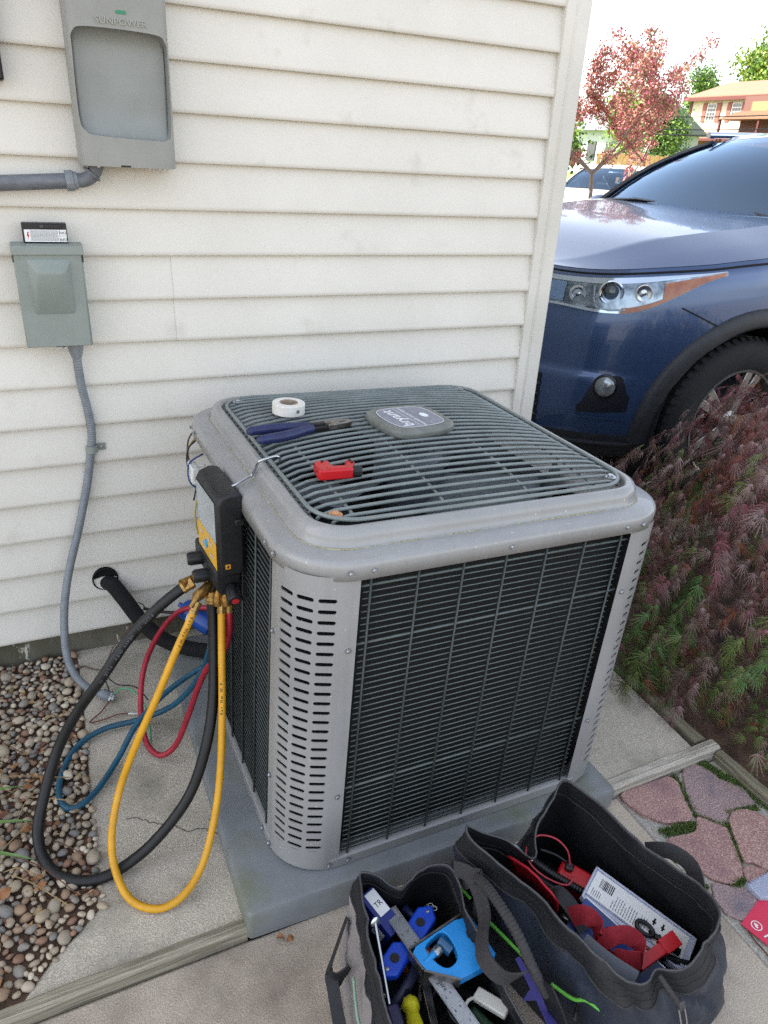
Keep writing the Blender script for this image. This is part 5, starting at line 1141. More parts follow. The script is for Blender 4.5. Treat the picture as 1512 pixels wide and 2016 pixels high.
t = thing('black_loop', 'black rubber loop lying on the clear tool case', 'strap', (.84, -1.33, .16), group=GI)
b = MB(); b.tube([tuple(Mcase @ Vector((.118+.016*math.cos(k*PI/10), .022+.010*math.sin(k*PI/10), .009))) for k in range(20)], .0042, 8, closed=True); b.build('loop_ring', m_gk, t, keep=True, smooth=179); b = MB(); b.tube([tuple(Mcase @ Vector(v)) for v in ((.133, .023, .008), (.155, .024, .007), (.185, .026, .006))], [.004, .006, .007], 8); b.build('loop_tail', m_gk, t, keep=True, smooth=179)
t = thing('blue_card', 'dark blue glossy card tucked beside the clear case', 'card', (.785, -1.32, .13), group=GI)
Md = frame((.760, -1.256, .172), (.06, -.125, -.035), (-.8, -.35, -.45)); b = MB(); b.box(0, .165, 0, .070, -.0012, .0012, Md); b.build('card_sheet', mat('navy_card', '#0f2a66', .3, col2='#16387c', nscale=30), t, keep=True); b = MB(); b.box(0, .165, -.0022, -.0001, -.001, .001, Md); b.build('card_edge', m_white, t, keep=True)
t = thing('red_strap', 'crumpled dark red webbing strap in the large bag', 'strap', (.735, -1.34, .18), group=GI); m_rw = mat('dark_red_webbing', '#7e1722', .7, col2='#8f1e2a', nscale=60, bump=.5, bscale=700, bdist=.0008)
b = MB(); b.ribbon(spline([(.700, -1.285, .188), (.716, -1.300, .206), (.728, -1.318, .196), (.722, -1.338, .186), (.738, -1.350, .204), (.762, -1.358, .204), (.778, -1.372, .190), (.770, -1.392, .182), (.748, -1.388, .186), (.732, -1.372, .178)], 7), [(.25, .35, .9)]*64, .032, .0022); b.build('webbing', m_rw, t, keep=True, smooth=60)
b = MB(); b.ribbon(spline([(.71, -1.33, .165), (.735, -1.365, .16), (.765, -1.395, .158)], 6), [(.3, .3, .8)]*13, .030, .0022); b.build('webbing', m_rw, t, keep=True, smooth=60)
t = thing('black_buckle_tool', 'black plastic tool with a small red tag beside the red strap', 'tool', (.705, -1.35, .15), group=GI)
Mk = frame((.704, -1.345, .165), (.35, -.9, -.1), (.9, .35, 0)); b = MB(); b.box(-.045, .045, -.012, .012, -.02, .004, Mk); b.build('tool_body', m_blk, t, keep=True, bevel=.004); b = MB(); b.box(-.012, .012, -.007, .007, .004, .0052, Mk); b.build('red_tag', mat('bright_red_tag', '#d9343c', .5), t, keep=True)
t = thing('red_tray', 'red plastic tray corner at the near end of the large bag', 'tray', (.815, -1.39, .14), group=GI)
Mt = frame((.772, -1.396, .155), (.095, .012, .0), (.0, -.3, .95)); b = MB(); b.box(0, .10, -.05, .006, -.0018, .0018, Mt); b.box(0, .10, .0, .006, -.018, .0018, Mt); b.box(.062, .10, -.004, .008, -.022, .004, Mt); b.build('tray_wall', m_red, t, keep=True, bevel=.001)
t = thing('red_pouch', 'red fabric pouch against the near wall of the large bag', 'pouch', (.665, -1.205, .16), group=GI)
b = MB(); G = []
for i in range(13):
    u = i/12; G.append([(.650+.032*u+.007*v_, -1.150-.105*u, .215-.012*v_+.012*math.sin(PI*u)-.05*(v_ > 2)+.004*mnoise.noise((u*9, v_*3, 2))) for v_ in (0, 1, 2, 3)])
b.grid(G); o = b.build('pouch_skin', mat('red_nylon', '#b01326', .55, col2='#a01022', nscale=40, bump=.3, bscale=900, bdist=.0006), t, keep=True, smooth=60); o.modifiers.new('s', 'SOLIDIFY').thickness = .004
t = thing('divider_flap', 'grey stiffened divider flap at the near corner of the large bag', 'flap', (.70, -1.41, .19), group=GI)
b = MB(); b.ribbon(spline([(.672, -1.345, .215), (.690, -1.385, .210), (.718, -1.428, .205)], 5), [(.5, .25, .6)]*11, .036, .002); b.build('flap_panel', mat('grey_divider', '#565b63', .6), t, keep=True, smooth=60)
t = thing('clear_plug', 'tiny clear plastic cable plug inside the large bag', 'plug', (.695, -1.195, .16), group=GI)
b = MB(); b.box(-.006, .006, -.005, .005, -.004, .004, frame((.690, -1.188, .172), (1, -.6, .2), (.6, 1, 0))); b.build('plug_body', mat('clear_plug_plastic', '#aeb0b4', .15, spec=.7), t, keep=True, bevel=.001)
t = thing('grey_cable_ties', 'grey and black straps bundled in the middle of the large bag', 'straps', (.70, -1.26, .15), group=GI)
b = MB(); b.ribbon(spline([(.690, -1.225, .165), (.712, -1.235, .178), (.722, -1.26, .172), (.728, -1.30, .155)], 6), [(.9, .3, .2)]*19, .030, .003); b.build('black_strap', m_nylon, t, keep=True, smooth=60); b = MB(); b.ribbon(spline([(.700, -1.215, .16), (.725, -1.222, .17), (.738, -1.236, .16)], 6), [(.5, .8, .2)]*13, .014, .002); b.build('grey_strap', m_web, t, keep=True, smooth=60)
# --- empty blister pack on the path at the right edge
t = thing('blister_pack', 'empty clear blister pack with red card on the path at the right edge', 'packaging', (1.24, -1.32, -.02))
m_blis = mat('clear_blister', '#bfc6dc', .08, alpha=.45, spec=.8)
Mq = T(0, 0, 0); b = MB(); b.prism([(1.150, -1.326), (1.231, -1.300), (1.33, -1.345), (1.24, -1.43), (1.164, -1.383)], -.020, -.0185); b.build('red_card', mat('pink_red_card', '#c8314f', .45), t, keep=True)
b = MB(); b.prism([(1.228, -1.268), (1.306, -1.261), (1.40, -1.30), (1.33, -1.345), (1.231, -1.302)], -.019, -.006); b.build('blister_shell', m_blis, t, keep=True, bevel=.003)
for i in range(9): b = MB(); b.box(1.232+.009*i, 1.2335+.009*i, -1.272, -1.263, -.019, -.0045, rotm(0, 0, 0)); b.build('blister_rib', m_blis, t, keep=True)
b = MB(); n = 20; b.grid([[(1.178+r_2*math.cos(2*PI*k/n), -1.342+r_2*math.sin(2*PI*k/n), -.0182) for k in range(n)] for r_2 in (.0095, .0115)], closed_v=True); b.prism([(1.174, -1.347), (1.178, -1.347), (1.178, -1.343), (1.183, -1.343), (1.178, -1.334), (1.173, -1.343), (1.174, -1.343)], -.0184, -.0181); b.build('round_mark', m_white, t, keep=True)
b = MB(); b.box(1.172, 1.190, -1.368, -1.365, -.0184, -.0181); b.build('white_bar', m_white, t, keep=True)
t = thing('curved_twig', 'thin dark curved twig lying on the grey path', 'twig', (1.06, -1.38, -.02)); b = MB(); b.tube(spline([(1.160, -1.335, -.021), (1.150, -1.36, -.021), (1.148, -1.40, -.021), (1.135, -1.45, -.021)], 5), .0016, 6); b.build('stem', m_twig, t, keep=True)

# extra tools bedded in the bags
def rod(t, name, p0, p1, r, mm, r1=None, n=10): b = MB(); b.cyl(p0, p1, r, n, r1); b.build(name, mm, t, keep=True, smooth=50)
t = thing('adjustable_wrench', 'chrome wrench handle lying low beside the yellow screwdriver', 'wrench', (.41, -1.30, .09), group=GI)
b = MB(); Mx = frame((.425, -1.285, .098), (-.25, -.9, .08), (.9, -.25, 0)); b.prism([(-.055, -.012), (-.045, -.016), (-.035, -.008), (.06, -.006), (.06, .006), (-.035, .008), (-.045, .016), (-.058, .008), (-.048, .0)], 0, .007, Mx); b.build('wrench_body', m_ps, t, keep=True, bevel=.0015)
t = thing('grey_tube', 'dark blue rubber tube curving under the blue tools', 'tube', (.40, -1.23, .1), group=GI); b = MB(); b.tube(spline([(.445, -1.20, .112), (.415, -1.235, .118), (.385, -1.255, .115), (.362, -1.262, .10)], 6), .0095, 10); b.build('tube_wall', mat('navy_rubber', '#1d2238', .5), t, keep=True, smooth=179)
t = thing('wire_coil', 'loose coil of black cable at the bottom of the small bag', 'cable', (.45, -1.36, .09), group=GI)
b = MB()
for k in range(3): b.tube([(.445+(.034+.004*k)*math.cos(a*PI/10), -1.375+(.030+.003*k)*math.sin(a*PI/10), .098+.006*k+.004*math.sin(a*.9+k)) for a in range(20)], .0034, 6, closed=True)
b.build('cable_turns', m_blk, t, keep=True, smooth=179)
t = thing('black_hand_tool', 'black gripped hand tool deep between pouch and gooseneck lamp', 'tool', (.71, -1.19, .13), group=GI); rod(t, 'grip', (.700, -1.165, .140), (.745, -1.235, .120), .010, m_gk); rod(t, 'grip', (.715, -1.160, .138), (.765, -1.225, .118), .009, m_gk)
t = thing('steel_ratchet', 'dull steel ratchet lying under the red strap', 'ratchet', (.74, -1.29, .13), group=GI); rod(t, 'shank', (.728, -1.262, .142), (.752, -1.318, .138), .006, m_ps); b = MB(); b.lathe([(.014, 0), (.015, .002), (.015, .012), (.012, .014)], 16, T(.726, -1.256, .134)); b.build('ratchet_head', m_ps, t, keep=True, smooth=40)
t = thing('black_meter_case', 'soft black zip case behind the clear tool case', 'case', (.86, -1.24, .1), group=GI); b = MB(); b.box(-.05, .06, -.025, .025, -.05, .0, frame((.862, -1.245, .120), (.35, -.9, -.05), (.9, .35, .1))); b.build('case_body', m_nylon, t, keep=True, bevel=.008, segs=3)
t = thing('blue_marker', 'thin blue marker lying beside the dark blue card', 'marker', (.745, -1.28, .15), group=GI); rod(t, 'barrel', (.722, -1.235, .160), (.762, -1.292, .156), .0042, mat('blue_marker_plastic', '#1c3f9a', .3)); rod(t, 'cap', (.714, -1.224, .161), (.722, -1.235, .160), .0048, m_white)

# heaps of small hand tools at the bottom of both bags
r_ = random.Random(77)
hm = [m_blk, m_gk, m_ps, mat('navy_grip', '#1c2348', .45), mat('dark_red_handle', '#6e1620', .45), mat('dull_orange_handle', '#9a4a18', .45), m_ps, mat('grey_handle', '#5b6066', .5)]
for lab_, grp, n_, (x0, x1, y0, y1, z0, z1) in [('small hand tool heaped in the bottom of the large bag', 'small tools heaped in the large bag', 16, (.66, .84, -1.40, -1.16, .085, .125)), ('small hand tool heaped in the bottom of the small bag', 'small tools heaped in the small bag', 14, (.36, .51, -1.43, -1.13, .065, .105))]:
    for i in range(n_):
        x, y, z = r_.uniform(x0, x1), r_.uniform(y0, y1), r_.uniform(z0, z1); a = r_.uniform(0, 2*PI); L = r_.uniform(.035, .07); d = Vector((math.cos(a), math.sin(a), r_.uniform(-.15, .15))); p = Vector((x, y, z))
        t = thing('hand_tool', lab_, 'tool', (x, y, z), group=grp); Mx = Matrix.Translation(p) @ d.to_track_quat('Z', 'Y').to_matrix().to_4x4(); rr_ = r_.uniform(.005, .009)
        b = MB(); b.lathe([(rr_*.6, 0), (rr_, .004), (rr_*1.05, L*.5), (rr_*.85, L*.75), (rr_, L), (rr_*.5, L+.004)], 8, Mx); b.build('grip', hm[i % 8], t, keep=True, smooth=50)
        b = MB(); b.cyl(p-d*L*.8, p, rr_*.38, 6); b.build('shank', m_ps, t, keep=True, smooth=60)
# ================================================================== parked SUV
def ss(a, b_, x): t = max(0, min(1, (x-a)/(b_-a))); return t*t*(3-2*t)
m_tyre = mat('tyre_rubber', '#101113', .8, col2='#17181a', nscale=40, bump=.3, bscale=80, bdist=.004)
m_alloy = mat('alloy_wheel', '#9a9894', .3, metal=.8); m_chrome = mat('chrome_trim', '#c9ccd0', .12, metal=1); m_clad = mat('dark_grey_cladding', '#202226', .55, col2='#282a2e', nscale=40)
m_cabin = mat('dark_cabin', '#15171b', .8); m_seat = mat('grey_seat', '#6b6e73', .8)
def glass_mat(name, tint, refl):
    if name in MATS: return MATS[name]
    M = bpy.data.materials.new(name); M.use_nodes = True; MATS[name] = M; t = M.node_tree; t.nodes.clear()
    o = t.nodes.new('ShaderNodeOutputMaterial'); mx = t.nodes.new('ShaderNodeMixShader'); tr = t.nodes.new('ShaderNodeBsdfTransparent'); gl = t.nodes.new('ShaderNodeBsdfGlossy')
    tr.inputs[0].default_value = C(tint); gl.inputs['Roughness'].default_value = .01; gl.inputs['Color'].default_value = (.55, .75, 1, 1)  # blue of the reflected sky is put into the gloss colour
    fr = t.nodes.new('ShaderNodeFresnel'); fr.inputs[0].default_value = refl
    t.links.new(fr.outputs[0], mx.inputs[0]); t.links.new(tr.outputs[0], mx.inputs[1]); t.links.new(gl.outputs[0], mx.inputs[2]); t.links.new(mx.outputs[0], o.inputs[0]); return M
m_ws = glass_mat('windscreen_glass', '#b9c8da', 1.9); m_sg = glass_mat('tinted_side_glass', '#76828c', 1.5); m_lens = glass_mat('lamp_lens', '#e8edf2', 1.4)
def face_out(o, c_):
    me = o.data; bm = bmesh.new(); bm.from_mesh(me); bm.normal_update()
    if sum((f.calc_center_median()-Vector(c_)).dot(f.normal)*f.calc_area() for f in bm.faces) < 0: bmesh.ops.reverse_faces(bm, faces=bm.faces[:])
    bm.to_mesh(me); bm.free(); return o
def make_car(name, label, loc, rotz, paint, scale=(1, 1, 1), detail=True):
    car = thing(name, label, 'car', loc, (0, 0, rotz)); car.scale = scale
    OUT = [(0, 0), (.2, .006), (.4, .035), (.55, .09), (.68, .175), (.78, .28), (.86, .42), (.915, .60), (.945, .80), (.955, .95), (.96, 1.3), (.96, 1.8), (.96, 2.6), (.96, 3.4), (.955, 3.9), (.93, 4.35), (.87, 4.62), (.75, 4.76), (.5, 4.83), (0, 4.85)]
    O = spline([(l, s, 0) for l, s in OUT], 9); n = len(O)
    nor = []
    for i in range(n):
        a, c_ = O[max(0, i-1)], O[min(n-1, i+1)]; d = (c_-a).normalized(); nor.append(Vector((d.y, -d.x, 0)))   # outward in (l,s)
    nor[0] = Vector((0, -1, 0)); nor[-1] = Vector((0, 1, 0))
    RG = [(.20, .15, .13), (.235, .07, .07), (.28, .025, .045), (.34, .005, .030), (.42, .0, .020), (.50, .004, .012), (.585, .012, .008), (.60, .03, .006), (.66, .034, .003), (.74, .036, .0), (.80, .044, .0), (.86, .062, .004), (.92, .088, .012), (.96, .115, .022), (.985, .150, .040)]
    def ztop(s): return .985+.045*ss(.1, .6, s)+.035*ss(.5, .95, s)+.045*ss(.85, 1.4, s)-.03*ss(3.8, 4.8, s)
    def zmap(z, s): return z if z <= .7 else .7+(z-.7)*(ztop(s)-.7)/.285
    def inset(z, nf):
        for (z0, f0, s0), (z1, f1, s1) in zip(RG, RG[1:]):
            if z <= z1: t = (z-z0)/(z1-z0); f = f0+(f1-f0)*t; s_ = s0+(s1-s0)*t; return f*nf+s_*(1-nf)
        return RG[-1][1]*nf+RG[-1][2]*(1-nf)
    cum = [0]
    for i in range(1, n): cum.append(cum[-1]+(O[i]-O[i-1]).length)
    def at(t):
        if t <= 0: return O[0], nor[0]
        for i in range(n-1):
            if t <= cum[i+1]: k = (t-cum[i])/(cum[i+1]-cum[i]); return O[i].lerp(O[i+1], k), nor[i].lerp(nor[i+1], k).normalized()
        return O[-1], nor[-1]
    def skin(t, z, off=0, side=-1):
        p, nn = at(abs(t)); nf = nn.y**2; q = p+nn*(off-inset(z, nf)); l = max(0, q.x) if abs(t) < .01 else q.x
        sg = side if t >= 0 else -side
        return (q.y, sg*l, zmap(z, p.y))
    def t_of_l(l):
        for i in range(n):
            if O[i].x >= l: return cum[i]
    def t_of_s(s):
        for i in range(n):
            if O[i].y >= s and O[i].x > .5: return cum[i]
    m_p = paint
    # side skin, both sides in one body shell; wheel openings left open
    b = MB(); WH = [(.95, .372), (3.74, .372)]
    zz = [r[0] for r in RG]; zf = []
    for a, c_ in zip(zz, zz[1:]): zf += [a+(c_-a)*k/3 for k in range(3)]
    zf.append(zz[-1])
    ts = []
    for a, c_ in zip(cum, cum[1:]):
        k = max(1, int((c_-a)/.03)); ts += [a+(c_-a)*j/k for j in range(k)]
    ts.append(cum[-1])
    for side in (-1, 1):
        G = [[skin(t, z, 0, side) for z in zf] for t in ts]; nz = len(zf); off = len(b.v); b.v += [p for row in G for p in row]
        for i in range(len(ts)-1):
            for j in range(nz-1):
                c4 = [G[i][j], G[i+1][j], G[i+1][j+1], G[i][j+1]]; cx = sum(p[0] for p in c4)/4; cz = sum(p[2] for p in c4)/4; ly = abs(c4[0][1])
                if ly > .55 and any(math.hypot(cx-wx, cz-wz) < .435 for wx, wz in WH): continue
                q = (off+i*nz+j, off+(i+1)*nz+j, off+(i+1)*nz+j+1, off+i*nz+j+1); b.f.append(q[::-1] if side < 0 else q)
                b.mi.append(1 if zf[j] < .34 else 0)
    body = b.build('body', [m_p, m_clad], car, smooth=50)
    # bonnet
    b = MB(); G = []; t_c = t_of_s(1.30); ks = sorted(set([-1+2*k/24 for k in range(25)]+[.73, -.73, .79, -.79, .87, -.87, .70, -.70]))
    rows = [t_c*(k/26)**.9 for k in range(27)]
    for t in rows:
        e = skin(t, .985); l_ = abs(e[1]); s_ = e[0]; row = []
        for k in ks:
            bul = .020*(1-k*k)*ss(0, .75, s_-.1)+.068*min(1, max(0, (1-abs(k))/.27))**.85*ss(.0, .5, s_-.14)
            row.append((s_+.10*(1-k*k)*0, l_*k, e[2]+bul+.002))
        G.append(row)
    b.grid(G, flip=True); b.build('bonnet', m_p, car, smooth=13)
    sc = G[-1][0][0]; zc = G[-1][0][2]; lc = abs(G[-1][0][1])
    # cowl
    b = MB(); b.grid([[(sc-.16, y, zc+.050*(1-(y/lc)**2)+.020) for y in lin(-.80, .80, 16)], [(sc-.02+.12*abs(y/.8)**2*0, y, zc+.045*(1-(y/lc)**2)+.030) for y in lin(-.80, .80, 16)], [(sc+.10, y, zc+.02) for y in lin(-.80, .80, 16)]]); b.build('cowl', m_clad, car)
    # glass house
    def wsb(u): return Vector((sc-.10+.17*u*u, .82*u, zc+.055-.035*u*u))
    def wst(u): return Vector((1.93+.13*u*u, .615*u, 1.545-.035*u*u))
    G = []
    for j in range(9):
        v = j/8; G.append([tuple(wsb(u).lerp(wst(u), v)+Vector((-.045, 0, .030))*math.sin(PI*v)) for u in lin(-1, 1, 20)])
    b = MB(); b.grid(G, flip=True); face_out(b.build('windscreen', m_ws, car, smooth=179), (2.6, 0, .8))
    G = []
    for s_, z_, hl in ((1.93, 1.547, .615), (2.15, 1.585, .625), (2.6, 1.612, .63), (3.3, 1.605, .62), (3.9, 1.575, .60), (4.35, 1.53, .58)): G.append([(s_+(.13*u*u if s_ < 2 else 0), hl*u, z_-.035*u*u-(.03 if abs(u) > .95 else 0)) for u in lin(-1, 1, 16)])
    b = MB(); b.grid(G, flip=True); b.build('roof', m_p, car, smooth=60)
    for sd in (-1, 1):
        # A pillar
        pil = [wsb(sd).lerp(wst(sd), v)+Vector((-.045, 0, .030))*math.sin(PI*v) for v in lin(0, 1, 8)]
        b = MB(); b.tube([tuple(p+Vector((.02, sd*.012, -.01))) for p in pil], .036, 8); b.build('a_pillar', m_p, car, smooth=60)
        b = MB(); b.ribbon([tuple(p+Vector((-.022, -sd*.012, .012))) for p in pil], (0, 1, .3), .028, .008); b.build('pillar_trim', m_clad, car, smooth=60)
        belt = lambda s_: (s_, sd*(.915-.02*ss(3.8, 4.6, s_)), ztop(s_)+.01)
        topc = lambda s_: (s_, sd*(.622-.03*ss(3.3, 4.4, s_)), 1.515-.05*ss(3.4, 4.4, s_))
        G = []
        for k in range(15):
            u = k/14; bs, ts_ = 1.40+(4.62-1.40)*u, 2.08+(4.30-2.08)*u; a, c_ = Vector(belt(bs)), Vector(topc(ts_)); G.append([tuple(a.lerp(c_, v)+Vector((0, sd*.05, 0))*math.sin(PI*v)) for v in lin(0, 1, 5)])
        b = MB(); b.grid(G, flip=(sd > 0)); face_out(b.build('side_window', m_sg, car, smooth=179), (3, 0, .9))
        for u in (.36, .70, .97):
            bs, ts_ = 1.40+(4.62-1.40)*u, 2.08+(4.30-2.08)*u; a, c_ = Vector(belt(bs)), Vector(topc(ts_)); b = MB(); b.ribbon([tuple(a.lerp(c_, v)+Vector((0, sd*.058, 0))*math.sin(PI*v)+Vector((0, sd*.004, 0))) for v in lin(0, 1, 5)], (1, 0, 0), .09 if u < .9 else .22, .012); b.build('door_pillar', m_clad if u < .9 else m_p, car, smooth=60)
        b = MB(); b.tube([(s_, sd*(.615-.02*ss(3.3, 4.2, s_)), 1.555-.05*ss(3.2, 4.3, s_)+.03*math.sin(PI*(s_-2.0)/2.2)) for s_ in lin(2.0, 4.2, 12)], .018, 8); b.build('roof_rail', m_chrome, car, smooth=60)
        b = MB(); b.grid([[belt(s_) for s_ in lin(1.30, 4.7, 14)], [(s_, sd*.86, ztop(s_)-.01) for s_ in lin(1.30, 4.7, 14)]]); b.build('belt_moulding', m_clad, car)
        # door mirror
        b = MB(); b.sphere((1.62, sd*1.03, 1.12), 1, 14, 10, sc=(.07, .11, .075)); b.cyl((1.62, sd*.90, 1.06), (1.62, sd*1.0, 1.09), .03, 8); b.build('door_mirror', m_p, car, smooth=60)
        # wheel arch trims
        for wi, (wx, wz) in enumerate(WH):
            b = MB(); G = []
            for k in range(31):
                a = R(-8+196*k/30); row = []
                for rr_, o_ in ((.425, -.03), (.432, .012), (.445, .018), (.495, .016), (.505, .006), (.508, -.01)):
                    x = wx-rr_*math.cos(a); z = wz+rr_*math.sin(a); t = t_of_s(x) if x < 2.4 else t_of_s(min(4.5, x)); p, nn = at(t); zi = min(.985, z if z < .7 else .7+(z-.7)*.285/(ztop(p.y)-.7)); sk = skin(t, max(.2, zi), 0, sd)
                    row.append((x, sk[1]+sd*o_, z))
                G.append(row)
            b.grid(G, flip=(sd < 0)); b.build('wheel_arch_trim', m_clad, car, smooth=60)
            b = MB(); b.lathe([(.43, -.02), (.43, -.38), (0, -.38)], 32, T(wx, sd*.93, wz) @ rotm(sd*-PI/2, 0, 0) @ Matrix.Identity(4), cap=False); b.build('wheel_well', m_cabin, car)
            wl = bpy.data.objects.new('wheel', None); COL.objects.link(wl); wl.parent = car; wl.location = (wx, sd*.935, wz); wl.rotation_euler = (sd*-PI/2, 0, 0); wl.empty_display_size = .1
            pr = [(.243, -.02), (.255, -.012), (.30, -.006), (.335, -.008), (.352, -.016), (.366, -.030), (.3715, -.045)]
            pr2 = pr+[(.3725, -.075), (.3665, -.077), (.3665, -.085), (.3730, -.087), (.3735, -.115), (.3670, -.117), (.3670, -.125), (.3735, -.127), (.373, -.16), (.366, -.19), (.34, -.215), (.25, -.22)]
            b = MB(); b.lathe(pr2, 56, cap=False); b.build('tyre', m_tyre, wl, smooth=35)
            if detail:
                blk = MB().box(-.012, .012, -.011, .011, -.004, .004).mesh('tread_block', m_tyre, 0)
                nb_ = 56
                for k in range(nb_ if (sd < 0 and wi == 0) else 0):
                    for q, (rr_, zz_, tl) in enumerate(((.3695, -.036, .9),)):
                        o = link('tread_block', blk, wl, M=rotm(0, 0, 2*PI*k/nb_) @ T(rr_, 0, zz_) @ rotm(0, tl, 0))
            b = MB(); b.lathe([(.243, -.02), (.241, -.012), (.232, -.016), (.222, -.05), (.21, -.18)], 48, cap=False); b.build('rim', m_alloy, wl, smooth=35)
            b = MB(); b.lathe([(.0, -.10), (.205, -.10), (.205, -.102), (0, -.102)], 24); b.build('brake_disc', m_cabin, wl)
            for k in range(5):
                for dk in (-.13, .13):
                    a = 2*PI*k/5+dk; b = MB(); b.add([(.045, -.016, -.035), (.045, .016, -.035), (.236, .020, -.022), (.236, -.020, -.022), (.045, -.012, -.055), (.045, .012, -.055), (.232, .014, -.05), (.232, -.014, -.05)], [(0, 3, 2, 1), (0, 4, 7, 3), (1, 2, 6, 5), (4, 5, 6, 7), (2, 3, 7, 6), (0, 1, 5, 4)], rotm(0, 0, a)); b.build('spoke', m_alloy, wl, bevel=.004)
            b = MB(); b.lathe([(.055, -.06), (.055, -.035), (.045, -.028), (0, -.026)], 20, cap=False); b.build('hub_cap', m_alloy, wl, smooth=40)
        # head lamp: chrome housing, projector, amber tail, clear lens
        t0, t1 = t_of_l(.52), t_of_s(.70)
        def zlo(t):
            u = (t-t0)/(t1-t0); return .850-.014*ss(.1, .4, u)+.112*ss(.45, 1.0, u)
        def zhi(t):
            u = (t-t0)/(t1-t0); return .957+.006*u
        hl = bpy.data.objects.new('head_lamp', None); COL.objects.link(hl); hl.parent = car; hl.empty_display_size = .05
        def patch(u0, u1, v0, v1, off, nu=14, nv=5, offf=None):
            return [[skin(t0+(t1-t0)*u, zlo(t0+(t1-t0)*u)+(zhi(t0+(t1-t0)*u)-zlo(t0+(t1-t0)*u))*v, off, sd) for v in lin(v0, v1, nv)] for u in lin(u0, u1, nu)]
        fl = sd < 0
        m_hous = mat('lamp_housing', '#5d6266', .2, metal=.8, col2='#b5babd', nscale=14, nmix=(.4, .6))
        b = MB(); b.grid(patch(0, 1, 0, 1, .002, 30, 8), flip=not fl); b.build('housing', m_hous, hl, smooth=60)
        b = MB(); b.grid(patch(.46, .99, .0, .16, .005, 20, 2), flip=not fl); b.grid(patch(.66, .985, .06, .72, .0045, 14, 3), flip=not fl); b.build('amber_reflector', mat('amber_lens', '#c4621a', .2, col2='#d9843a', nscale=30), hl, smooth=60)
        b = MB(); b.grid(patch(0, .99, .84, 1, .006, 24, 2), flip=not fl); b.grid(patch(0, .45, 0, .08, .006, 14, 2), flip=not fl); b.build('chrome_strip', m_chrome, hl, smooth=60)
        b = MB(); b.grid(patch(.02, .15, .14, .80, .006, 5, 3), flip=not fl); b.build('inner_lamp', mat('pale_reflector', '#8fa3bd', .15, metal=.6), hl, smooth=60)
        for u_, v_, rr_ in ((.225, .46, .030), (.56, .52, .030)):
            pc = skin(t0+(t1-t0)*u_, zlo(t0+(t1-t0)*u_)+(zhi(t0+(t1-t0)*u_)-zlo(t0+(t1-t0)*u_))*v_, .003, sd); pn = Vector(skin(t0+(t1-t0)*u_, .905, .1, sd))-Vector(skin(t0+(t1-t0)*u_, .905, 0, sd)); Mp_ = Matrix.Translation(pc) @ pn.to_track_quat('Z', 'Y').to_matrix().to_4x4()
            b = MB(); b.lathe([(rr_*1.12, -.002), (rr_*1.12, .004), (rr_, .0045), (rr_*.7, .0015), (rr_*.35, .0008), (rr_*.2, .003), (0, .0035)], 22, Mp_, cap=False); b.build('reflector_bowl', m_chrome, hl, smooth=50)
        b = MB(); b.tube([skin(t0+(t1-t0)*q, zlo(t0+(t1-t0)*q)+(zhi(t0+(t1-t0)*q)-zlo(t0+(t1-t0)*q))*v, .007, sd) for q, v in ((.31, .78), (.315, .4), (.335, .14), (.40, .08), (.48, .10))], .004, 6); b.build('light_guide', m_white, hl, smooth=60)
        pc = skin(t0+(t1-t0)*.40, .908, .004, sd); pn = Vector(skin(t0+(t1-t0)*.40, .908, .1, sd))-Vector(pc); Mp_ = Matrix.Translation(pc) @ pn.to_track_quat('Z', 'Y').to_matrix().to_4x4()
        b = MB(); b.lathe([(.048, -.01), (.048, .004), (.043, .006), (.037, .004), (.033, -.004)], 28, Mp_, cap=False); b.build('projector_ring', m_chrome, hl, smooth=40)
        b = MB(); b.lathe([(.031, -.002), (.025, .005), (.013, .010), (0, .0115)], 24, Mp_, cap=False); b.build('projector_lens', mat('projector_glass', '#2f3538', .06, spec=.9), hl, smooth=179)
        b = MB(); b.grid(patch(0, 1, -.04, 1.04, .014, 30, 8), flip=not fl); face_out(b.build('clear_lens', m_lens, hl, smooth=179), (1.5, 0, .7))
        # fog lamp in its dark pocket
        fg = bpy.data.objects.new('fog_lamp', None); COL.objects.link(fg); fg.parent = car; fg.empty_display_size = .05
        f0, f1 = t_of_l(.735), t_of_l(.845)
        G = []
        for k in range(15):
            u = k/14; t = f0+(f1-f0)*u; lo, hi = .430+.02*u, .430+.02*u+.03+.125*ss(.0, .35, u)-.09*ss(.75, 1.0, u); G.append([skin(t, lo+(hi-lo)*v, .004, sd) for v in lin(0, 1, 4)])
        b = MB(); b.grid(G, flip=not fl); b.build('fog_pocket', mat('dark_navy_recess', '#12161f', .35), fg, smooth=60)
        pc = skin(f0+(f1-f0)*.48, .552, .008, sd); pn = Vector(skin(f0+(f1-f0)*.48, .552, .1, sd))-Vector(pc); pn.x -= .03; Mp_ = Matrix.Translation(pc) @ pn.to_track_quat('Z', 'Y').to_matrix().to_4x4()
        b = MB(); b.lathe([(.050, -.012), (.050, .004), (.044, .006), (.042, 0)], 28, Mp_, cap=False); b.build('fog_bezel', mat('gloss_black', '#0c0d10', .25), fg, smooth=40)
        b = MB(); b.lathe([(.042, .001), (.035, .006), (.02, .011), (0, .013)], 24, Mp_, cap=False); b.build('fog_lens', mat('fog_glass', '#9aa0a4', .12, metal=.5, col2='#6d7276', nscale=40), fg, smooth=179)
        G = [[skin(f0+(f1-f0)*u, .412+dz_, .012, sd) for dz_ in (0, .010)] for u in lin(0, 1.02, 16)]
        b = MB(); b.grid(G, flip=not fl); b.build('fog_trim', m_p, fg, smooth=60)
    # grille, lower intake
    gt = t_of_l(.50)
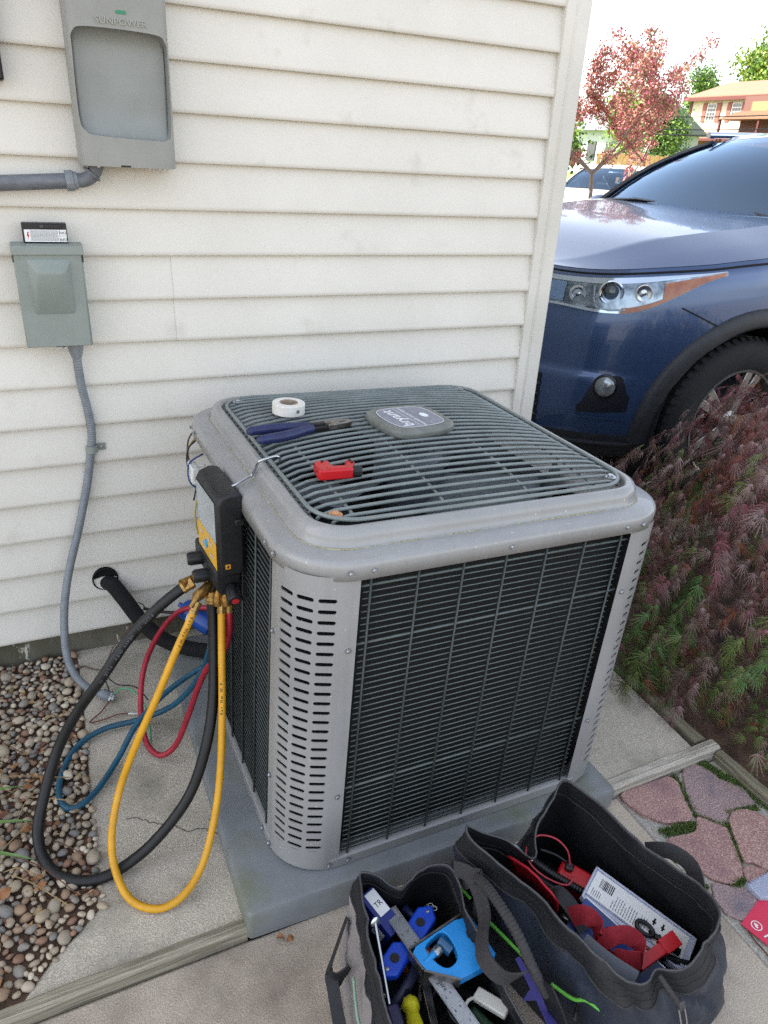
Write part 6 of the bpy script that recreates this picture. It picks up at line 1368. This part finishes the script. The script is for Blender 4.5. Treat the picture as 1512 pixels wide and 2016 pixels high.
    b = MB(); b.grid([[skin(t, z, .004) for z in lin(.44, .90, 8)] for t in lin(-gt, gt, 24)], flip=False); b.build('grille_backing', mat('gloss_black', '#0c0d10', .25), car, smooth=60)
    for z in lin(.48, .88, 6): b = MB(); b.tube([skin(t, z, .014) for t in lin(-gt*.98, gt*.98, 20)], .012, 6); b.build('grille_bar', m_clad, car, smooth=60)
    for sd in (-1, 1): b = MB(); b.tube([skin(gt*1.03+.05*(z-.6)*(z-.6)*8, z, .012, sd) for z in lin(.62, .90, 8)], .013, 8); b.build('grille_surround', m_chrome, car, smooth=60)
    gl_ = t_of_l(.60)
    b = MB(); b.grid([[skin(t, z, .005) for z in lin(.27, .57, 7)] for t in lin(-gl_, gl_, 24)], flip=False); b.build('lower_intake', m_cabin, car, smooth=60)
    for z in (.30, .345, .39, .435, .48, .525): b = MB(); b.tube([skin(t, z, .012) for t in lin(-gl_, gl_, 20)], .008, 6); b.build('intake_bar', m_clad, car, smooth=60)
    tb = t_of_s(.54)
    b = MB(); b.tube([skin(t, .297, .006) for t in lin(-tb, tb, 50)], .010, 6); b.build('lip_edge', m_clad, car, smooth=60)
    # panel gaps
    m_gap = mat('panel_gap', '#050608', .8)
    for sd in (-1, 1):
        b = MB(); b.tube([skin(t_of_s(.52)+(t_of_s(.72)-t_of_s(.52))*k/8, .855-.075*k/8, .0015, sd) for k in range(9)], .0035, 4); b.build('panel_gap', m_gap, car)
        b = MB(); b.tube([skin(t, .972, .001, sd) for t in lin(.02, t_of_s(1.30), 40)], .005, 4); b.build('panel_gap', m_gap, car)
        for s_ in (1.55, 2.62, 3.5): b = MB(); b.tube([skin(t_of_s(s_), z, .001, sd) for z in lin(.36, .97, 12)], .004, 4); b.build('panel_gap', m_gap, car)
    # wipers
    for (a, c_) in (((sc-.02, -.10, zc+.085), (sc+.02, -.66, zc+.065)), ((sc-.02, .62, zc+.070), (sc-.04, .10, zc+.09))):
        a, c_ = Vector(a), Vector(c_); b = MB(); b.tube([a, a.lerp(c_, .5)+Vector((0, 0, .012)), c_], [.013, .010, .006], 6); b.build('wiper', m_blk, car, smooth=60)
    G = []
    for j in range(5):
        v = j/4; G.append([(4.80-.42*v, (.84-.27*v)*u, ztop(4.6)+.01+(1.49-ztop(4.6))*v) for u in lin(-1, 1, 10)])
    b = MB(); b.grid(G); face_out(b.build('rear_window', m_sg, car, smooth=60), (2.6, 0, .8))
    b = MB(); b.grid([[(s_, y, z_) for y in lin(-.56, .56, 6)] for s_, z_ in ((2.05, 1.49), (3, 1.53), (4.3, 1.46))]); b.build('headliner', m_seat, car)
    # cabin
    b = MB(); b.box(1.45, 1.85, -.70, .70, .80, 1.10); b.build('dashboard', m_cabin, car, bevel=.05)
    b = MB(); b.box(1.50, 1.74, -.10, .28, 1.103, 1.108); b.build('dash_paper', m_white, car)
    b = MB(); b.box(1.98, 2.02, -.13, .13, 1.40, 1.47); b.build('rear_view_mirror', m_blk, car, bevel=.015)
    b = MB(); b.box(1.3, 4.5, -.86, .86, .3, .45); b.build('cabin_floor', m_cabin, car)
    for y in (-.38, .38):
        b = MB(); b.box(2.35, 2.85, y-.24, y+.24, .45, .72); b.box(2.78, 2.98, y-.24, y+.24, .65, 1.28); b.box(2.82, 2.94, y-.13, y+.13, 1.26, 1.42); b.build('seat', m_seat, car, bevel=.04)
    b = MB(); b.box(3.55, 3.75, -.66, .66, .6, 1.25); b.build('rear_seat', m_seat, car, bevel=.04)
    b = MB(); b.tube([(2.02+.06*math.cos(k*PI/10), -.38+.19*math.sin(k*PI/10), 1.02+.18*math.cos(k*PI/10)) for k in range(20)], .016, 6, closed=True); b.build('steering_wheel', m_cabin, car, smooth=60)
    b = MB(); b.box(.6, 4.5, -.75, .75, .22, .34); b.build('underbody', m_cabin, car)
    return car
m_navy = mat('slate_blue_metallic', '#33486b', .28, metal=.5, coat=.7, spec=.5)
m_wp = mat('white_car_paint', '#c9c9c7', .35, coat=.8)
suv = make_car('parked_suv', 'slate blue SUV parked nose-in beyond the house corner', (1.73, 1.18, .03), 0, m_navy)
wc = make_car('parked_car', 'white car parked farther down, behind the blossoming tree', (8.02, 8.55, -.16), R(34), m_wp, (1, .95, .97), False)
# ================================================================== laceleaf maple beside the path
def leaf_template():
    V, F = [], []
    def tri(a, b_, c_): o = len(V); V.extend([a, b_, c_]); F.append((o, o+1, o+2))
    for ang, L in zip((-66, -40, -19, 0, 19, 40, 66), (.44, .74, .95, 1.1, .95, .74, .44)):
        a = R(ang); d = np.array([math.cos(a), math.sin(a)]); s_ = np.array([-d[1], d[0]])
        w0 = .020; pts = []
        for k in range(5):
            u = k/4; w_ = .010+.020*math.sin(PI*min(1, u*1.05)) if u < 1 else 0; c0 = d*L*u; pts.append((c0-s_*w_*(1-u*.6), c0+s_*w_*(1-u*.6)))
        for k in range(4):
            (a0, b0), (a1, b1) = pts[k], pts[k+1]; o = len(V); V.extend([a0, b0, b1, a1]); F.append((o, o+1, o+2, o+3))
        for k in range(1, 5):
            u = .22+.16*k; c0 = d*L*u
            for sg in (-1, 1):
                dd = d*.86+s_*sg*.50; tl = .24*L*(1.1-u*.6); tri(c0-d*.020, c0+d*.020, c0+dd*tl)
    return np.array([[p[0], p[1]] for p in V]), F
LT, LF = leaf_template()
m_mp = [mat('maple_burgundy', '#5c3236', .4, col2='#714143', nscale=30, spec=.4), mat('maple_mauve', '#735b5a', .36, col2='#8d7673', nscale=30, spec=.5), mat('maple_rust', '#6d3d2b', .5, col2='#7d4c33', nscale=30, spec=.4),
        mat('maple_olive', '#5a6838', .42, col2='#6d7c44', nscale=30, spec=.4), mat('maple_green', '#42602f', .42, col2='#557540', nscale=30, spec=.4), mat('maple_pink', '#87555d', .45, col2='#774850', nscale=30, spec=.4), mat('maple_brown', '#665148', .5, col2='#7a655a', nscale=30, spec=.4)]
mp = thing('maple_shrub', 'weeping red and green laceleaf maple beside the air conditioner', 'shrub', (2.18, -.60, 0))
rg = np.random.default_rng(4)
AV, AF, AM, TW = [], [], [], []
C0 = np.array([2.315, -.75, 0.]); RX, RY, RZ = .74, .77, .90
nl = 0
def leaf_at(p, f, n_, L, spread, curl, k):
    f = f/np.linalg.norm(f); nn = n_-f*(n_@f); nn /= np.linalg.norm(nn)+1e-9; s_ = np.cross(nn, f); rr_ = np.hypot(LT[:, 0], LT[:, 1])
    AV.append(p+(LT[:, 0:1]*f+LT[:, 1:2]*s_*spread)*L-nn*((rr_**2)*L*curl)[:, None]); AM.append(k)
def pick(g):
    u = rg.random()
    if g > .56: return 0 if u < .34 else 1 if u < .64 else 2 if u < .76 else 5 if u < .83 else 6
    if g > .34: return 1 if u < .22 else 6 if u < .50 else 0 if u < .66 else 5 if u < .74 else 3 if u < .92 else 2
    return 4 if u < .38 else 3 if u < .68 else 6 if u < .88 else 2 if u < .94 else 5
for layer, cnt in ((1.0, 760), (.90, 380), (.77, 180), (1.03, 110)):
    for i in range(cnt):
        az = rg.uniform(0, 2*PI); el = math.asin(rg.uniform(.0, 1.0))
        if layer > 1: az = rg.uniform(R(150), R(300)); el = rg.uniform(.08, .35)
        if layer == 1.0 and math.cos(az-R(205)) < -.3 and rg.random() < .5: continue
        n_ = np.array([math.cos(az)*math.cos(el), math.sin(az)*math.cos(el), math.sin(el)])
        lump = 1+.20*mnoise.noise(Vector(n_*3.0))+.12*mnoise.noise(Vector(n_*6.5)); hr = math.cos(el)**.55
        p = C0+np.array([RX*math.cos(az)*hr, RY*math.sin(az)*hr, RZ*math.sin(el)**.95])*layer*lump
        d = np.array([n_[0]*.9, n_[1]*.9, -.25-.5*math.cos(el)])+rg.normal(0, .30, 3); d /= np.linalg.norm(d)
        g0 = p[2]/.86+.28*mnoise.noise(Vector(p*3.5))+rg.normal(0, .08)-(.22 if layer < 1 else 0)-(.10 if layer < .85 else 0)
        sc_ = rg.uniform(.7, 1.25); kk = pick(g0); tw = []
        for j in range(rg.integers(9, 17)):
            tw.append(tuple(p)); out_ = n_+rg.normal(0, .40, 3); side = np.cross(d, n_); side /= np.linalg.norm(side)+1e-9
            for sg in ((-1, 1) if rg.random() < .6 else (rg.choice([-1, 1]),)):
                f = d*.95+side*sg*rg.uniform(.1, .8)+rg.normal(0, .22, 3)+np.array([0, 0, -.22])
                leaf_at(p+rg.normal(0, .006, 3), f, out_, rg.choice([.024, .034, .044, .052, .062])*sc_*rg.uniform(.85, 1.15), rg.uniform(.40, .85), rg.uniform(.1, .8), kk if rg.random() < .72 else pick(g0))
            d = d+np.array([0, 0, -.10])+rg.normal(0, .07, 3); d /= np.linalg.norm(d); p = p+d*.019
            if p[2] < .025: break
        TW.append(tw)
AVn = np.concatenate(AV); nf_ = len(LT); faces = []
for i in range(len(AV)): faces += [tuple(q+i*nf_ for q in f) for f in LF]
me = bpy.data.meshes.new('foliage'); me.from_pydata(AVn.tolist(), [], faces)
for q in m_mp: me.materials.append(q)
me.polygons.foreach_set('material_index', np.repeat(AM, len(LF)).tolist()); me.update()
o = link('foliage', me, mp, keep=True)
m_twg = mat('maple_twig', '#5a4038', .7)
b = MB()
for tw in TW[::2]:
    if len(tw) > 3: b.tube(tw[::3]+[tw[-1]], .0011, 4)
tag(b.build('outer_twigs', m_twg, mp, keep=True, smooth=60), kind='stuff')
m_bark = mat('maple_bark', '#3d342e', .85, col2='#54483f', nscale=30, bump=.6, bscale=60, bdist=.004)
b = MB(); b.tube(spline([(2.27, -.62, -.02), (2.20, -.60, .15), (2.17, -.63, .32), (2.20, -.60, .46)], 5), [.045-.0014*i for i in range(16)], 10); b.build('trunk', m_bark, mp, keep=True, smooth=60)
for i in range(22):
    a = 2*PI*i/22+.2; q = random.Random(i); e = q.uniform(.45, .60)
    b = MB(); b.tube(spline([(2.27, -.62, .30+.15*q.random()), (2.27+.25*math.cos(a)*e/.5, -.62+.25*math.sin(a)*e/.5, .55+.15*q.random()), (2.27+e*math.cos(a), -.62+e*math.sin(a), .42), (2.27+(e+.05)*math.cos(a), -.62+(e+.05)*math.sin(a), .16)], 6), [.013-.0006*k for k in range(19)], 6); b.build('branch', m_bark, mp, keep=True, smooth=60)

# ================================================================== trees
def tree(name, label, base, h, crown, leafmats, nleaf, lsize, seed, trunk_r=.05, crown_z=.3, group=None, sparse=False, weights=None):
    r_ = random.Random(seed); t = thing(name, label, 'tree', base, group=group); bark = mat('grey_brown_bark', '#75675c', .9, col2='#8a7c70', nscale=12)
    br = []; tips = []
    def grow(p, d, L, rad, depth):
        pts = [p]; q = p
        for k in range(4):
            d = (d+Vector((r_.gauss(0, .13), r_.gauss(0, .13), r_.gauss(.05, .10)))).normalized(); q = q+d*L/4; pts.append(q)
            if depth >= 1: tips.append((q.copy(), d.copy()))
        br.append((pts, rad, rad*.5))
        if depth < 3:
            for k in range(r_.choice([2, 3]) if depth else r_.choice([4, 5, 6])):
                a = r_.uniform(0, 2*PI); up_ = r_.uniform(.35, 1.1) if depth else r_.uniform(.5, 1.2); nd = (Vector((math.cos(a), math.sin(a), up_))+d*.4).normalized(); st = pts[r_.choice([2, 3, 4])] if depth else pts[r_.choice([2, 3, 4])]
                grow(st, nd, L*r_.uniform(.55, .8), rad*.55, depth+1)
    grow(Vector((0, 0, 0)), Vector((0, 0, 1)), h*.42, trunk_r, 0)
    mz = max(p.z for p, _ in tips); mxr = max(math.hypot(p.x, p.y) for p, _ in tips)
    sx, szz = crown/mxr, h/mz
    f = lambda v: (v[0]*sx, v[1]*sx, v[2]*szz)
    b = MB(); 
    pts, r0_, r1_ = br[0]; b.tube([f(p) for p in pts], [r0_, r0_*.9, r0_*.8, r0_*.7, r0_*.55], 8); b.build('trunk', bark, t, smooth=60)
    b = MB()
    for pts, r0_, r1_ in br[1:]: b.tube([f(p) for p in pts], [max(.004, r0_+(r1_-r0_)*k/4) for k in range(5)], 5)
    b.build('limbs', bark, t, smooth=60)
    V = []; F = []; Mi = []; wts = weights or [1]*len(leafmats)
    for i in range(nleaf):
        p, d = r_.choice(tips); p = Vector(f(p)); sp = lsize*(2.2 if not sparse else 1.3)
        p = p+Vector((r_.gauss(0, sp), r_.gauss(0, sp), r_.gauss(0, sp*.8)))
        if p.z < h*crown_z: continue
        a = Vector((r_.gauss(0, 1), r_.gauss(0, 1), r_.gauss(0, .6))).normalized(); c_ = a.orthogonal().normalized(); c_.rotate(Matrix.Rotation(r_.uniform(0, 6.3), 3, a)); L = lsize*r_.uniform(.6, 1.2); wd = a.cross(c_)*L*.36
        o_ = len(V); V += [tuple(p), tuple(p+c_*L*.45+wd), tuple(p+c_*L), tuple(p+c_*L*.45-wd)]; F.append((o_, o_+1, o_+2, o_+3)); Mi.append(r_.choices(range(len(leafmats)), wts)[0])
    me = bpy.data.meshes.new('crown'); me.from_pydata(V, [], F)
    for q in leafmats: me.materials.append(q)
    me.polygons.foreach_set('material_index', Mi); me.update(); link('crown', me, t)
    return t
m_pk = [mat('blossom_pink', '#c9627a', .6), mat('copper_leaf', '#a0685a', .6, col2='#b07a68', nscale=20), mat('bronze_leaf', '#8d6d55', .6), mat('salmon_leaf', '#c08a7c', .6), mat('olive_young_leaf', '#948d5c', .6)]
tree('blossom_tree', 'small pink blossoming tree with coppery leaves behind the SUV', (6.22, 5.80, gz(6.2, 5.8)+.02), 2.85, 1.5, m_pk, 23000, .034, 21, .040, .16, sparse=True, weights=[2, 3, 2, 3, 1])
m_gl = [mat('spring_leaf', '#6f8a34', .6), mat('mid_leaf', '#53722c', .6), mat('dark_leaf', '#33501f', .6)]; m_yl = [mat('yellow_green_leaf', '#9aa048', .6), mat('spring_leaf', '#6f8a34', .6), mat('mid_leaf', '#53722c', .6)]
tree('green_tree', 'dark green tree between the blossom tree and the brick-trimmed house', (30.6, 31.2, .2), 4.4, 1.05, m_gl, 8000, .14, 5, .12, .05)
tree('green_tree', 'tall yellow-green tree rising behind the house roof at the right', (71, 60.0, 1), 13, 4.6, m_yl, 16000, .36, 8, .3, .1)
tree('green_tree', 'low spiky green tree showing over the left end of the house roof', (66.5, 65.0, 1), 9.6, 2.4, m_gl, 8000, .24, 12, .3, .1)
tree('green_tree', 'rounded green tree across the street behind the blossom tree crown', (36, 41, .3), 5.6, 2.0, m_yl, 8000, .2, 31, .15, .1)
tree('green_tree', 'green bush-like tree at the left behind the corner trim', (21.5, 28.5, -.1), 2.9, 2.2, m_gl, 5000, .22, 17, .1, .02)
# ================================================================== houses across the street
m_cream = mat('cream_siding', '#cfc4ae', .8, col2='#c4b9a2', nscale=3); m_rroof = mat('brown_shingle', '#7d5c49', .9, col2='#8f6b56', nscale=14, bump=.4, bscale=30, bdist=.03); m_brick = mat('tan_brick', '#9a6c58', .9, col2='#ad7d66', nscale=20)
m_btrim = mat('brown_trim', '#5f2f28', .7); m_shut = mat('rust_shutter', '#8f5545', .7); m_pane = mat('window_pane', '#2a3036', .1, spec=.8); m_wfr = mat('white_sash', '#d5d2ca', .6); m_bwall = mat('brown_wall', '#6b4a40', .8)
nh = thing('neighbour_house', 'cream two-storey house with rust shutters across the street', 'house', (49.6, 45, .6))
XF = 49.6
def hb(name, x0, x1, y0, y1, z0, z1, mm, bev=0): b = MB(); b.box(x0, x1, y0, y1, z0, z1); return b.build(name, mm, nh, keep=True, bevel=bev)
hb('upper_wall', XF, XF+8, 43.45, 49.6, 3.4, 6.40, m_cream); hb('corner_board', XF-.06, XF+.1, 49.55, 49.75, 3.4, 6.4, m_btrim)
b = MB(); P_ = [(XF-.55, 6.36), (XF+4.0, 7.75), (XF+8.6, 6.36), (XF+8.6, 6.5), (XF+4.0, 7.92), (XF-.55, 6.52)]
b.prism(P_, 36, 50.05, Matrix(((1, 0, 0, 0), (0, 0, 1, 0), (0, 1, 0, 0), (0, 0, 0, 1)))); b.build('roof', m_rroof, nh, keep=True, smooth=0)
hb('fascia', XF-.60, XF-.50, 36, 50.08, 6.22, 6.46, m_btrim)
for yc in (47.45, 45.0):
    w_ = hb('window', XF-.06, XF+.02, yc-.46, yc+.46, 4.88, 6.06, m_wfr)
    for iz in range(4):
        for iy in range(3):
            y0 = yc-.40+iy*.275; z0 = 4.94+iz*.28; b = MB(); b.box(XF-.075, XF-.062, y0, y0+.225, z0, z0+.22); b.build('pane', m_pane, w_, keep=True)
    for s_ in (-1, 1): hb('shutter', XF-.08, XF-.01, yc+s_*.72-.19, yc+s_*.72+.19, 4.78, 6.10, m_shut)
hb('lower_wall', XF-1.6, XF+8, 36, 52.0, .4, 3.45, m_brick)
b = MB(); P_ = [(XF-2.1, 3.42), (XF+.1, 4.02), (XF+.1, 4.16), (XF-2.1, 3.58)]; b.prism(P_, 36, 52.4, Matrix(((1, 0, 0, 0), (0, 0, 1, 0), (0, 1, 0, 0), (0, 0, 0, 1)))); b.build('pent_roof', m_rroof, nh, keep=True, smooth=0); hb('gutter', XF-2.2, XF-2.08, 36, 52.4, 3.38, 3.55, m_btrim)
b = MB(); b.prism([(XF-.5, 3.6), (XF+4, 5.0), (XF+8, 3.6)], 49.8, 52.2, Matrix(((1, 0, 0, 0), (0, 0, 1, 0), (0, 1, 0, 0), (0, 0, 0, 1)))); b.build('side_roof', m_rroof, nh, keep=True)
gd = hb('garage_door', XF-1.66, XF-1.6, 47.6, 51.0, .5, 2.75, m_bwall)
for k in range(4): b = MB(); b.box(XF-1.70, XF-1.662, 47.68, 50.92, .58+k*.54, 1.06+k*.54); b.build('door_panel', m_bwall, gd, keep=True, bevel=.03)
hb('projecting_bay', XF-1.0, XF+3, 36, 43.45, 3.4, 6.36, m_bwall); hb('bay_window', XF-1.06, XF-.98, 41.2, 42.7, 4.9, 6.0, mat('tan_blind', '#8f7650', .6))
b = MB(); P_ = [(44.2, 4.78), (42.2, 5.28), (36, 5.28), (36, 4.78)]; b.prism(P_, XF-2.6, XF-.9, Matrix(((0, 0, 1, 0), (1, 0, 0, 0), (0, 1, 0, 0), (0, 0, 0, 1)))); b.build('porch_roof', m_rroof, nh, keep=True, smooth=0)
for y in (44.0, 40.5): hb('porch_post', XF-2.5, XF-2.35, y-.07, y+.07, .5, 4.8, m_btrim)
# second house, far behind the blossom tree
oh = thing('far_house', 'grey roofed house glimpsed through the blossom tree', 'house', (39, 45.5, .5))
b = MB(); b.box(37.5, 44, 42.5, 50, .4, 3.6); b.build('wall', mat('pale_blue_siding', '#a9adb0', .8), oh, keep=True)
b = MB(); b.prism([(36.9, 3.5), (40.7, 5.6), (44.6, 3.5)], 42.1, 50.4, Matrix(((1, 0, 0, 0), (0, 0, 1, 0), (0, 1, 0, 0), (0, 0, 0, 1)))); b.build('roof', mat('grey_shingle', '#6d6f74', .9, col2='#7d7f84', nscale=10), oh, keep=True, smooth=0)
for y in (43.5, 45.5, 47.5): b = MB(); b.box(37.42, 37.5, y, y+.9, 1.6, 2.8); b.build('window', m_pane, oh, keep=True)
# yellow board fence
m_fen = mat('yellow_fence_wood', '#a58a58', .8, col2='#8f7546', nscale=4)
fe = thing('board_fence', 'sunlit yellow board fence beyond the blossom tree', 'fence', (19.8, 20.6, -.3))
pa, pb_ = Vector((18.7, 21.6, 0)), Vector((21.2, 19.4, 0))
for i in range(22):
    p = pa.lerp(pb_, i/22); q = pa.lerp(pb_, (i+.92)/22); d = (q-p).normalized(); nn_ = Vector((-d.y, d.x, 0))*.02; b = MB(); z0, z1 = gz(p.x, p.y), 1.74+.03*(i % 2)
    b.add([tuple(v) for v in (p-nn_+Vector((0, 0, z0)), q-nn_+Vector((0, 0, z0)), q+nn_+Vector((0, 0, z0)), p+nn_+Vector((0, 0, z0)), p-nn_+Vector((0, 0, z1)), q-nn_+Vector((0, 0, z1)), q+nn_+Vector((0, 0, z1)), p+nn_+Vector((0, 0, z1)))], [(0, 3, 2, 1), (4, 5, 6, 7), (0, 1, 5, 4), (2, 3, 7, 6), (1, 2, 6, 5), (0, 4, 7, 3)]); b.build('fence_board', m_fen, fe, keep=True)
# post lantern
pl_ = thing('post_lantern', 'white post lantern glimpsed through the blossom tree', 'lamp', (16.0, 16.1, gz(16, 16)))
b = MB(); b.cyl((16, 16.1, gz(16, 16)), (16, 16.1, 1.75), .04, 8); b.build('post', m_btrim, pl_, keep=True); b = MB(); b.lathe([(.06, 1.75), (.13, 1.95), (.13, 2.05)], 8, T(16, 16.1, .9) @ Matrix.Diagonal((.6, .6, .5, 1))); b.build('lantern_glass', m_wfr, pl_, keep=True); b = MB(); b.lathe([(.22, 2.05), (.05, 2.16), (0, 2.2)], 8, T(16, 16.1, .9) @ Matrix.Diagonal((.6, .6, .5, 1)), cap=False); b.build('lantern_cap', m_wfr, pl_, keep=True)
# overhead cables in front of the house
for lab_, (p, q) in zip(('highest dark overhead cable crossing in front of the cream house', 'middle dark overhead cable crossing in front of the cream house', 'lowest dark overhead cable crossing in front of the cream house'), (((26.2, 28.6, 3.45), (32, 22.6, 3.95)), ((26.2, 28.6, 2.95), (32, 22.6, 3.40)), ((26.2, 28.6, 2.74), (32, 22.6, 3.16)))):
    p, q = Vector(p), Vector(q); b = MB(); b.tube([p.lerp(q, k/10)-Vector((0, 0, .10*math.sin(PI*k/10))) for k in range(11)], .022, 6); o = b.build('overhead_cable', m_blk, smooth=60); tag(o, lab_, 'cable', 'overhead cables')
